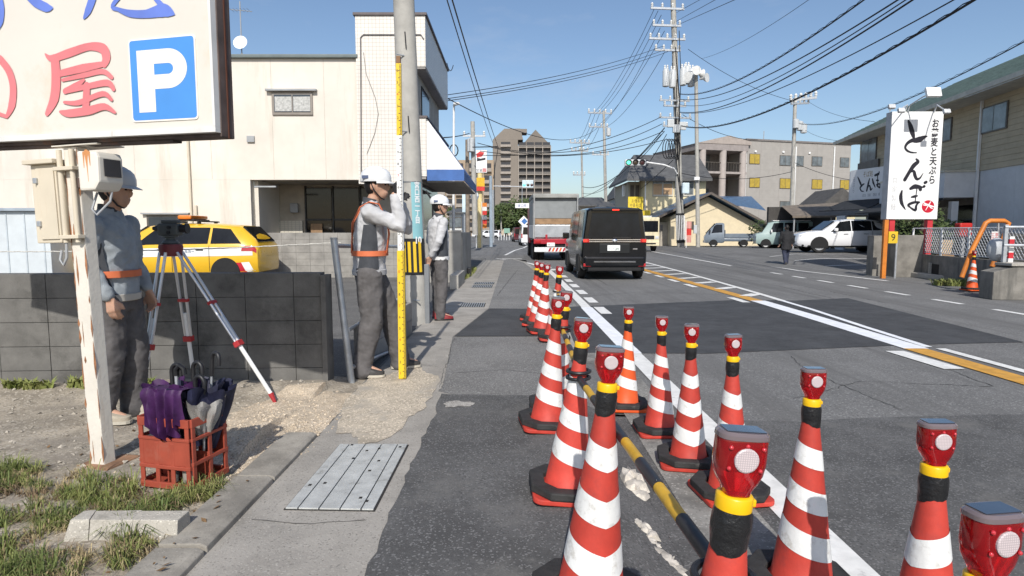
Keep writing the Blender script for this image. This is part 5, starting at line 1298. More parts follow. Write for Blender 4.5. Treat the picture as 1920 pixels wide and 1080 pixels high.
gt_=G(1042,489,0); place(t,(gt_.x,gt_.y,.004),R(1),1.0)

# white van and car farther ahead in the queue
def small_van(label, loc, rz, paint, sc=1, name='van', H=1.95, group=None):
    w_=.82; st=[(0,.3,1.05,H-.05,w_*.96,.70),(.08,.27,1.06,H,w_,.73),(1.4,.25,1.05,H+.02,w_,.74),(3.0,.25,1.04,H-.02,w_,.74),(3.9,.25,1.0,1.12,w_*.98,.7),(4.3,.3,.8,.88,w_*.9,.6)]
    c=Car(name,label,st,paint,group); c.t['category']='van'
    c.window(.2,1.2,.3,1.2); c.window(1.3,2.2,1.3,2.2); c.window(2.3,3.3,2.3,2.95)
    c.quad('rear_window',[(-.66,-.004,1.08),(.66,-.004,1.08),(.6,0,H-.18),(-.6,0,H-.18)],glass_dark,.012)
    for s in (-1,1): c.box('tail_lamp',(min(s*.80,s*.68),max(s*.80,s*.68),-.02,.05,.75,1.15),tail_off,.01)
    c.box('number_plate',(-.16,.16,-.02,-.004,.62,.78),platem,.003); c.box('bumper',(-.80,.80,-.05,.1,.32,.52),paint,.03)
    c.wheel(.7,.3,.19,w_+.01); c.wheel(3.3,.3,.19,w_+.01)
    return c.done(loc,rz,sc)
vw=M('van white',(.72,.73,.74),.3,var=.04,coat=.5)
g=G(993,461,0); small_van('white van ahead of the dump truck in the queue',(g.x,g.y,.004),R(3),vw)
g=G(979,455,0); small_van('dark van at the head of the queue past the white van',(g.x-.2,g.y+5,.004),R(5),M('van dark red',(.08,.012,.02),.3,coat=.5),.95)
g=G(964,436.5,0)
g=Vector((X(963,190),190,0)); small_van('tiny white car far down the street',(g.x,g.y,.004),R(180),vw,1.0)
# cars in the far lot on the left of the street
for i,(px,Y,lab,mm) in enumerate(((938,120,'pale parked car in the far lot by the green sign',vw),(921,130,'white parked car in the far lot, left of the green sign',vw),(1008,150,'grey van far down the street left of the truck',M('van grey',(.3,.31,.32),.3,coat=.5)))):
    small_van(lab,(X(px,Y),Y,.004),R(75+i*20),mm,.95,H=1.6)

# cream truck coming the other way
t=thing('cream_truck','cream truck coming the other way, half hidden by the black minivan','truck',(0,0,0)); crm2=M('truck cream',(.70,.62,.42),.4,var=.06)
tb('cab',(-.95,.95,0,1.9,.55,2.35),crm2,.07); tb('windscreen',(-.85,.85,-.01,.004,1.35,2.1),glass_dark,.0); tb('grille',(-.6,.6,-.02,.004,.85,1.1),black,.01)
tb('bumper',(-.95,.95,-.06,.1,.4,.72),crm2,.03); tb('bumper_slot',(-.7,.7,-.068,-.055,.50,.60),black,.01); tb('cargo_box',(-1.0,1.0,2.0,6,.9,2.5),M('cargo box',(.6,.6,.58),.5),.02); tb('chassis',(-.4,.4,.3,5.8,.5,.85),under)
for s in (-1,1):
    tb('headlamp',(min(s*.9,s*.66),max(s*.9,s*.66),-.03,.01,.88,1.06),headm,.01); tb('mirror',(min(s*.98,s*1.15),max(s*.98,s*1.15),-.1,-.02,1.45,1.85),black,.02)
    for y in (.9,4.6): tw(s*.82,y,.4,.24)
g=G(1217,472,0); place(t,(g.x-.25,g.y,.004),R(4),1.0)

# yellow patrol wagon in the yard (side view, rear to the right)
yl=M('patrol yellow',(.72,.42,.02),.3,var=.06,coat=.6); W_=.88
st=[(0,.42,.62,.70,W_*.80,.5),(.04,.34,.90,.98,W_*.93,.6),(.14,.30,.98,1.14,W_*.97,.70),(.48,.26,.99,1.43,W_,.67),(1.2,.24,.98,1.485,W_,.67),(2.2,.24,.97,1.49,W_,.67),(2.75,.24,.96,1.44,W_,.66),(3.5,.24,.93,1.0,W_,.66),(4.3,.26,.82,.88,W_*.96,.6),(4.6,.34,.62,.70,W_*.84,.5)]
c=Car('patrol_car','yellow patrol wagon with white side stripe and amber roof lamp behind the block wall',st,yl); c.t['category']='car'
c.window(.42,1.18,.72,1.16,name='quarter_window'); c.window(1.25,2.08,1.22,2.04); c.window(2.16,3.1,2.12,2.55,r1=4.9)
c.strip(.15,4.45,2.35,3.02,'stripe',M('stripe white',(.74,.74,.72),.35),.006)
for k in range(4):
    y0=.10+k*.19
    c.window(y0,y0+.19,y0+.14,y0+.33,'hazard_panel',.7,1.8,M('hz red',(.55,.02,.04),.4) if k%2 else white,.007,(-1,1),3)
c.window(.06,.42,.06,.34,'tail_lamp',2.7,3.75,tail_off,.014)
c.quad('rear_window',[(.60,.60,1.0),(-.60,.60,1.0),(-.60,.25,1.0),(.60,.25,1.0)],glass_dark,.0)
bm_=[(-.62,.10,1.03),(.62,.10,1.03),(.58,.47,1.40),(-.58,.47,1.40)]; c.quad('rear_window',bm_,glass_dark,.05)
c.quad('windscreen',[(.62,3.46,1.02),(-.62,3.46,1.02),(-.58,2.80,1.42),(.58,2.80,1.42)],glass_dark,.035)
for yy_,ll in ((2.12,'door_seam'),(1.21,'door_seam'),(3.1,'door_seam')): c.window(yy_-.006,yy_+.006,yy_-.006,yy_+.006,ll,1.1,4,black,.007,(-1,1),1)
for sd in (-1,1):
    for yy_ in (1.35,2.28): c.box('door_handle',(min(sd*.872,sd*.905),max(sd*.872,sd*.905),yy_,yy_+.18,.865,.89),black,.006)
    c.box('mirror',(min(sd*.87,sd*1.03),max(sd*.87,sd*1.03),2.95,3.1,.96,1.1),yl,.03)
c.wheel(.82,.33,.22,W_+.015,archm=under); c.wheel(3.62,.33,.22,W_+.015)
rk=c.box('roof_rack',(-.55,.55,1.5,1.53,1.53,1.56),black,.004); 
for yy_ in (1.55,2.35): c.box('rack_bar',(-.58,.58,yy_,yy_+.05,1.535,1.565),black,.006)
for yy_ in (1.57,2.37):
    for xx in (-.5,.5): c.box('rack_foot',(xx-.03,xx+.03,yy_-.03,yy_+.05,1.47,1.535),black,.006)
bl=MB(); bl.box(-.5,.5,1.78,2.12,1.60,1.70); bl.build('beacon_bar', M('beacon amber',(.72,.20,.02),.15,var=.2,coat=1), c.t, bevel=.04)
c.box('beacon_base',(-.45,.45,1.72,2.2,1.565,1.60),black,.008)
text_obj('点検車   パトロールカー', frame((-W_-.012,2.0,.84),(0,-1,0),(0,0,1)), .075, M('blue letter',(.10,.16,.30),.5), c.t, 'side_lettering', .001)
Yc=16.0; rear=X(506,Yc,1.0)
c.done((rear,Yc,.05),R(90)+R(3),.98); c.t.matrix_basis=c.t.matrix_basis @ Matrix.Diagonal((1,1,1.06,1))
# turn the wagon so that its tail points right: +y now runs left in the picture

# white crossover in the restaurant yard (nose to the left)
ws=M('pearl white',(.78,.78,.79),.2,var=.02,coat=1); W_=.90
st=[(0,.45,.85,.92,W_*.86,.55),(.08,.36,1.02,1.10,W_*.95,.66),(.45,.28,1.04,1.38,W_*.99,.64),(1.2,.26,1.0,1.53,W_,.66),(2.2,.25,.96,1.55,W_,.67),(2.75,.25,.95,1.47,W_,.66),(3.4,.25,.95,1.02,W_,.66),(4.1,.27,.90,.96,W_*.97,.62),(4.42,.32,.78,.86,W_*.88,.55),(4.5,.38,.62,.70,W_*.78,.5)]
c=Car('crossover','white crossover car parked nose left beside the noodle shop sign',st,ws); c.t['category']='car'
c.window(.50,1.22,.80,1.22,r1=4.97); c.window(1.26,2.12,1.26,2.12,r1=4.97); c.window(2.16,3.08,2.16,2.62,r1=4.97)
c.quad('windscreen',[(.62,3.36,1.04),(-.62,3.36,1.04),(-.58,2.82,1.45),(.58,2.82,1.45)],glass_dark,.04)
c.strip(.3,4.3,.0,.9,'sill_cladding',M('cladding',(.03,.03,.032),.6),.008)
c.box('grille',(-.45,.45,4.36,4.515,.40,.80),black,.03)
for sd in (-1,1):
    c.box('headlamp',(min(sd*.8,sd*.52),max(sd*.8,sd*.52),4.12,4.40,.72,.83),headm,.02); c.box('mirror',(min(sd*.9,sd*1.05),max(sd*.9,sd*1.05),2.8,2.95,1.0,1.14),ws,.03)
    for yy_ in (1.42,2.3): c.box('door_handle',(min(sd*.885,sd*.92),max(sd*.885,sd*.92),yy_,yy_+.2,.86,.885),chrome,.006)
for yy_ in (2.14,1.24): c.window(yy_-.006,yy_+.006,yy_-.006,yy_+.006,'door_seam',1.1,4,black,.006,(-1,1),1)
c.wheel(.88,.36,.22,W_+.012,archm=under); c.wheel(3.55,.36,.22,W_+.012,archm=under)
Yc=30.5; c.done((X(1682,Yc,.8),Yc+.5,YARD(14.5,Yc)+.004),R(90-6),1.07)

# kei pickup
kg=M('pickup blue grey',(.17,.205,.245),.35,var=.08,coat=.4); W_=.72
st=[(0,.42,.66,.70,W_*.98,.6),(1.95,.42,.66,.70,W_,.6),(1.99,.35,1.02,1.70,W_,.60),(2.1,.30,1.02,1.76,W_,.60),(2.55,.30,1.0,1.76,W_,.60),(2.9,.30,.98,1.45,W_,.6),(3.28,.30,.86,.94,W_,.6),(3.38,.34,.72,.80,W_*.96,.6)]
c=Car('pickup_truck','small blue-grey pickup truck parked in front of the blue tiled house',st,kg); c.t['category']='truck'
c.window(2.12,2.9,2.14,2.72); c.quad('windscreen',[(.60,3.24,.98),(-.60,3.24,.98),(-.54,2.62,1.70),(.54,2.62,1.70)],glass_dark,.075)
for sd in (-1,1): c.box('bed_side',(min(sd*.70,sd*.735),max(sd*.70,sd*.735),.02,1.93,.69,.99),kg,.008); c.box('headlamp',(min(sd*.66,sd*.44),max(sd*.66,sd*.44),3.22,3.40,.62,.78),headm,.015); c.box('mirror',(min(sd*.74,sd*.88),max(sd*.74,sd*.88),2.95,3.03,1.05,1.28),black,.01)
c.box('tailgate',(-.70,.70,.0,.03,.69,.99),kg,.006); c.box('bed_front',(-.70,.70,1.90,1.94,.69,1.25),kg,.006); c.box('bumper',(-.70,.70,3.30,3.44,.32,.48),M('bumper grey',(.2,.2,.21),.5),.02); c.box('number_plate',(-.17,.17,3.441,3.452,.36,.48),M('plate yellow',(.75,.5,.03),.5),.003)
c.wheel(.62,.27,.16,W_+.012,rim=white); c.wheel(2.72,.27,.16,W_+.012,rim=white)
Yc=47; c.done((X(1410,Yc,.5),Yc,YARD(17,Yc)),R(90-16),1.04)

# pale green van behind
vg=M('van pale green',(.33,.43,.41),.3,var=.04,coat=.5); W_=.74
st=[(0,.3,1.0,1.68,W_*.97,.62),(.06,.27,1.0,1.72,W_,.64),(1.4,.25,1.0,1.75,W_,.65),(2.3,.25,.98,1.72,W_,.65),(2.65,.25,.97,1.6,W_,.64),(3.0,.25,.95,1.02,W_,.62),(3.34,.3,.85,.93,W_*.92,.55)]
c=Car('compact_van','pale green boxy van with white roof parked behind the pedestrian',st,vg); c.t['category']='van'
c.window(.2,.85,.25,.85); c.window(.95,1.65,.95,1.65); c.window(1.73,2.55,1.73,2.3)
c.quad('windscreen',[(.6,2.97,1.04),(-.6,2.97,1.04),(-.55,2.64,1.6),(.55,2.64,1.6)],glass_dark,.035)
c.box('roof_panel',(-.6,.6,.1,2.35,1.745,1.785),white,.015)
for sd in (-1,1): MB().lathe([(.09,0),(.1,.02),(.08,.04)],18,m=frame((sd*.5,3.33,.8),(-1,0,0),(0,0,1))).build('headlamp',headm,c.t,smooth=True); c.box('mirror',(min(sd*.74,sd*.9),max(sd*.74,sd*.9),2.4,2.5,1.02,1.2),white,.02)
c.wheel(.6,.29,.16,W_+.012,rim=white); c.wheel(2.75,.29,.16,W_+.012,rim=white)
Yc=42; c.done((X(1518,Yc,.5),Yc,YARD(19,Yc)),R(90-14),1.06)
# dark car nosing out of the carport
st=[(0,.4,.8,.88,.7,.5),(.1,.3,.95,1.05,.8,.6),(.7,.26,.95,1.4,.84,.62),(2.2,.25,.92,1.43,.84,.62),(3.0,.25,.9,.97,.84,.62),(4.0,.3,.75,.8,.76,.5)]
c=Car('hatchback','dark hatchback under the carport behind the white crossover',st,vb); c.t['category']='car'
c.window(.5,1.3,.75,1.3); c.window(1.4,2.7,1.4,2.3); c.wheel(.7,.3,.19,.85); c.wheel(3.1,.3,.19,.85); c.quad('windscreen',[(.58,2.95,1.0),(-.58,2.95,1.0),(-.55,2.25,1.41),(.55,2.25,1.41)],glass_dark,.05)
Yc=40; c.done((X(1575,Yc,.5)+.4,Yc,YARD(20,Yc)),R(90-10),1.0)

# ------------------------------------------------------------------ cream corner building on the near side
FY=18.0
def zz(py,Y=FY): return Zh(py,Y)
t=thing('corner_building','cream two storey building with a tiled corner tower and blue edged awning','building',(-6,FY,.08)); cb=t
def B(n,a,m,bv=0,p=None): return MB().box(*a).build(n,m,p or t,bevel=bv)
xr=X(672,FY,4.); xl=-17.5; zr=zz(110)
tiles=M_tiles('white tile',(.70,.66,.60),(.42,.38,.34),.105,.105,lw=.09,stain=(.55,.44,.32))
xd0=X(470,FY,2.5); zd=zz(337)
B('wall',(xl,xr,FY,FY+.25,zd,zr),cream); B('wall',(xl,xd0,FY,FY+.25,.08,zd-.002),cream)
B('roof_edge',(xl,xr+.05,FY-.12,FY+.3,zr+.002,zr+.10),M('roof flashing',(.14,.17,.17),.5,var=.1),.02); B('roof_slab',(xl+.3,xr-.05,FY+.26,FY+12,zr-.3,zr-.01),conc_dark)
B('side_wall',(xl,xl+.25,FY+.26,FY+12,.08,zr-.31),cream)
for pxj in (250,395,512,610): B('panel_joint',(X(pxj,FY,4)-.006,X(pxj,FY,4)+.006,FY-.003,FY-.0005,zd+.02,zr-.02),M('joint line',(.52,.47,.40),.9))
# recessed ground floor with dark glazing
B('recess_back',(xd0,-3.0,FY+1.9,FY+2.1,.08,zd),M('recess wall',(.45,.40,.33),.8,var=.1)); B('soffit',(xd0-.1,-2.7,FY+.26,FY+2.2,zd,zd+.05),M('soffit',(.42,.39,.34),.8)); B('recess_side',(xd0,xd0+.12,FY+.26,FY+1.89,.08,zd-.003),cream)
xg=X(572,FY+1.8,2)
for k in range(3):
    a=xg+k*.88; w_=B('glazing',(a+.04,a+.84,FY+1.83,FY+1.88,.12,zd-.1),glass_dark); B('frame',(a,a+.04,FY+1.78,FY+1.9,.1,zd-.05),black,0,w_); B('transom',(a+.041,a+.839,FY+1.79,FY+1.828,1.75,1.81),black,0,w_)
B('inner_board',(xg+.18,xg+.55,FY+1.76,FY+1.775,.9,1.65),wood)
B('tiled_dado',(X(500,FY+1.8,1),xg-.1,FY+1.80,FY+1.88,.1,1.75),M_tiles('dado tile',(.60,.56,.47),(.4,.37,.32),.12,.06,lw=.12)); B('meter',(X(545,FY+1.8,2.2),X(560,FY+1.8,2.2),FY+1.7,FY+1.79,2.0,2.3),grey,.02)
B('door_shadow_panel',(X(476,FY+1.8,1.5),X(497,FY+1.8,1.5),FY+1.82,FY+1.88,.1,2.25),M('brown door',(.10,.07,.05),.6))
B('duct',(X(480,FY,2.6),X(520,FY,2.6),FY-.12,FY-.02,zz(352),zz(349)),grey,.01)
# upper window with curtains and hood
wx0,wx1=X(511,FY,5),X(587,FY,5); wz0,wz1=zz(216),zz(174)
wn=B('window',(wx0,wx1,FY-.05,FY-.002,wz0,wz1),M('window frame grey',(.26,.23,.20),.5),.01)
for k in range(2):
    a=wx0+.07+k*(wx1-wx0-.10)/2; b=a+(wx1-wx0-.16)/2; B('pane',(a,b,FY-.062,-.052+FY,wz0+.08,wz1-.06),glass,0,wn)
cur=M('curtain',(.50,.50,.48),.8,var=.25,scale=14)
for k in range(2):
    a=wx0+.09+k*(wx1-wx0-.10)/2; b=a+(wx1-wx0-.2)/2; m=MB(); n=16; vs=[]
    for i in range(n+1):
        x=a+(b-a)*i/n; y=FY-.066-.008*(i%2); vs+=[(x,y,wz0+.10),(x,y,wz1-.12)]
    m.add(vs,[(2*i,2*i+2,2*i+3,2*i+1) for i in range(n)]).build('curtain',cur,wn,smooth=True)
B('hood',(X(500,FY,5.4),X(595,FY,5.4),FY-.14,FY-.002,zz(172),zz(168)),grey,.01)
B('vent',(X(464,FY,4),X(478,FY,4),FY-.06,FY-.002,zz(267),zz(255)),grey,.01)
for px,a,b in ((357,262,430),(366,385,430)): MB().cyl((X(px,FY,3),FY-.05,zz(b)),(X(px,FY,3),FY-.05,zz(a)),.035,n=10).build('downpipe',bxm,t,smooth=True)
B('lower_window',(X(277,FY,1.6),X(350,FY,1.6),FY-.04,FY-.002,zz(450),zz(404)),M('window bronze',(.10,.09,.08),.4)); B('lower_pane',(X(281,FY,1.6),X(346,FY,1.6),FY-.05,FY-.041,zz(448),zz(407)),glass); B('lower_hood',(X(268,FY,1.8),X(357,FY,1.8),FY-.12,FY-.002,zz(402),zz(399)),grey)
# tiled tower and projecting parapets
zt=zz(30); zp=zz(126); xt1=X(798,FY,7); xc=X(775,FY,4)
B('tower_wall',(xr+.003,xc,FY-.08,FY+5.2,zz(345),zt-.01),tiles)
B('parapet',(xc+.002,xt1,FY-.08,FY+6.0,zp,zt-.012),tiles); B('parapet_cap',(xr-.05,xt1+.05,FY-.13,FY+6.05,zt-.008,zt+.06),M('cap dark',(.12,.10,.10),.6))
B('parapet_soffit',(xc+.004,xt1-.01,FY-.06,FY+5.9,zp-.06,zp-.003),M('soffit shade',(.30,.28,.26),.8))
zb0,zb1=zz(222),zz(331); xb1=X(800,FY,4)
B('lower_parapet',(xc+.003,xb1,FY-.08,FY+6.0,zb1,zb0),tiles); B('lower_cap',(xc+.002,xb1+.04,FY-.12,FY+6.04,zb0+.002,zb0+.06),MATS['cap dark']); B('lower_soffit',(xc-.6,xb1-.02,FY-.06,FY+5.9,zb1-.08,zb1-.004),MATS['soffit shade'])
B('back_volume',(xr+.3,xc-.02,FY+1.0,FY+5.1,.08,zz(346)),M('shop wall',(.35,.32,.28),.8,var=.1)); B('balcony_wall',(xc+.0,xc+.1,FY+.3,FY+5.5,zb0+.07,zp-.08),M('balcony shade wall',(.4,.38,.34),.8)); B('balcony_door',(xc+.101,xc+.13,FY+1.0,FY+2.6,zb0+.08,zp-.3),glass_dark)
B('shop_glazing',(xc+.01,xc+.06,FY+.4,FY+5.2,.1,zb1-.1),glass_dark); B('shop_post',(xc+.07,xc+.2,FY-.05,FY+.15,.08,zb1-.085),MATS['shop wall']) 
# awning on the street side
aw=M('awning white',(.76,.75,.72),.7,var=.05); ab=M('awning blue',(.05,.13,.36),.6,var=.1)
ax0=xb1+.003; ax1=X(866,FY,3.2)+.0
zA=zz(222); zB=zz(318); a0=(ax0,FY-.02,zA); xo=ax0+1.06
m=MB(); 
for y0,y1 in ((FY-.02,FY+.02),): m.add([(ax0,y0,zA),(ax0,y0,zB),(xo,y0,zB),(ax0,y1,zA),(ax0,y1,zB),(xo,y1,zB)],[(0,1,2),(5,4,3),(0,2,5,3),(0,3,4,1),(1,4,5,2)])
awn=m.build('awning_end',aw,t)
MB().add([(ax0,FY+.021,zA),(xo,FY+.021,zB),(xo,FY+6,zB),(ax0,FY+6,zA),(ax0,FY+.021,zA-.03),(xo,FY+.021,zB-.03),(xo,FY+6,zB-.03),(ax0,FY+6,zA-.03)],[(0,1,2,3),(7,6,5,4),(0,4,5,1),(1,5,6,2),(2,6,7,3),(3,7,4,0)]).build('awning_top',ab,t)
B('valance',(ax0,xo+.012,FY-.035,FY-.021,zB-.32,zB-.001),ab); B('valance',(xo,xo+.015,FY-.02,FY+6,zB-.32,zB-.032),ab)
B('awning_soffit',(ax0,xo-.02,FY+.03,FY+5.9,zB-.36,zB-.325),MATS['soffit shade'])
MB().tube([(xc+.5,FY+.3,.1),(xc+.5,FY+.3,2.3),(xc+.3,FY+.3,2.6)],.03,8).build('drain_pipe',black,t,smooth=True)
# conduit on the tower
cz=zz(67); MB().tube([(X(679,FY,3),FY-.1,zz(330)),(X(679,FY,6),FY-.1,zz(72)),(X(683,FY,7),FY-.1,cz),(X(790,FY,7),FY-.1,cz),(X(795,FY,7),FY-.1,zz(75))],.018,8).build('conduit',M('conduit dark',(.16,.15,.15),.6),t,smooth=True)
MB().tube([(X(688,FY,3),FY-.09,zz(100)),(X(692,FY,3),FY-.09,zz(140)),(X(708,FY,3),FY-.09,zz(185)),(X(713,FY,3),FY-.09,zz(215)),(X(706,FY,3),FY-.09,zz(250)),(X(690,FY,3),FY-.09,zz(290))],.008,6).build('loose_wire',MATS['conduit dark'],t,smooth=True)
# rooftop dish aerial
d=P(451,80,FY+.6); t2=thing('satellite_dish','round white satellite dish with mast on the cream building roof','satellite dish',(d.x,d.y,zr))
MB().lathe([(.01,-.02),(.12,-.01),(.2,.02),(.205,.026),(.12,-.0),(.01,-.008)],24,m=frame((d.x,d.y,d.z),(1,0,0),(0,.25,1))).build('dish',white,t2,smooth=True)
MB().cyl((d.x,d.y+.06,zr+.05),(d.x,d.y+.06,zz(0)+.2),.018,n=8).build('mast',grey,t2)
for s in (-1,1): MB().cyl((d.x,d.y+.06,zr+.35),(d.x+s*.22,d.y+.06,zr+.02),.012,n=6).build('stay',grey,t2)
MB().cyl((d.x-.3,d.y+.06,zz(2)),(d.x+.35,d.y+.06,zz(6)),.01,n=6).build('aerial_boom',grey,t2)
for k in range(6): MB().cyl((d.x-.25+k*.1,d.y-.1,zz(3)),(d.x-.25+k*.1,d.y+.24,zz(3)),.005,n=5).build('aerial_rod',grey,t2)

# house and shed at the far left
t=thing('left_house','cream house with small windows and blue tiled lean-to at the left edge','house',(-22,25,.08))
B('wall',(-29,X(70,24,3),24,24.3,.08,zz(270,24)+1.5),M('house cream',(.55,.49,.40),.85,var=.06))
for a in (-2,30,60): 
    w_=B('window',(X(a,24,4),X(a+22,24,4),23.95,23.998,zz(303,24),zz(283,24)),white); B('pane',(X(a+2,24,4),X(a+20,24,4),23.94,23.949,zz(301,24),zz(285,24)),glass,0,w_)
bt=M('blue roof tile',(.09,.16,.23),.45,var=.25,scale=9,bump=.6,bscale=14)
MB().add([(X(-60,23,2),21,zz(372,21)),(X(70,23,2),21,zz(378,21)),(X(60,23,2),23.9,zz(352,23.9)),(X(-60,23,2),23.9,zz(330,23.9)),(X(-60,23,2),21,zz(372,21)-.1),(X(70,23,2),21,zz(378,21)-.1),(X(60,23,2),23.9,zz(352,23.9)-.1),(X(-60,23,2),23.9,zz(330,23.9)-.1)],[(0,1,2,3),(7,6,5,4),(0,4,5,1),(1,5,6,2),(2,6,7,3),(3,7,4,0)]).build('lean_to_roof',bt,t)
t=thing('storage_shed','pale metal storage shed with flat roof at the left edge','shed',(-11.2,14.3,.08))
SX1=X(103,14.2,1); B('body',(-13.5,SX1-.1,14.2,16,.08,zz(396,14.2)),M('shed panel',(.58,.62,.64),.4,var=.06),.01); B('roof',(-13.6,SX1+.05,14.1,16.1,zz(396,14.2)+.002,zz(390,14.2)),M('shed roof',(.35,.40,.45),.4),.01)
for k in range(6): B('door_rib',(SX1-.25-k*.42,SX1-.22-k*.42,14.185,14.199,.12,zz(399,14.2)),M('shed rib',(.5,.55,.58),.4))

# ------------------------------------------------------------------ noodle restaurant on the right
far=Vector((20.1,36.0,0)); near=Vector((16.6,12.0,0)); dw=(near-far); LW=dw.length; WM=frame((far.x,far.y,0),dw,(0,0,1))   # x along wall toward the camera, y up, z = out to the street? 
nrm=WM.to_3x3() @ Vector((0,0,1))
if nrm.x>0: WM=WM @ Matrix.Diagonal((1,1,-1,1))
t=thing('restaurant_building','two storey tan restaurant with green roof, dark awning and white lower walls','building',(19,28,0)); rb=t
def Bw(n,a,m,p=None,bv=0): 
    return MB().mbox(WM,*a).build(n,m,p or t,bevel=bv)
def wq(px,py):      # picture position -> wall plane
    o=WM.translation; n=(WM.to_3x3() @ Vector((0,0,1))).normalized(); d=ray(px,py); c_=Vector((0,0,HC)); k=(o-c_).dot(n)/d.dot(n); q=WM.inverted() @ (c_+d*k); return q.x,q.y
tan=M('tan siding',(.53,.445,.31),.75,var=.08,scale=1.5,stain=(.46,.385,.265),stainamt=.3,stscale=1.5); wl=M('white wall',(.66,.67,.68),.7,var=.05,stain=(.5,.5,.5),stainamt=.2,streak=True)
ze=wq(1640,250)[1]; z2=wq(1838,320)[1]; xB=wq(1832,350)[0]
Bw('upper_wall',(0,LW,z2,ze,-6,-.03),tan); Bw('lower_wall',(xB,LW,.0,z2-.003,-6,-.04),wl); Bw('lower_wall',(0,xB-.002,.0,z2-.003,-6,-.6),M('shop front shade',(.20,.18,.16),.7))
n=14
for i in range(n):
    a=z2+(ze-z2)*i/n; MB().prism([(a,-.028),(a,.006),(a+(ze-z2)/n-.006,-.006),(a+(ze-z2)/n-.006,-.028)], WM @ frame((0,0,0),(0,1,0),(0,0,1)), -.0, LW).build('siding_board',tan,t)
groof=M('green roof tile',(.36,.42,.34),.6,var=.2,scale=3,stain=(.26,.31,.25),stainamt=.25,bump=.4,bscale=9)
rf=MB(); pts=[(-1.0,ze-.05,1.0),(LW+1,ze-.05,1.0),(LW+1,ze+2.3,-3.3),(3.2,ze+2.3,-3.3),(-1.0,ze-.05,-6.9)]
rf.add([WM @ Vector(p) for p in pts],[(0,1,2,3),(0,3,4)]); rf.add([WM @ Vector((p[0],p[1]-.12,p[2])) for p in pts],[(3,2,1,0),(4,3,0)]); ro=rf.build('roof',groof,t)
Bw('gutter',(-1.05,LW+1,ze-.22,ze-.04,1.0,1.12),M('gutter cream',(.58,.55,.46),.5)); Bw('eave_soffit',(-.95,LW+1,ze-.24,ze-.225,-.02,1.0),M('eave soffit',(.48,.46,.40),.8)); Bw('eave_end',(-1.05,-.99,ze-.22,ze-.04,-6.5,1.0),MATS['gutter cream'])
for k in range(26):   # tile courses that stand proud
    f=k/26; y=ze-.05+2.35*f; z_=1.0-4.3*f; x0=-1.0+4.2*f
    MB().add([WM @ Vector(p) for p in ((x0,y+.035,z_),(LW+1,y+.035,z_),(LW+1,y+.065,z_-.145),(x0,y+.065,z_-.145),(x0,y-.01,z_),(LW+1,y-.01,z_))],[(0,1,2,3),(0,4,5,1)]).build('tile_course',groof,ro)
def win(px0,px1,py0,py1,label='window',mull=1):
    a=wq(px0,(py0+py1)/2)[0]; b=wq(px1,(py0+py1)/2)[0]; z1_=wq(px0,py0)[1]; z0_=wq(px0,py1)[1]; a,b=min(a,b),max(a,b)
    w_=Bw(label,(a,b,z0_,z1_,-.02,.05),M('window frame dark',(.12,.11,.10),.4))
    for k in range(mull+1):
        u0=a+.05+(b-a-.06)*k/(mull+1); Bw('pane',(u0,u0+(b-a-.06)/(mull+1)-.04,z0_+.05,z1_-.05,.051,.06),M('pane light',(.25,.28,.29),.1,var=.3,scale=1.2,spec=.9),w_)
win(1842,1890,204,252); win(1757,1785,229,270); win(1616,1644,255,322)
Bw('balcony_rail',(wq(1612,315)[0],wq(1650,315)[0],wq(1620,322)[1],wq(1620,305)[1],.051,.12),M('window frame dark',(.12,.11,.10),.4))
for px_ in (1836,): 
    x_=wq(px_,300)[0]; MB().mbox(WM,x_,x_+.08,.1,ze-.25,.012,.10).build('downpipe',white,t)
# white projecting shop box with fascia and awnings
Bw('fascia_band',(wq(1700,350)[0],xB,2.75,z2-.03,.05,1.2),wl); Bw('fascia_cap',(wq(1700,350)[0],xB+.05,z2-.028,z2+.04,.02,1.25),MATS['gutter cream'])
awb=M('awning black',(.030,.032,.036),.8,var=.2)
m=MB(); xW=wq(1700,350)[0]; q=[(xW,2.73,1.21),(xB,2.73,1.21),(xB,2.3,2.3),(xW,2.3,2.3)]
m.add([WM @ Vector(p) for p in q]+[WM @ Vector((p[0],p[1]-.06,p[2])) for p in q],[(0,1,2,3),(7,6,5,4),(0,4,5,1),(1,5,6,2),(2,6,7,3),(3,7,4,0)]); m.build('awning',awb,t)
Bw('shop_glass',(.2,xB-.4,.2,2.5,-.59,-.55),glass_dark); Bw('white_panel',(-.3,1.0,.2,2.3,.9,1.0),wl); Bw('front_post',(xB-.3,xB-.05,.0,2.6,.6,.85),wl)
Bw('inner_shade_wall',(.9,4.2,.0,1.9,.2,.3),glass_dark)
# fascia signboard facing the street corner
fa=P(1598,385,31.0); fb=P(1672,380,28.6); fa=P(1590,372,31.2)
fA=P(1592,374,33.2); fB=P(1664,372,30.6); FMs=frame((fA.x,fA.y,Zh(376,33.2)),(fB-fA).xy.to_3d(),(0,0,1)); wS=(fB-fA).xy.length; hS=Zh(320,33.2)-Zh(376,33.2)
bxz0,bxz1=Zh(376,33.2)+.02,Zh(320,33.2)-.05
fpo=[(fA.x+.05,fA.y+.14),(fB.x+.05,fB.y+.14),(20.1-.146*(36-fB.y)-.1,fB.y+.3),(20.1-.146*(36-35.5)-.1,35.5)]
MB().prism(fpo,Matrix.Identity(4),bxz0,bxz1).build('fascia_box',wl,rb)
dA=(fB-fA).xy.to_3d().normalized(); oA=Vector((dA.y,-dA.x,0)); oA=oA if oA.y<0 else -oA
aq=[fA.xy.to_3d()-dA*.3+Vector((0,0,bxz0-.03)),fB.xy.to_3d()+Vector((0,0,bxz0-.03)),fB.xy.to_3d()+oA*1.1+Vector((0,0,bxz0-.55)),fA.xy.to_3d()-dA*.9+oA*1.1+Vector((0,0,bxz0-.55))]
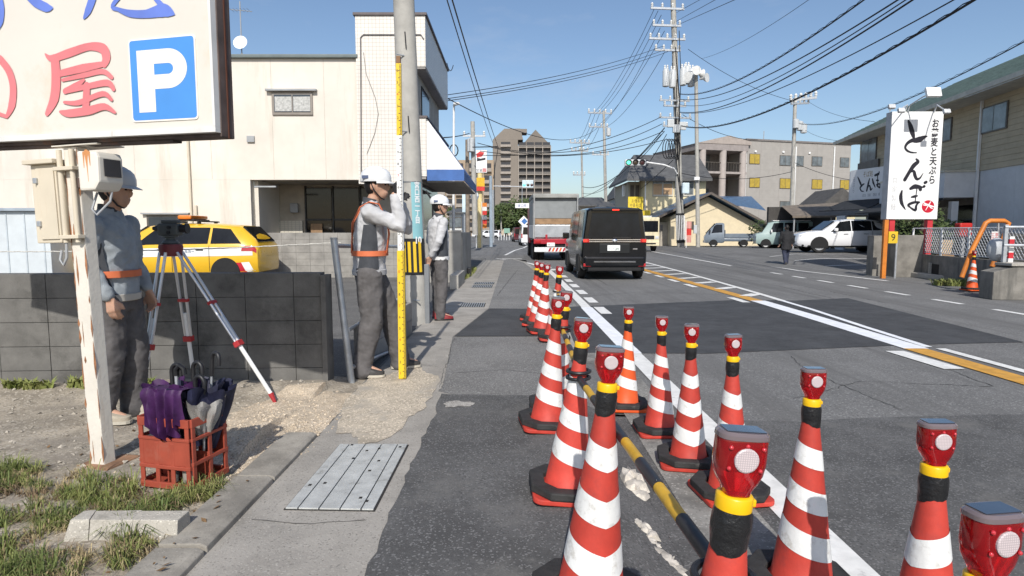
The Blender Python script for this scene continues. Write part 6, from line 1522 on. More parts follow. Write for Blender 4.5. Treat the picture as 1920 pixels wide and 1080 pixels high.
MB().add(aq+[p-Vector((0,0,.05)) for p in aq],[(0,1,2,3),(7,6,5,4),(0,4,5,1),(1,5,6,2),(2,6,7,3),(3,7,4,0)]).build('corner_awning',awb,rb)
fs_=thing('fascia_sign','wide white restaurant fascia sign with black brush lettering above the dark awning','sign',FMs.translation)
MB().mbox(FMs,0,wS,0,hS,-.12,0).build('board',M('sign board white',(.76,.76,.76),.5,var=.03),fs_,bevel=.01)
zf=lambda x,y:((x-250)/550*wS,(700-y)/500*hS*1.02+.02)
kf=wS/550*1.0
strokes('lettering',[[(365,335,10),(385,380,20),(410,440,26),(425,480,18)],[(465,455,12),(430,480,26),(410,520,18),(430,565,14),(462,575,10)],
 [(540,380,12),(525,460,26),(508,570,20)],[(515,540,8),(540,490,14),(555,520,20),(565,560,22),(588,535,6)],
 [(580,390,14),(595,450,24),(625,525,10)],[(615,340,24),(660,325,30)],[(640,420,18),(665,425,16)],[(650,340,14),(655,430,12),(660,500,16)],[(645,490,18),(685,480,16),(690,535,22),(650,510,12)],[(668,290,12),(672,305,12)]],ink,fs_,FMs,zf,d0=.001,wk=kf)
text_obj('そば処',FMs @ Matrix.Translation((*zf(515,305),.001)),.20*hS,M('gold ink',(.30,.20,.06),.5),fs_,'small_lettering',.001,wmax=.25*wS)
text_obj('自 家 製 麺',FMs @ Matrix.Translation((*zf(590,640),.001)),.10*hS,M('grey ink',(.35,.35,.36),.5),fs_,'small_lettering',.001,wmax=.5*wS)
cx_,cy_=zf(750,575); MB().lathe([(.085*wS,0),(.085*wS,.003)],24,m=FMs @ Matrix.Translation((cx_,cy_,.001))).build('emblem',M('emblem red',(.52,.01,.03),.5),fs_)
text_obj('天\nぷ\nら',FMs @ Matrix.Translation((*zf(310,460),.001)),.5*hS,MATS['grey ink'],fs_,'small_lettering',.001,wmax=.06*wS)
# bracket floodlights over the fascia
# big roadside sign on red posts
SYr=20.0; s0=P(1662,412,SYr); s1=P(1757,412,SYr); zs0,zs1=Zh(411,SYr),Zh(209,SYr); Wr=s1.x-s0.x; Hr=zs1-zs0
RM=frame((s0.x,SYr,zs0),(1,0,0),(0,0,1)); t=thing('roadside_sign','tall white noodle restaurant sign with large black brush lettering on red posts','sign',(s0.x,SYr,0))
sgw=M('sign white',(.79,.79,.78),.4,var=.04,scale=2,stain=(.66,.64,.60),stainamt=.25,stscale=3,streak=True)
MB().mbox(RM,0,Wr,0,Hr,-.32,0).build('box',sgw,t,bevel=.01); MB().mbox(RM,-.004,-.0005,0,Hr,-.31,-.01).build('side_skin',M('sign side grey',(.45,.46,.48),.5),t)
zr3=lambda x,y:((x-100)/445*Wr,(995-y)/910*Hr); kr=Wr/445
strokes('large_lettering',[
 [(243,162,18),(262,205,38),(280,255,44),(296,300,26)],
 [(412,292,10),(385,300,30),(350,318,52),(318,326,46),(282,328,34),(246,350,26),(228,384,20),(246,412,20),(285,428,16),(328,430,10)],
 [(330,484,16),(346,506,30),(312,538,38),(275,596,30),(240,660,30)],[(248,640,10),(285,592,18),(315,588,26),(326,620,30),(345,652,26),(372,644,16),(398,602,4)],
 [(222,752,14),(214,800,32),(226,858,30),(262,914,6)],[(296,734,26),(335,716,42),(388,724,26)],[(366,715,20),(382,742,30)],[(308,806,14),(338,800,26),(362,794,8)],[(352,720,10),(346,800,8),(342,846,12)],
 [(378,850,18),(330,852,24),(286,872,24),(300,892,14),(348,918,24),(354,880,20),(372,852,14)],[(428,678,26),(418,684,26)],[(414,714,24),(408,718,22)]],ink,t,RM,zr3,d0=.001,wk=kr)
MB().prism([(.0,.0)]+[(0,0)] if False else rrect(zr3(185,940)[0]-Wr*.15,zr3(186,940)[0],zr3(0,942)[1],zr3(0,612)[1],.005),RM,.0,.0012).build('label_frame',M('thin grey',(.55,.55,.56),.5),t)
MB().prism(rrect(zr3(185,940)[0]-Wr*.147,zr3(184,940)[0],zr3(0,939)[1],zr3(0,615)[1],.004),RM,.0013,.0018).build('label_face',sgw,t)
text_obj('自\n家\n製\n麺',RM @ Matrix.Translation((*zr3(153,778),.002)),Hr*.31,M('pale grey ink',(.42,.42,.43),.5),t,'small_lettering',.0005,wmax=Wr*.10,ls=1.3)
text_obj('お\n蕎\n麦\nと\n天\nぷ\nら',RM @ Matrix.Translation((*zr3(478,420),.001)),Hr*.60,ink,t,'vertical_lettering',.0008,wmax=Wr*.15,bold=.03,ls=1.0)
ex,ey=zr3(458,886); er=Wr*.123; em=MB().lathe([(er,0),(er,.003)],32,m=RM @ Matrix.Translation((ex,ey,.001))).build('emblem',MATS['emblem red'],t)
strokes('dragonfly',[[(480,842,5),(462,875,9),(438,918,4)],[(412,850,10),(440,866,12),(460,868,5)],[(415,872,7),(440,876,9),(460,872,4)],[(462,872,5),(485,882,12),(508,888,10)],[(462,876,4),(482,896,10),(500,902,7)]],white_ink,em,RM,zr3,d0=.0046,wk=kr)
redp=M('red post',(.52,.04,.05),.45,var=.08)
for px_ in (1673,1744): x_=X(px_,SYr,1); MB().box(x_-.085,x_+.085,SYr+.06,SYr+.23,0,zs0-.002).build('post',redp,t)
# floodlights on the sign
fl=M('lamp grey white',(.55,.56,.57),.4)
for k,(px_,py_,lab) in enumerate(((1390,0,''),)): pass
def flood(px0,py0,px1,py1,label,big=False):
    a=P(px0,py0,SYr-.02); b=P(px1,py1,SYr-1.0); a.z=max(a.z,zs1+.0)
    f=thing('floodlight',label,'floodlight',a,0,'floodlights on the sign top')
    MB().tube([a,a+Vector((0,-.1,.18)),a.lerp(b,.6)+Vector((0,0,.1)),b],.02,8).build('arm',fl,f,smooth=True)
    s=.2 if big else .09; hm=frame(b,(1,0,0),(0,.35,1)); MB().mbox(hm,-s*1.1,s*1.1,-s*.75,s*.75,-.05,.05).build('head',white if big else fl,f,bevel=.02); MB().mbox(hm,-s*.9,s*.9,-s*.6,s*.6,-.06,-.051).build('lens',headm,f)
flood(1702,212,1750,173,'big square floodlight raised above the sign on a long arm',True); flood(1668,212,1672,200,'small floodlight on the left corner of the sign'); flood(1697,212,1690,207,'small floodlight in the middle of the sign top'); flood(1752,212,1775,209,'small spotlight sticking out right of the sign')
# ------------------------------------------------------------------ walls, fence, orange frame and rail at the right edge
cw_=conc_dark
p0=G(1670,520,0); t=thing('gate_pillar','stained concrete pillar wall beside the orange post','wall',p0); Yp=p0.y
zp_=Zh(441,Yp); MB().box(p0.x+.15,p0.x+.95,Yp,Yp+.5,0,zp_).build('pillar',cw_,t,bevel=.015)
MB().box(p0.x-.28,p0.x+.02,Yp+.5,Yp+.85,0,Zh(442,Yp)).build('rear_pillar',cw_,t,bevel=.01)
x9=X(1860,Yp-1.5,.6); w_end=Vector((X(1850,15.2,.5),15.2,0)); w_st=Vector((p0.x+.95,Yp+.1,0))
t=thing('fence','white chain link fence on a low concrete wall beside the restaurant','fence',w_st); FMx=frame(w_st,w_end-w_st,(0,0,1)); FL=(w_end-w_st).length+3
zw=Zh(477,Yp)-0; ztf=Zh(428,Yp)
MB().mbox(FMx,0.003,FL,0,zw,-.2,0).build('low_wall',cw_,t)
MB().mbox(FMx,.75,1.25,zw-.55,zw-.25,.001,.006).build('drain_opening',hm,t); MB().mbox(FMx,.72,.80,zw-.58,zw-.22,.0065,.06).build('drain_lip',concrete2,t)
xa0=-.9; px_list=[xa0,1.05,2.6,4.2]
for xx in px_list: MB().cyl(FMx @ Vector((xx,zw if xx>0 else zp_-.3,-.1)),FMx @ Vector((xx,ztf,-.1)),.03,n=8).build('post',white,t)
MB().cyl(FMx @ Vector((xa0,ztf,-.1)),FMx @ Vector((FL,ztf,-.1)),.018,n=6).build('top_rail',white,t); MB().cyl(FMx @ Vector((0,zw+.06,-.1)),FMx @ Vector((FL,zw+.06,-.1)),.012,n=6).build('bottom_rail',white,t)
ml=MB(); hF=ztf-zw-.06; stp=.14; k=0
x=-hF
while x<FL:
    for s in (1,-1):
        xa,xb=x,x+hF; za,zb_=(zw+.06,ztf) if s>0 else (ztf,zw+.06)
        # clip to the fence's run
        lo=max(xa,0.0); hi=min(xb,FL)
        if hi-lo>.02:
            f0=(lo-xa)/hF; f1=(hi-xa)/hF; ml.cyl(FMx @ Vector((lo,za+(zb_-za)*f0,-.1)),FMx @ Vector((hi,za+(zb_-za)*f1,-.1)),.010,n=4,caps=False)
    x+=stp
tag(ml.build('mesh',M('fence wire white',(.70,.70,.69),.5),t,fix=False),kind='stuff')
# step slab and weeds at the foot
a=G(1690,518,0); b=G(1825,555,0); MB().box(a.x,a.x+2.5,a.y-2.6,a.y-.1,.0,.16).build('concrete_step',concrete2,bevel=.03); tag(bpy.data.objects['concrete_step'],'cracked concrete step slab in front of the fence wall','step')
def weeds(label,c,r1,r2,n,h0,h1):
    g_=MB()
    for i in range(n):
        a_=random.random()*6.28; k_=math.sqrt(random.random()); p=Vector((c.x+r1*k_*math.cos(a_),c.y+r2*k_*math.sin(a_),c.z)); h=random.uniform(h0,h1); b_=random.random()*6.28; d=Vector((math.cos(b_),math.sin(b_),0)); s=Vector((-d.y,d.x,0))*random.uniform(.006,.014)
        q=p+Vector((0,0,h*.6))+d*h*.2; e=p+Vector((0,0,h*.9))+d*h*.6; g_.add([p-s,p+s,q+s,q-s,e],[(0,1,2,3),(3,2,4)])
    tag(g_.build('weeds',gr1,fix=False),label,'weeds',kind='stuff')
weeds('green weeds sprouting along the step by the lone cone',G(1790,535,0),.55,.35,700,.06,.22)
weeds('small green weeds at the foot of the dark block wall',Vector((-3.25,4.88,.15)),.35,.06,380,.03,.12)
weeds('green weeds at the wall foot near the left edge',Vector((-3.9,4.86,.15)),.2,.06,200,.03,.10)
weeds('dry weeds on the verge along the far gutter',Vector((-1.28,19,.08)),.1,2.4,400,.05,.18)
# orange post with yellow number plate
orm=M('frame orange',(.62,.20,.03),.5,var=.15,stain=(.35,.15,.06),stainamt=.25)
o0=G(1655,522,0); t=thing('orange_post','tall orange steel post with a yellow number plate in front of the pillar','post',o0)
MB().box(o0.x-.06,o0.x+.06,o0.y-.05,o0.y+.05,0,Zh(412,o0.y)).build('post',orm,t); MB().cyl((o0.x+.36,o0.y,0),(o0.x+.36,o0.y,Zh(452,o0.y)),.03,n=8).build('pipe',steel,t)
pp=MB().box(X(1662,o0.y,1),X(1679,o0.y,1),o0.y-.09,o0.y-.06,Zh(456,o0.y),Zh(434,o0.y)).build('number_plate',MATS['plate yellow'],t)
text_obj('9',frame(((X(1662,o0.y,1)+X(1679,o0.y,1))/2,o0.y-.091,Zh(445,o0.y)),(1,0,0),(0,0,1)),.2,ink,pp,'figure',.001)
# leaning orange loop frame
l0=G(1815,535,.1); Yf=14.6; t=thing('orange_hoop','leaning orange pipe hoop by the bridge rail','barrier',l0)
pts=[(1803,520),(1822,470),(1848,418),(1856,414),(1882,414),(1891,418),(1884,440),(1868,480),(1860,500)]
MB().tube([P(a_,b_,Yf) for a_,b_ in pts],.055,10).build('loop',orm,t,smooth=True); MB().cyl(P(1872,416,Yf),P(1872,450,Yf),.02,n=8).build('rod',steel,t)
nb=MB().box(X(1856,Yf-.3,1),X(1868,Yf-.3,1),Yf-.32,Yf-.30,Zh(452,Yf),Zh(434,Yf)).build('notice',M('notice white',(.7,.68,.66),.6),t); text_obj('工事\n注意',frame((X(1862,Yf-.3,1),Yf-.321,Zh(443,Yf)),(1,0,0),(0,0,1)),.17,MATS['red ink'],nb,'lettering',.001)
# bridge parapet and rail
b0=Vector((X(1862,12.2,.3),12.6,0)); t=thing('bridge_parapet','dark mossy concrete bridge parapet at the right edge','parapet',b0)
zbp=.70
MB().prism([(0,0),(9,0),(9,zbp),(.45,zbp),(0,zbp-.12)],frame((X(1862,12.6,.3),12.6,0),(1,-.12,0),(0,0,1)),-.45,0).build('wall',conc_dark,t,bevel=.02); MB().mbox(frame((X(1862,12.6,.3),12.6,0),(1,-.12,0),(0,0,1)),.3,9,zbp+.002,zbp+.06,-.5,.04).build('coping',concrete2,t,bevel=.01)
t=thing('guard_rail','grey pipe guard rail above the bridge parapet','guard rail',b0); PR=frame((X(1880,12.9,.9),12.9,0),(1,-.12,0),(0,0,1))
MB().mbox(PR,0,.07,zbp+.06,1.55,-.05,.02).build('post',steel,t,bevel=.01); MB().mbox(PR,2.0,2.07,zbp+.06,1.55,-.05,.02).build('post',steel,t,bevel=.01)
for h in (1.12,1.5): MB().cyl(PR @ Vector((0,h,0)),PR @ Vector((6,h,0)),.03,n=8).build('rail',steel,t)
c1=P(1868,468,13.3); tag(MB().ell(c1,(.19,.15,.26),14,9).build('mirror_back',M('grey plastic',(.42,.44,.46),.5,var=.1),smooth=True),'rounded grey plastic cover hung on the bridge rail','cover')
c2=P(1895,470,13.0); tag(MB().mbox(frame(c2,(1,0,0),(.25,0,1)),-.05,.05,-.35,.3,-.02,.02).build('striped_board',M_tiles('red white board',(.72,.72,.70),(.5,.03,.04),50,.28,lw=.45)),'red and white striped warning board leaning on the rail','warning board')
t=MB().box(X(1882,15.4,1.2),X(1990,15.4,1.2),15.4,16.2,.0,1.35).build('tank',M('dark tank',(.055,.055,.05),.8,var=.3,scale=3),bevel=.05); tag(t,'dark bulky box behind the bridge rail','box')
# letter box and pots by the restaurant
lb_=P(1808,430,21.5); t=thing('letter_box','red letter box on a post behind the chain link fence','letter box',(lb_.x,21.5,0)); MB().box(lb_.x-.22,lb_.x+.22,21.4,21.7,lb_.z-.25,lb_.z+.22).build('box',M('letter box red',(.5,.03,.025),.4),t,bevel=.05); MB().box(lb_.x-.05,lb_.x+.05,21.5,21.6,0,lb_.z-.252).build('post',grey,t)
pt_=P(1775,462,20.8); t=thing('planter','tan tapered planter behind the chain link fence','planter',(pt_.x,20.8,0)); MB().box(pt_.x-.2,pt_.x+.2,20.7,21.0,0,pt_.z-.25).build('stand',wood,t); MB().prism([(-.16,-.25),(.16,-.25),(.21,.22),(-.21,.22)],frame(pt_,(1,0,0),(0,0,1)),-.35,0).build('pot',M('pot tan',(.55,.40,.24),.7),t)

# ------------------------------------------------------------------ background buildings
def window_on(mtx, a, b, z0, z1, par, fm, pm, mull=1, d=.05, name='window'):
    w_=MB().mbox(mtx,a,b,z0,z1,-.02,d).build(name,fm,par)
    n=mull+1; gw=(b-a-.06)/n
    for k in range(n): MB().mbox(mtx,a+.05+gw*k,a+.05+gw*(k+1)-.04,z0+.05,z1-.05,d+.001,d+.01).build('pane',pm,w_)
    return w_
winf=M('alu frame brown',(.10,.085,.07),.4); pane_y=M('pane with yellow blind',(.42,.30,.05),.25,var=.15,scale=4); pane_g=M('pane grey',(.16,.18,.19),.12,var=.3,scale=2,spec=.8)
# three storey grey block
gx=M_tiles('grey panel wall',(.335,.315,.29),(.275,.255,.235),3.0,.72,lw=.02,rough=.8,stain=(.30,.27,.25))
YB=66.0; cor=P(1395,433,YB); fd=Vector((math.cos(R(16)),math.sin(R(16)),0)); GM=frame((cor.x,YB,0),fd,(0,0,1))    # x right-and-away, y up, z toward the camera
hB=Zh(263,YB); LB=13.6; t=thing('apartment_block','three storey grey apartment block with yellow blinds and corner balconies','building',(cor.x,YB,0)); gb_=t
MB().mbox(GM,0,LB,.05,hB,-9,0).build('wall',gx,t); MB().mbox(GM,-.1,LB+.1,hB+.002,hB+.18,-9.1,.1).build('roof_edge',M('block cap',(.20,.18,.17),.7),t)
fh=hB/3
def gq(px,py):
    o=GM.translation; n=(GM.to_3x3() @ Vector((0,0,1))).normalized(); d=ray(px,py); c_=Vector((0,0,HC)); k=(o-c_).dot(n)/d.dot(n); q=GM.inverted() @ (c_+d*k); return q.x,q.y
for (x0,x1,y0,y1,pm) in ((1405,1424,288,308,pane_y),(1462,1482,291,311,pane_g),(1492,1506,292,312,pane_g),(1522,1541,293,312,pane_g),(1575,1591,295,314,pane_g),(1405,1424,333,352,pane_y),(1462,1482,334,354,pane_y),(1522,1541,336,355,pane_y),(1575,1591,337,356,pane_y),(1462,1484,377,392,pane_g)):
    a=gq(x0,y0); b=gq(x1,y1); window_on(GM,a[0],b[0],b[1],a[1],t,winf,pm)
for px_ in (1398,1491,1563): 
    a=gq(px_,300)[0]; MB().cyl(GM @ Vector((a,gq(px_,400)[1],.08)),GM @ Vector((a,gq(px_,270 if px_<1400 else 275)[1],.08)),.07,n=8).build('downpipe',white,t)
for px_,py_ in ((1416,284),(1468,285),(1517,287)): a=gq(px_,py_); MB().mbox(GM,a[0]-.12,a[0]+.12,a[1]-.1,a[1]+.1,.001,.12).build('vent_hood',white,t,bevel=.03)
# balcony bay to the left
HM2=GM; bx=-5.6
MB().mbox(GM,bx,-.02,.05,hB-.5,-9,-3.2).build('bay_wall',M('bay wall',(.25,.225,.21),.8,var=.1),t); MB().mbox(GM,bx-.5,-.02,hB-1.2,hB-.55,-9,.3).build('bay_roof',M('bay roof',(.30,.265,.25),.8,var=.1),t)
MB().prism([(bx-.6,hB-.54),(0.3,hB-.54),(0.3,hB-.2),(-2.4,hB+.35)],GM,-9,.35).build('bay_gable',M('bay gable',(.37,.32,.285),.8,var=.1),t)
for k in range(3):
    z_=.2+k*fh; MB().mbox(GM,bx,-.03,z_+fh*0-.12,z_+.1,-3.19,.2).build('balcony_slab',M('balcony slab',(.36,.32,.30),.8),t)
    if k: 
        for q in range(16): MB().mbox(GM,bx+.2+q*.34,bx+.24+q*.34,z_+.1,z_+1.0,.12,.15).build('baluster',winf,t)
        MB().mbox(GM,bx,-.03,z_+1.0,z_+1.06,.1,.17).build('rail',winf,t)
    MB().mbox(GM,bx+1.2,bx+3.2,z_+.15,z_+2.2,-3.19,-3.12).build('balcony_door',pane_g,t)
for xx in (bx+.25,-2.9,-.45): MB().cyl(GM @ Vector((xx,.05,.0)),GM @ Vector((xx,hB-1.2,.0)),.36,n=16).build('column',M('column grey',(.42,.37,.34),.8,var=.06),t,smooth=True)
d=P(1432,258,YB+4); MB().cyl((d.x,d.y,hB),(d.x,d.y,hB+1.6),.05,n=6).build('aerial',steel,t)
# yellow house with grey roof
YH2=57.0
t=thing('yellow_house','two storey pale yellow house with a grey roof behind the traffic signal','house',(X(1250,YH2),YH2,0))
yw=M('yellow plaster',(.66,.57,.36),.85,var=.06,stain=(.5,.42,.27),stainamt=.25,streak=True)
hx0,hx1=X(1207,YH2,3),X(1322,YH2,3); he=Zh(336,YH2)
MB().box(hx0,hx1,YH2,YH2+9,.05,he).build('wall',yw,t); MB().box(X(1183,YH2,3),hx0-.01,YH2+1.5,YH2+9,.05,he-.1).build('side_wall',M('house side',(.45,.41,.32),.85,var=.06),t)
grf=M('grey roof tile',(.105,.105,.105),.7,var=.2,scale=2,bump=.7,bscale=8)
a0,a1=X(1172,YH2,5),X(1330,YH2,5); zr_=Zh(304,YH2)+.3
q=[(a0,YH2-.8,he),(a1,YH2-.8,he),(a1+.2,YH2+4.5,zr_+.9),(a0+1.6,YH2+4.5,zr_+.9),(a0,YH2+9.6,he)]
MB().add([Vector(p) for p in q]+[Vector((p[0],p[1],p[2]-.22)) for p in q],[(0,1,2,3),(0,3,4),(8,7,6,5),(0,5,6,1),(9,8,5),(0,4,9,5),(1,6,7,2)]).build('roof',grf,t)
Mh=frame((0,YH2,0),(1,0,0),(0,0,1))
for x0,x1,pm in ((1223,1261,M('pane with tan shutter',(.48,.31,.17),.5,var=.1)),(1264,1300,pane_g)):
    w_=MB().box(X(x0,YH2,4),X(x1,YH2,4),YH2-.08,YH2-.002,Zh(368,YH2),Zh(337,YH2)-.15).build('window',M('win frame pale',(.5,.47,.4),.5),t)
    for k in range(2):
        xa=X(x0+1,YH2,4)+k*(X(x1,YH2,4)-X(x0,YH2,4))/2; xb=xa+(X(x1,YH2,4)-X(x0,YH2,4))/2-.14; MB().box(xa,xb,YH2-.09,YH2-.081,Zh(365,YH2),Zh(345,YH2)).build('pane',pm,w_); MB().box(xa,xb,YH2-.09,YH2-.081,Zh(344,YH2),Zh(337,YH2)-.2).build('pane',pane_g,w_)
for k in range(2): MB().box(X(1187+k*10,YH2,4),X(1194+k*10,YH2,4),YH2+1.44,YH2+1.499,Zh(368,YH2),Zh(345,YH2)).build('side_window',winf,t)
MB().cyl((X(1209,YH2,3),YH2-.06,.1),(X(1209,YH2,3),YH2-.06,he),.06,n=8).build('downpipe',white,t)
# yellow shop sign and white ac box
t=thing('yellow_sign','yellow signboard with black lettering on the front of the yellow house','sign',P(1192,385,YH2-.9)); MB().box(X(1177,YH2-1,3),X(1205,YH2-1,3),YH2-1.1,YH2-.9,Zh(394,YH2-1),Zh(369,YH2-1)).build('board',M('sign yellow',(.75,.55,.04),.5,var=.04),t); text_obj('お食事\n中華そば',frame((X(1191,YH2-1,3),YH2-1.101,Zh(381,YH2-1)),(1,0,0),(0,0,1)),.75,M('brown ink',(.12,.07,.03),.5),t,'lettering',.002,wmax=1.0)
MB().box(X(1203,YH2-1,3),X(1218,YH2-1,3),YH2-1.3,YH2-1.1,Zh(406,YH2-1),Zh(394,YH2-1)-.03).build('lower_sign',MATS['sign yellow'],t); MB().box(X(1168,YH2+3,4),X(1178,YH2+3,4),YH2+3,YH2+3.6,Zh(368,YH2+3),Zh(347,YH2+3)).build('white_panel',white,t)
# gabled house with blue tiles
YG=51.5; t=thing('gabled_house','single storey cream gabled house with blue tiled roof behind the pickup','house',(X(1330,YG),YG,0))
gx0,gxp,gx1=X(1250,YG,1.5),X(1326,YG,2.5),X(1438,YG,1.5); zpk=Zh(365,YG)
bt2=M('blue glazed tile',(.06,.13,.24),.35,var=.25,scale=4,bump=.8,bscale=10)
zL=Zh(405,YG); zR=Zh(421,YG)
MB().prism([(gx0+.3,.05),(gx1-.6,.05),(gx1-.6,zR-.05),(gxp,zpk-.15),(gx0+.3,zL-.05)],frame((0,YG,0),(1,0,0),(0,0,1)),-9,0).build('gable_wall',M('gable cream',(.68,.58,.40),.85,var=.05,stain=(.55,.46,.31),stainamt=.2,streak=True),t)
def slab(n,p,q,y0,y1,mat,th=.16): 
    (xa,za),(xb,zb_)=p,q; MB().add([(xa,y0,za),(xb,y0,zb_),(xb,y1,zb_),(xa,y1,za),(xa,y0,za+th),(xb,y0,zb_+th),(xb,y1,zb_+th),(xa,y1,za+th)],[(0,3,2,1),(4,5,6,7),(0,1,5,4),(1,2,6,5),(2,3,7,6),(3,0,4,7)]).build(n,mat,t)
slab('roof',(gx0-1.0,zL-.25),(gxp,zpk),YG-.7,YG+9,bt2); slab('roof',(gxp,zpk),(gx1+.1,zR-.25),YG-.7,YG+9,bt2)
slab('verge',(gxp,zpk-.02),(gx1+.1,zR-.27),YG-.85,YG-.702,M('verge brown',(.12,.10,.085),.7),.2); slab('verge',(gx0-1.0,zL-.27),(gxp,zpk-.02),YG-.85,YG-.702,MATS['verge brown'],.2)
MB().add([(X(1310,YG+5,3),YG+4,Zh(374,YG+4)),(X(1428,YG+5,3),YG+4,Zh(395,YG+4)),(X(1415,YG+7,3),YG+8,Zh(368,YG+8)),(X(1345,YG+7,3),YG+8,Zh(368,YG+8))],[(0,1,2,3)]).build('rear_roof',bt2,t)
xL=X(1226,YG+1,1); MB().box(xL,gx0+.29,YG+.8,YG+8,.05,zL-.5).build('annex_wall',M('annex wall',(.42,.38,.31),.85,var=.08),t); MB().box(X(1262,YG+.7,1),X(1284,YG+.7,1),YG+.72,YG+.795,.1,2.2).build('door',M('annex door',(.50,.48,.44),.6),t)
MB().box(X(1288,YG,1),X(1300,YG,1),YG-.06,YG-.003,Zh(430,YG),Zh(415,YG)).build('window',winf,t)
# carport and dark low roof right of the pickup
t=thing('carport','low carport with brown tiled roof between the van and the restaurant','carport',(X(1540,41),41,0)); cpx0,cpx1=X(1466,40,2),X(1612,40,2)
MB().add([(cpx0,38.5,Zh(405,38.5)),(cpx1,38.5,Zh(403,38.5)),(cpx1-.2,42.5,Zh(380,42.5)),(cpx0+1,42.5,Zh(386,42.5)),(cpx0,38.5,Zh(407,38.5)-.05),(cpx1,38.5,Zh(405,38.5)-.05)],[(0,1,2,3),(0,4,5,1)]).build('roof',M('brown tile',(.20,.165,.13),.8,var=.2,scale=3,bump=.7,bscale=9),t)
MB().box(cpx0+.2,cpx1-.2,42.6,42.9,.1,Zh(388,42.6)).build('back_wall',M('carport back',(.06,.055,.05),.8),t)
for xx in (cpx0+.2,(cpx0+cpx1)/2,cpx1-.3): MB().cyl((xx,38.7,.1),(xx,38.7,Zh(405,38.7)-.05),.05,n=8).build('post',grey,t)
t=thing('dark_gable','small dark tiled gable roof beside the restaurant fascia','roof gable',(X(1570,44),44,0)); MB().prism([(X(1540,44,3),Zh(385,44)),(X(1580,44,4),Zh(352,44)),(X(1606,44,4),Zh(372,44)),(X(1606,44,4),Zh(385,44))],frame((0,44,0),(1,0,0),(0,0,1)),-4,0).build('roof',M('dark tile',(.09,.085,.08),.7,var=.2),t); MB().box(X(1544,44.1,2),X(1604,44.1,2),44.2,47.5,.1,Zh(385,44)-.01).build('wall',yw,t)
# far apartment tower
YT=240.0; tx0,txc,tx1=X(924,YT,20),X(971,YT,20),X(1033,YT,20); hT=Zh(262,YT)
brn=M('tower brown',(.225,.195,.165),.85,var=.05,scale=.1); brn2=M('tower brown shade',(.19,.165,.14),.85,var=.05,scale=.1); balm=M('balcony pale',(.34,.30,.26),.8); dkw=M('opening dark',(.035,.035,.04),.4)
t=thing('apartment_tower','tall brown apartment tower with rows of balconies at the end of the street','building',(txc,YT,0))
MB().box(tx0,txc-.01,YT,YT+14,0,hT).build('gable_wing',brn,t); MB().box(txc,tx1,YT+1.2,YT+15,0,Zh(272,YT)).build('balcony_wing',brn2,t)
MB().prism([(tx0,hT+.02),(txc+2,hT+.02),(txc+1,hT+4.2),(tx0+4.5,hT+4.2)],frame((0,YT,0),(1,0,0),(0,0,1)),-14,0).build('roof_block',brn,t)
MB().prism([(txc+1.5,Zh(272,YT)+.02),(tx1,Zh(272,YT)+.02),(tx1-6,hT+4)],frame((0,YT+1.2,0),(1,0,0),(0,0,1)),-14,0).build('roof_slope',brn2,t)
MB().box(tx0+6,txc+3.5,YT+1,YT+8,hT+4.25,Zh(248,YT)).build('penthouse',brn,t)
nf=13; fh=(hT-3)/nf
for k in range(nf):
    z_=2.5+k*fh
    w_=MB().box(tx0+3.2,tx0+6.8,YT-.05,YT-.002,z_+.9,z_+fh-.3).build('window_bay',dkw,t); MB().box(tx0+3.0,tx0+7.0,YT-.8,YT-.051,z_+.3,z_+1.2).build('balcony',balm,w_)
    for q in range(4):
        xa=txc+.3+q*(tx1-txc-.3)/4; xb=xa+(tx1-txc-.3)/4-.35
        w_=MB().box(xa,xb,YT+1.1,YT+1.198,z_+.95,z_+fh-.25).build('window_bay',dkw,t); MB().box(xa-.1,xb+.1,YT-.1,YT+1.09,z_+.0,z_+.22).build('balcony_slab',balm,w_); MB().box(xa-.05,xb+.05,YT-.1,YT-.0,z_+.26,z_+1.05).build('balcony',M('balcony rail',(.15,.135,.12),.6),w_)
for q in range(5): xa=txc+.1+q*(tx1-txc-.4)/4; MB().box(xa,xa+.3,YT-.15,YT+1.15,0,Zh(274,YT)).build('pier',balm,t)
MB().box(tx0+8.5,tx0+9.2,YT-.1,YT-.005,0,hT).build('pier',brn,t)
# lower brown flats on the left
Y2=170.0; t=thing('brown_flats','long brown flats with balconies behind the blue awning','building',(X(870,Y2),Y2,0)); fx0,fx1=X(800,Y2,10),X(926,Y2,10); h2=Zh(300,Y2)
MB().box(fx0,fx1,Y2,Y2+12,0,h2).build('wall',M('flats tan',(.36,.28,.20),.85,var=.06,scale=.2),t)
for k in range(6):
    z_=1.5+k*(h2-1.5)/6
    for q in range(7):
        xa=fx0+.5+q*(fx1-fx0-.6)/7; xb=xa+(fx1-fx0-.6)/7-.6; w_=MB().box(xa,xb,Y2-.1,Y2-.002,z_+1.0,z_+2.3).build('window_bay',dkw,t); MB().box(xa-.1,xb+.1,Y2-.9,Y2-.11,z_,z_+.95).build('balcony',balm,w_)
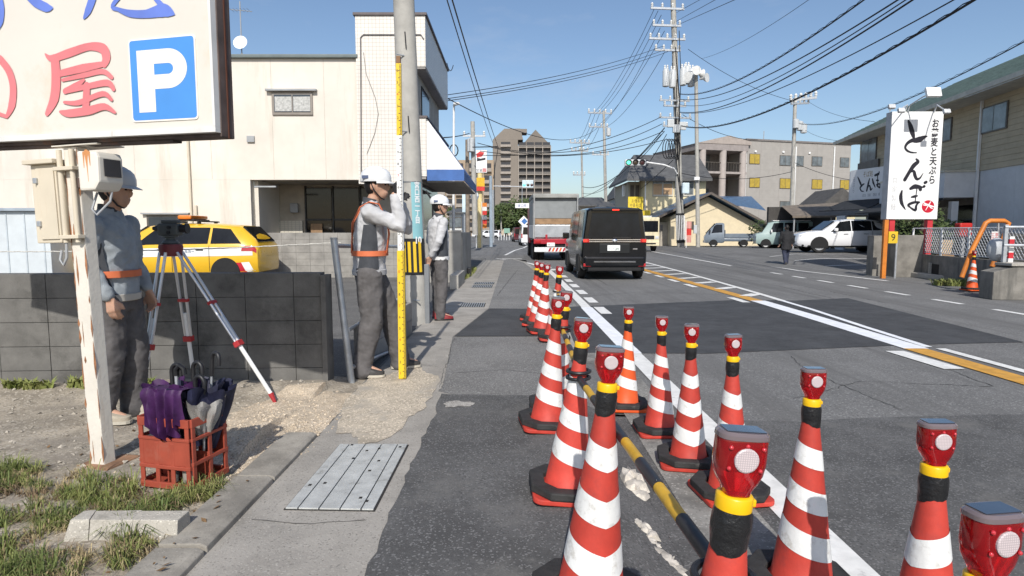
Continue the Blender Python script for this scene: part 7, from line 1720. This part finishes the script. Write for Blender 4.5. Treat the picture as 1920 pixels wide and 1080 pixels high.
# low roofs near the street end and houses
def house(name,label,x0,x1,Y,d,ztop_px,eave_px,wm,rm,gable=True):
    global t
    t=thing(name,label,'house',((X(x0,Y)+X(x1,Y))/2,Y,0)); a,b=X(x0,Y,3),X(x1,Y,3); e=Zh(eave_px,Y); p=Zh(ztop_px,Y)
    MB().box(a+.3,b-.3,Y,Y+d,.0,e).build('wall',wm,t)
    MB().add([(a,Y-.6,e),(b,Y-.6,e),(b-.8,Y+d/2,p),(a+.8,Y+d/2,p),(a,Y+d+.6,e),(b,Y+d+.6,e),(a,Y-.6,e-.15),(b,Y-.6,e-.15)],[(0,1,2,3),(3,2,5,4),(0,3,4),(1,5,2),(0,6,7,1)]).build('roof',rm,t)
    n=max(1,int((b-a)/3))
    for k in range(n):
        c=a+(b-a)*(k+.5)/n; w_=MB().box(c-.8,c+.8,Y-.06,Y-.002,e-1.9,e-.6).build('window',winf,t); MB().box(c-.72,c+.72,Y-.07,Y-.061,e-1.82,e-.68).build('pane',pane_g,w_)
tanw=M('tan plaster',(.50,.42,.32),.85,var=.06)
house('street_house','tan house with dark hipped roof right of the dump truck',1083,1150,78,10,366,385,tanw,grf)
house('street_house','small pale house past the tan house beside the far pole',1150,1185,84,9,345,372,M('pale plaster',(.6,.58,.54),.85),grf)
house('street_house','low white shop beyond the concrete wall on the left',838,870,75,9,388,398,M('shop white',(.62,.62,.60),.8),grf)
house('street_house','far tan house at the left end of the street',930,965,200,12,412,418,tanw,grf)
house('street_house','far pale house behind the truck at the street end',985,1085,210,12,408,416,M('pale plaster',None) if False else MATS['pale plaster'],grf)
house('street_house','dark roofed house between the truck and the yellow house',1120,1180,66,9,378,398,tanw,grf)
# ------------------------------------------------------------------ trees
leafm=M('leaf dark',(.045,.075,.022),.65,var=.5,scale=.5,col2=(.085,.11,.035)); bark=M('bark',(.10,.075,.055),.9,var=.2)
def tree(label,x,Y,h,r,n,seed,name='tree',group='street end trees',ls=.22,z0=0,lm=None):
    rnd=random.Random(seed); t=thing(name,label,'tree',(x,Y,z0),0,group)
    m=MB().tube([(x,Y,z0-.1),(x+.05*r,Y,z0+h*.3),(x-.04*r,Y,z0+h*.6),(x,Y,z0+h*.85)],[r*.11,r*.085,r*.055,r*.02],8)
    for k in range(6):
        a=rnd.random()*6.28; m.tube([(x,Y,z0+h*(.3+.07*k)),(x+math.cos(a)*r*.6,Y+math.sin(a)*r*.6,z0+h*(.5+.07*k))],[r*.04,r*.012],5)
    m.build('trunk',bark,t,smooth=True); g_=MB(); cl=[]
    for k in range(26):
        a=rnd.random()*6.28; q=math.sqrt(rnd.random()); zz_=rnd.uniform(.30,.95); sh_=math.sin(math.pi*min(1,(zz_-.2)/.85))**.6
        cl.append((x+math.cos(a)*r*q*.85*sh_,Y+math.sin(a)*r*q*.85*sh_,z0+h*zz_,r*rnd.uniform(.22,.40)))
    for i in range(n):
        cx,cy,cz,cr=rnd.choice(cl); v=Vector((rnd.gauss(0,1),rnd.gauss(0,1),rnd.gauss(0,.8))); v=v.normalized()*cr*rnd.random()**.4; p=Vector((cx,cy,cz))+v
        u=Vector((rnd.gauss(0,1),rnd.gauss(0,1),rnd.gauss(0,.6))).normalized()*ls*rnd.uniform(.6,1.3); w_=u.orthogonal().normalized()*u.length*.55
        g_.add([p-u,p+w_,p+u,p-w_],[(0,1,2,3)])
    g_.build('crown',lm or leafm,t,fix=False)
tree('broad dark tree at the street end below the tower',X(972,150),150,8.5,5.2,2600,1,ls=.36); tree('dark tree at the street end left of the broad one',X(948,160),160,8.0,4.8,2400,2,ls=.36); tree('dark tree half behind the dump truck',X(995,155),155,9.0,5.0,2400,3,ls=.36)
tree('tree behind the low shop at the left of the street',X(850,110),110,5.5,2.6,1500,4,ls=.25); tree('small tree right of the yellow flag pole',X(925,175),175,7,4,1600,5,ls=.34)
tree('shrub between the blue roof and the carport',X(1434,46),46,2.2,1.3,1100,7,'shrub','shrubs',.10)
tree('bush behind the fence under the noodle sign',X(1730,23),23,2.4,1.3,1500,8,'shrub','shrubs',.08); tree('bush behind the fence right of the noodle sign',X(1765,24.5),24.5,2.1,1.0,1100,9,'shrub','shrubs',.08)
# ------------------------------------------------------------------ utility poles
insm=M('insulator',(.72,.72,.70),.25,var=.05); boxm=M('equipment grey',(.50,.52,.53),.45,var=.08)
def pole(label,px0,py0,px1,py1,Y,r0,r1,extra=None,name='utility_pole',mat=None):
    a=P(px0,py0,Y); a.z=min(a.z,.0) if a.z<.6 else a.z; b=P(px1,py1,Y); t=thing(name,label,'utility pole',a,0,'street utility poles')
    MB().tube([a.lerp(b,i/6) for i in range(7)],[r0+(r1-r0)*i/6 for i in range(7)],14).build('shaft',mat or poleconc,t,smooth=True)
    return t,a,b
def arm(t,c,l,dirv=(1,0,0),n=4,r=.05,ins=True,kind='crossarm'):
    d=Vector(dirv).normalized(); ar=MB().mbox(frame(c,d,(0,0,1)),-l/2,l/2,-r,r,-r,r).build(kind,steel,t)
    if ins:
        for i in range(n):
            p=c+d*(-l/2+l*(i+.15)/(n-.7)); MB().lathe([(r*.9,0),(r*1.6,r*1.2),(r*.8,r*1.8),(r*1.6,r*3.4),(r*.8,r*4.4),(r*.4,r*5)],8,c=(p.x,p.y,p.z+r)).build('insulator',insm,ar,smooth=True)
    return ar
YM=48.0; t,a,b=pole('tall main utility pole crowded with transformers beside the yellow house',1277,466,1262,0,YM,.30,.19); mpole=t
b2=b+(b-a).normalized()*2.0; MB().cyl(b,b2,.17,.15,n=12).build('top_section',steel,t)
def mp(py): 
    z_=Zh(py,YM); k=(z_-a.z)/(b.z-a.z); return a+(b-a)*k
for py,l,n in ((18,2.6,4),(50,2.2,4),(75,2.8,5),(96,2.0,4)): arm(t,mp(py)+Vector((-.6,-.25,0)) if py!=18 else mp(py)+Vector((-.5,-.2,0)),l,(1,.1,0),n,.07)
for py,l in ((190,2.4),(200,1.8),(222,2.6),(238,2.0)): arm(t,mp(py)+Vector((-.2,-.28,0)),l,(1,.15,0),4,.06)
for k,(dx,py) in enumerate(((-.85,148),(-.35,150),(.75,143),(.45,146),(1.05,148))):
    c=mp(py)+Vector((dx,-.45,0)); m=MB().lathe([(.12,-.7),(.25,-.65),(.26,.45),(.2,.6),(.1,.65)],14,c=c); o=m.build('transformer',boxm,t,smooth=True)
    for s in (-.1,.1): MB().lathe([(.06,0),(.09,.08),(.05,.14),(.08,.22),(.03,.3)],8,c=(c.x+s,c.y,c.z+.62)).build('bushing',insm,o,smooth=True)
for k,(dx,py) in enumerate(((-.6,233),(.3,238),(-.2,243))): c=mp(py)+Vector((dx,-.4,0)); MB().box(c.x-.25,c.x+.25,c.y-.15,c.y+.1,c.z-.3,c.z+.3).build('splice_box',boxm,t,bevel=.04)
for k in range(5):
    c=mp(268)+Vector((-.95+.2*k,-.35,0)); MB().tube([c+Vector((math.sin(q)*.28,0,-.5+math.cos(q)*.75)) for q in [R(30*i) for i in range(13)]],.035,6).build('cable_loop',wiremat,t,smooth=True)
for k in range(4): x_=.25*math.cos(k*1.6); MB().tube([mp(60+30*k)+Vector((x_*1.2,-.3,0)),mp(150+40*k)+Vector((.32*math.cos(k),-.32,0)),mp(300+40*k)+Vector((.1*k-.15,-.3,0))],.03,6).build('riser_cable',wiremat,t,smooth=True)
gdp=MB().tube([mp(455),mp(400)],.33,14).build('guard_wrap',black,t,smooth=True)
for k in range(7): 
    aa=R(200+k*23); MB().cyl(mp(450)+Vector((math.cos(aa)*.335,math.sin(aa)*.335,0)),mp(404)+Vector((math.cos(aa)*.335,math.sin(aa)*.335,0)),.028,n=6).build('white_stripe',white,gdp)
# traffic signal arm on it
sig=thing('traffic_signal','horizontal traffic signal showing green on a curved arm of the main pole','traffic signal',P(1195,305,YM-.8)); sb_=P(1192,305,YM-.8)
MB().mbox(frame(sb_,(1,0,0),(0,0,1)),-.85,.75,-.24,.24,-.12,.12).build('housing',M('signal housing',(.55,.56,.57),.4),sig,bevel=.1)
for k,mm in enumerate((M('green lit',(.10,.75,.45),.3,emit=1.3),M('amber off',(.05,.035,.02),.3),M('red off',(.05,.015,.015),.3))):
    c=sb_+Vector((-.56+k*.51,-.121,0)); v=MB().lathe([(.2,0),(.21,.0),(.21,.02)],20,m=frame(c,(1,0,0),(0,0,1))).build('lens_surround',black,sig); MB().lathe([(.155,.021),(.12,.035),(.01,.04)],18,m=frame(c,(1,0,0),(0,0,1))).build('lens',mm,v,smooth=True)
    MB().tube([c+Vector((.21*math.cos(R(q)),-.12,.21*math.sin(R(q)))) for q in range(0,181,15)],.03,5).build('visor',black,v,smooth=True)
MB().tube([P(1212,304,YM-.8),P(1245,309,YM-.7),P(1264,316,YM-.5),P(1270,326,YM-.3)],.06,8).build('arm',white,sig,smooth=True)
ps=thing('pedestrian_signal','pale pedestrian signal on the main pole','traffic signal',P(1284,354,YM-.5)); MB().box(X(1278,YM-.6,4),X(1291,YM-.6,4),YM-.8,YM-.45,Zh(364,YM),Zh(344,YM)).build('housing',M('signal pale',(.55,.65,.70),.4),ps,bevel=.05)
# loudspeaker pole
t,a,b=pole('slim loudspeaker pole beside the main pole',1309,462,1305,132,47.0,.16,.13,name='loudspeaker_pole'); t['category']='loudspeaker'
hornm=M('horn white',(.66,.66,.64),.4)
for k,(px_,py_,dx,dy) in enumerate(((1293,145,-.6,-.8),(1303,134,.1,-.9),(1318,147,.7,-.7),(1310,138,.9,.2))):
    c=P(px_,py_,46.9-.2); d=Vector((dx,dy,0)).normalized(); MB().tube([c-d*.25,c,c+d*.25,c+d*.34],[.08,.10,.30,.34],14).build('horn',hornm,t,smooth=True)
MB().cyl(P(1290,134,47),P(1320,134,47),.05,n=6).build('bracket',steel,t); MB().box(X(1299,46.8,3),X(1309,46.8,3),46.6,46.8,Zh(338,46.8),Zh(332,46.8)).build('camera_box',white,t,bevel=.03); MB().box(X(1300,46.8,1),X(1306,46.8,1),46.7,46.85,Zh(438,46.8),Zh(422,46.8)).build('control_box',boxm,t,bevel=.02)
# second pole behind the grey block
t,a,b=pole('utility pole with a bent insulator arm in front of the grey apartment block',1483,445,1491,184,52,.20,.14); c=P(1506,186,52); arm(t,c,2.2,(1,0,.12),6,.09); arm(t,P(1500,194,52),1.8,(1,.3,.1),5,.07)
for px_,py_ in ((1492,232),(1500,236),(1507,241)): c=P(px_,py_,51.6); MB().lathe([(.1,-.4),(.25,-.35),(.26,.3),(.1,.4)],12,c=c).build('transformer',boxm,t,smooth=True)
# far poles
t,a,b=pole('far utility pole with two crossarms left of the yellow house',1136,392,1132,208,80,.22,.15); arm(t,P(1125,212,80),3.2,(1,.2,0),5,.09); arm(t,P(1122,238,80),2.6,(1,.2,0),4,.08); MB().lathe([(.1,-.6),(.3,-.5),(.3,.4),(.1,.5)],12,c=P(1141,247,79.6)).build('transformer',boxm,t,smooth=True); arm(t,P(1126,290,80),2.2,(1,0,0),3,.08)
t,a,b=pole('farthest utility pole above the dump truck',1093,400,1090,262,120,.24,.16); arm(t,P(1087,268,120),4,(1,.2,0),5,.12); arm(t,P(1087,283,120),3.4,(1,.2,0),5,.12); arm(t,P(1086,328,120),2.4,(1,.2,0),4,.12)
t,a,b=pole('bare concrete pole on the near side street behind the awning',891,440,886,228,44,.20,.15); MB().lathe([(.1,-.5),(.26,-.45),(.26,.4),(.1,.5)],12,c=P(883,272,43.6)).build('transformer',boxm,t,smooth=True); arm(t,P(889,255,44),1.6,(1,0,0),3,.06)
t,a,b=pole('thinner weathered pole left of the bare pole behind the awning',877,446,876,262,46,.17,.14,mat=M('old wood pole',(.26,.215,.17),.9,var=.2))
t,a,b=pole('double steel pole beside the red and white sign',921,458,920,330,55,.16,.14,mat=M('pole blue grey',(.30,.36,.42),.5)); MB().cyl(P(925,455,55),P(924,356,55),.10,n=8).build('second_tube',steel,t)
t,a,b=pole('thin pole by the trees at the street end',940,432,939,392,150,.18,.15); t,a,b=pole('thin pole left of the white van at the street end',958,434,957,392,160,.2,.15)
# street lamp, mirror arm
t,a,b=pole('slim white street lamp behind the tiled tower',850,440,851,198,30,.07,.05,name='street_lamp',mat=white); t['category']='street lamp'; t['group']='street lamps'; MB().tube([P(851,198,30),P(853,195,29.7),P(860,194,29.5)],[.05,.09,.07],8).build('lamp_head',white,t,smooth=True)
q=P(851,280,30); MB().tube([q+Vector((.2*math.cos(R(k)),0,-.05+.28*math.sin(R(k)))) for k in range(0,361,30)],.03,6).build('cable_coil',wiremat,t,smooth=True)
# far signals and signs
t=thing('traffic_signal','far traffic signal pair hanging over the street before the tower','traffic signal',P(990,345,75)); MB().cyl(P(925,349,75),P(980,350,75),.06,n=6).build('arm',steel,t)
MB().box(X(979,75,6),X(1000,75,6),74.8,75.1,Zh(352,75),Zh(338,75)).build('housing',M('signal pale',None) if False else MATS['signal pale'],t,bevel=.05)
for k,mm in enumerate((MATS['green lit'],MATS['amber off'],MATS['red off'])): MB().lathe([(.17,0),(.01,.04)],14,m=frame((X(983+k*7,74.8,6),74.79,Zh(347,75)),(1,0,0),(0,0,1))).build('lens',mm,t)
t=thing('hanging_sign','small white overhead sign across the far street','sign',P(979,385,80)); MB().box(X(966,80,4),X(992,80,4),79.9,80,Zh(390,80),Zh(381,80)).build('board',white,t); text_obj('宮口西',frame((X(979,79.9,4),79.89,Zh(385.5,79.9)),(1,0,0),(0,0,1)),.34,M('sign blue ink',(.03,.08,.3),.5),t,'lettering',.002); MB().cyl(P(979,381,80.05),P(979,349,80.05),.05,n=6).build('hanger',steel,t)
t=thing('direction_sign','small blue and white arrow sign left of the truck','sign',P(982,415,70)); MB().mbox(frame(P(982,415,70),(1,0,1),(-1,0,1)),-.45,.45,-.45,.45,-.03,.03).build('board',white,t); MB().mbox(frame(P(982,415,69.96),(1,0,1),(-1,0,1)),-.2,.3,-.3,.2,-.01,.01).build('arrow',M('sign blue',(.05,.16,.42),.5),t); MB().cyl(P(982,440,70.05),P(982,412,70.05),.04,n=6).build('post',steel,t)
# red and white shop pylon, flags
YS=52; t=thing('pylon_sign','tall red and white shop pylon sign on a cream pole down the street','sign',(X(900,YS),YS,0)); MB().cyl((X(900,YS,0),YS,-.06),(X(900,YS,5),YS,Zh(325,YS)),.22,n=12).build('pole',M('pole cream',(.74,.60,.30),.5),t,smooth=True)
MB().box(X(893,YS,7),X(913,YS,7),YS-.2,YS+.2,Zh(324,YS),Zh(282,YS)).build('panel',white,t)
sr_=M('sign red',(.55,.03,.03),.5); MB().prism([(0,.0),(.45,.1),(.62,.42),(.25,.5),(-.05,.3)],frame((X(894.5,YS,7),YS-.2,Zh(296,YS)),(1,0,0),(0,0,1)),.001,.01).build('red_mark',sr_,t); MB().prism([(0,0),(.7,.12),(.72,.3),(.3,.22),(.02,.3)],frame((X(894.5,YS,7),YS-.2,Zh(303,YS)),(1,0,0),(0,0,1)),.001,.01).build('black_mark',ink,t)
MB().box(X(905,YS,7),X(912,YS,7),YS-.21,YS-.201,Zh(323,YS),Zh(316,YS)).build('red_square',M('pale red',(.6,.25,.25),.5),t); text_obj('営業',frame((X(899,YS,7),YS-.201,Zh(320,YS)),(1,0,0),(0,0,1)),.25,ink,t,'lettering',.002)
def flag(label,px0,px1,py0,py1,Y,cols,ntxt=None):
    f=thing('banner_flag',label,'banner',(X(px0,Y),Y,0),0,'shop banner flags'); MB().cyl((X(px0,Y,1),Y,0),(X(px0,Y,3),Y,Zh(py0-2,Y)),.03,n=6).build('pole',white,f)
    n=len(cols)
    for i,cc in enumerate(cols):
        za=Zh(py0+(py1-py0)*i/n,Y); zb_=Zh(py0+(py1-py0)*(i+1)/n,Y); m=MB(); vs=[]
        for k in range(6): x=X(px0,Y,3)+.04+(X(px1,Y,3)-X(px0,Y,3))*k/5; y=Y-.06*math.sin(k*1.5); vs+=[(x,y,za-.01),(x,y,zb_+.01),(x,y+.01,za-.01),(x,y+.01,zb_+.01)]
        m.add(vs,[(4*k,4*k+4,4*k+5,4*k+1) for k in range(5)]+[(4*k+2,4*k+3,4*k+7,4*k+6) for k in range(5)]); m.build('cloth',cc,f,smooth=True)
fy=M('flag yellow',(.78,.45,.04),.7); fr_=M('flag red',(.62,.06,.05),.7); fw=M('flag white',(.75,.74,.72),.7); fo=M('flag orange',(.72,.25,.05),.7)
flag('yellow and red banner high on the cream pylon',893,908,333,358,51.5,[fy,fy,fr_]); flag('orange and white banner right of the pylon, upper',903.5,912,380,403,51.0,[fo,fw,fr_]); flag('pink and orange banner right of the pylon, lower',903.5,912,404,428,51.6,[fw,fr_,fo])
flag('small red banner at the foot of the loudspeaker pole',1287,1296,415,455,46,[M('flag pink',(.66,.35,.30),.7),fr_,MATS['flag pink']])
t=thing('round_mirror','white octagonal sign back behind the awning corner','traffic mirror',P(891,367,50)); MB().lathe([(.30,-.03),(.36,0),(.34,.03)],8,m=frame(P(890,368,50),(1,0,0),(0,0,1))).build('disc',M('mirror back',(.62,.68,.72),.4),t); MB().cyl(P(894,440,50.1),P(894,362,50.1),.05,n=8).build('pole',steel,t)
t=thing('street_board','pale blue advertising board behind the far worker','sign',P(872,382,60)); MB().box(X(867,60,4),X(876,60,4),59.8,60,Zh(398,60),Zh(356,60)).build('board',M('pale blue board',(.55,.68,.74),.5),t); MB().cyl(P(871,440,60.1),P(871,398,60.1),.08,n=8).build('post',steel,t)
t=thing('green_sign','small green framed sign in the far lot','sign',P(951,435,110)); MB().box(X(945,110,2),X(956,110,2),109.9,110,Zh(437,110),Zh(428,110)).build('board',M('sign green',(.22,.38,.30),.6),t)
for k in (946,955): MB().cyl(P(k,444,110.05),P(k,430,110.05),.05,n=6).build('leg',white,t)
t=thing('low_barrier','row of white posts and rail along the far lot','barrier',(X(945,95),95,0))
for k in range(6): MB().cyl((X(935+k*5,95,.5),95,0),(X(935+k*5,95,.5),95,.9),.05,n=6).build('post',white,t)
# ------------------------------------------------------------------ overhead cables
def cable(label,pts,r,sag=.0,n=28,twist=0,group='overhead cables'):
    A,B_=Vector(pts[0]),Vector(pts[-1]); out=[]
    for i in range(n+1):
        k=i/n; p=A.lerp(B_,k); p.z-=sag*4*k*(1-k); out.append(p)
    r*=.72
    m=MB().tube(out,r,5)
    if twist:
        N_=n*4; o2=[]
        for i in range(N_+1):
            k=i/N_; p=A.lerp(B_,k); p.z-=sag*4*k*(1-k); o2.append(p+Vector((0,math.cos(i*1.9)*twist,math.sin(i*1.9)*twist+twist*2.2)))
        m.tube(o2,r*.5,4)
    tag(m.build('overhead_cable',wiremat,smooth=True,fix=False),label,'cable',group)
# right-hand fan from the main pole toward the camera's right
mpt=lambda px,py:P(px,py,47.6)
fan=[((1268,24),(1420,-60),20,.020,.0,'thin wire rising right from the top crossarm of the main pole'),((1268,40),(1440,-55),20,.020,.0,'second thin wire rising right from the top of the main pole'),((1270,47),(1490,-50),20,.022,.0,'third wire rising right from the main pole, dotted with spacers'),
 ((1272,176),(1700,-60),14,.030,.9,'upper cable of the fan sweeping right from the main pole'),((1274,186),(1730,-30),14,.030,.8,'second cable of the fan sweeping right'),((1274,196),(1740,-28),13.5,.022,.9,'wavy thin cable, third of the fan sweeping right'),
 ((1274,210),(1800,-60),13,.034,.9,'thick cable, fourth of the fan sweeping right'),((1275,212),(1850,-35),13,.024,.8,'fifth cable of the fan sweeping right'),((1276,236),(1900,-45),12.5,.040,1.1,'thickest lashed cable, lowest of the fan sweeping right')]
for (p0_,p1_,Y1,r,sg,lab) in fan: cable(lab,[mpt(*p0_),P(*p1_,Y1)],r,sg,40,.02 if 'lashed' in lab or 'upper' in lab else 0)
cable('twin cable climbing right from the grey block pole above the noodle sign',[P(1498,232,51),P(1990,40,16)],.026,.9,40,.022); cable('thin wire crossing behind the fan to the upper right edge',[P(1316,110,46),P(1530,-10,22)],.014,.3)
cable('thin drop wire running down right behind the loudspeaker pole',[P(1290,92,48),P(1490,190,52)],.025,.5); cable('faint wire from the bent arm pole toward the right roof',[P(1515,190,52),P(1640,228,30)],.015,.3); cable('second faint wire from the bent arm pole toward the restaurant',[P(1508,243,52),P(1640,262,30)],.015,.4)
cable('low wire crossing in front of the grey block to the bent arm pole',[P(1278,325,47),P(1484,322,51.5)],.03,.5); cable('wire from the bent arm pole down across the grey block windows',[P(1490,305,51.5),P(1600,338,50)],.028,.2); cable('wire slanting down from main pole to grey block roof',[P(1280,215,47.5),P(1420,262,60)],.03,.5)
# to the left from the main pole
for k,(p0_,p1_) in enumerate((((1247,85),(838,178)),((1250,92),(838,185)),((1252,97),(838,189)))): cable(['top','middle','bottom'][k]+' of three wires crossing the sky left of the main pole',[P(*p0_,48),P(*p1_,26)],.022 if k else .022,.35,40)
cable('single drooping wire from the tiled tower to the far poles',[P(838,184,26),P(1120,240,80)],.03,1.6,40)
far80=lambda px,py:P(px,py,80)
for k,(p0_,p1_) in enumerate((((1228,14),(1112,213)),((1234,20),(1118,213)),((1240,28),(1124,213)),((1238,52),(1126,236)),((1246,58),(1120,236)),((1246,98),(1136,238)))):
    cable(['first','second','third','fourth','fifth','sixth'][k]+' steep wire from main pole down to the far pole, counted from the left',[P(*p0_,48),far80(*p1_)],.028,.9,36)
for k,(p0_,p1_) in enumerate((((1108,213),(1080,267)),((1116,213),(1086,267)),((1124,213),(1093,267)),((1112,238),(1080,283)),((1124,238),(1092,283)))): cable(['first','second','third','fourth','fifth'][k]+' wire from the far pole on to the farthest pole, counted from the left',[far80(*p0_),P(*p1_,120)],.035,.8)
for k,(p0_,p1_,sg) in enumerate((((1240,219),(890,290),1.6),((1242,232),(895,268),2.2),((1244,246),(920,276),1.8),((1246,262),(900,283),1.2))): cable(['upper','second','third','lowest'][k]+' of four long cables crossing low from main pole to the left street poles',[P(*p0_,47.5),P(*p1_,44)],.035,sg*.6,40)
for k,(p0_,p1_) in enumerate((((1246,240),(1092,350)),((1246,246),(1092,362)),((1250,252),(1140,368)),((1262,300),(1095,392)),((1240,252),(1060,372)))): cable(['highest thick bundle','second bundle','third bundle','lowest bundle','fourth bundle'][k]+' sagging from the main pole to the far street side',[P(*p0_,47.5),P(*p1_,100)],.06 if k==0 else .04,1.6,36)
# near side cables running along the pavement to the near pole and side street
cable('thick cable dropping from upper left of the sky to the side street poles',[P(826,-40,10.5),P(924,268,42)],.017,.12,40); cable('thicker twin cable beside it, right one of the pair',[P(836,-40,10.5),P(934,276,42)],.021,.12,40)
cable('dangling cable hanging beside the brown tower',[P(934,276,42),P(925,335,42.3)],.03,0,10); cable('horizontal black bar cable between the side street pole and hanger',[P(886,276,42.5),P(933,275,42)],.05,0,8)
cable('wire behind the tiled tower at lamp height',[P(838,118,24),P(850,122,24)],.02,.25,12); cable('thin bar wire passing the street lamp',[P(832,258,30),P(880,250,43)],.04,.05,10)
# thin cloud wisps: high thin puffs built as lumps of soft white vapour are left to the sky itself
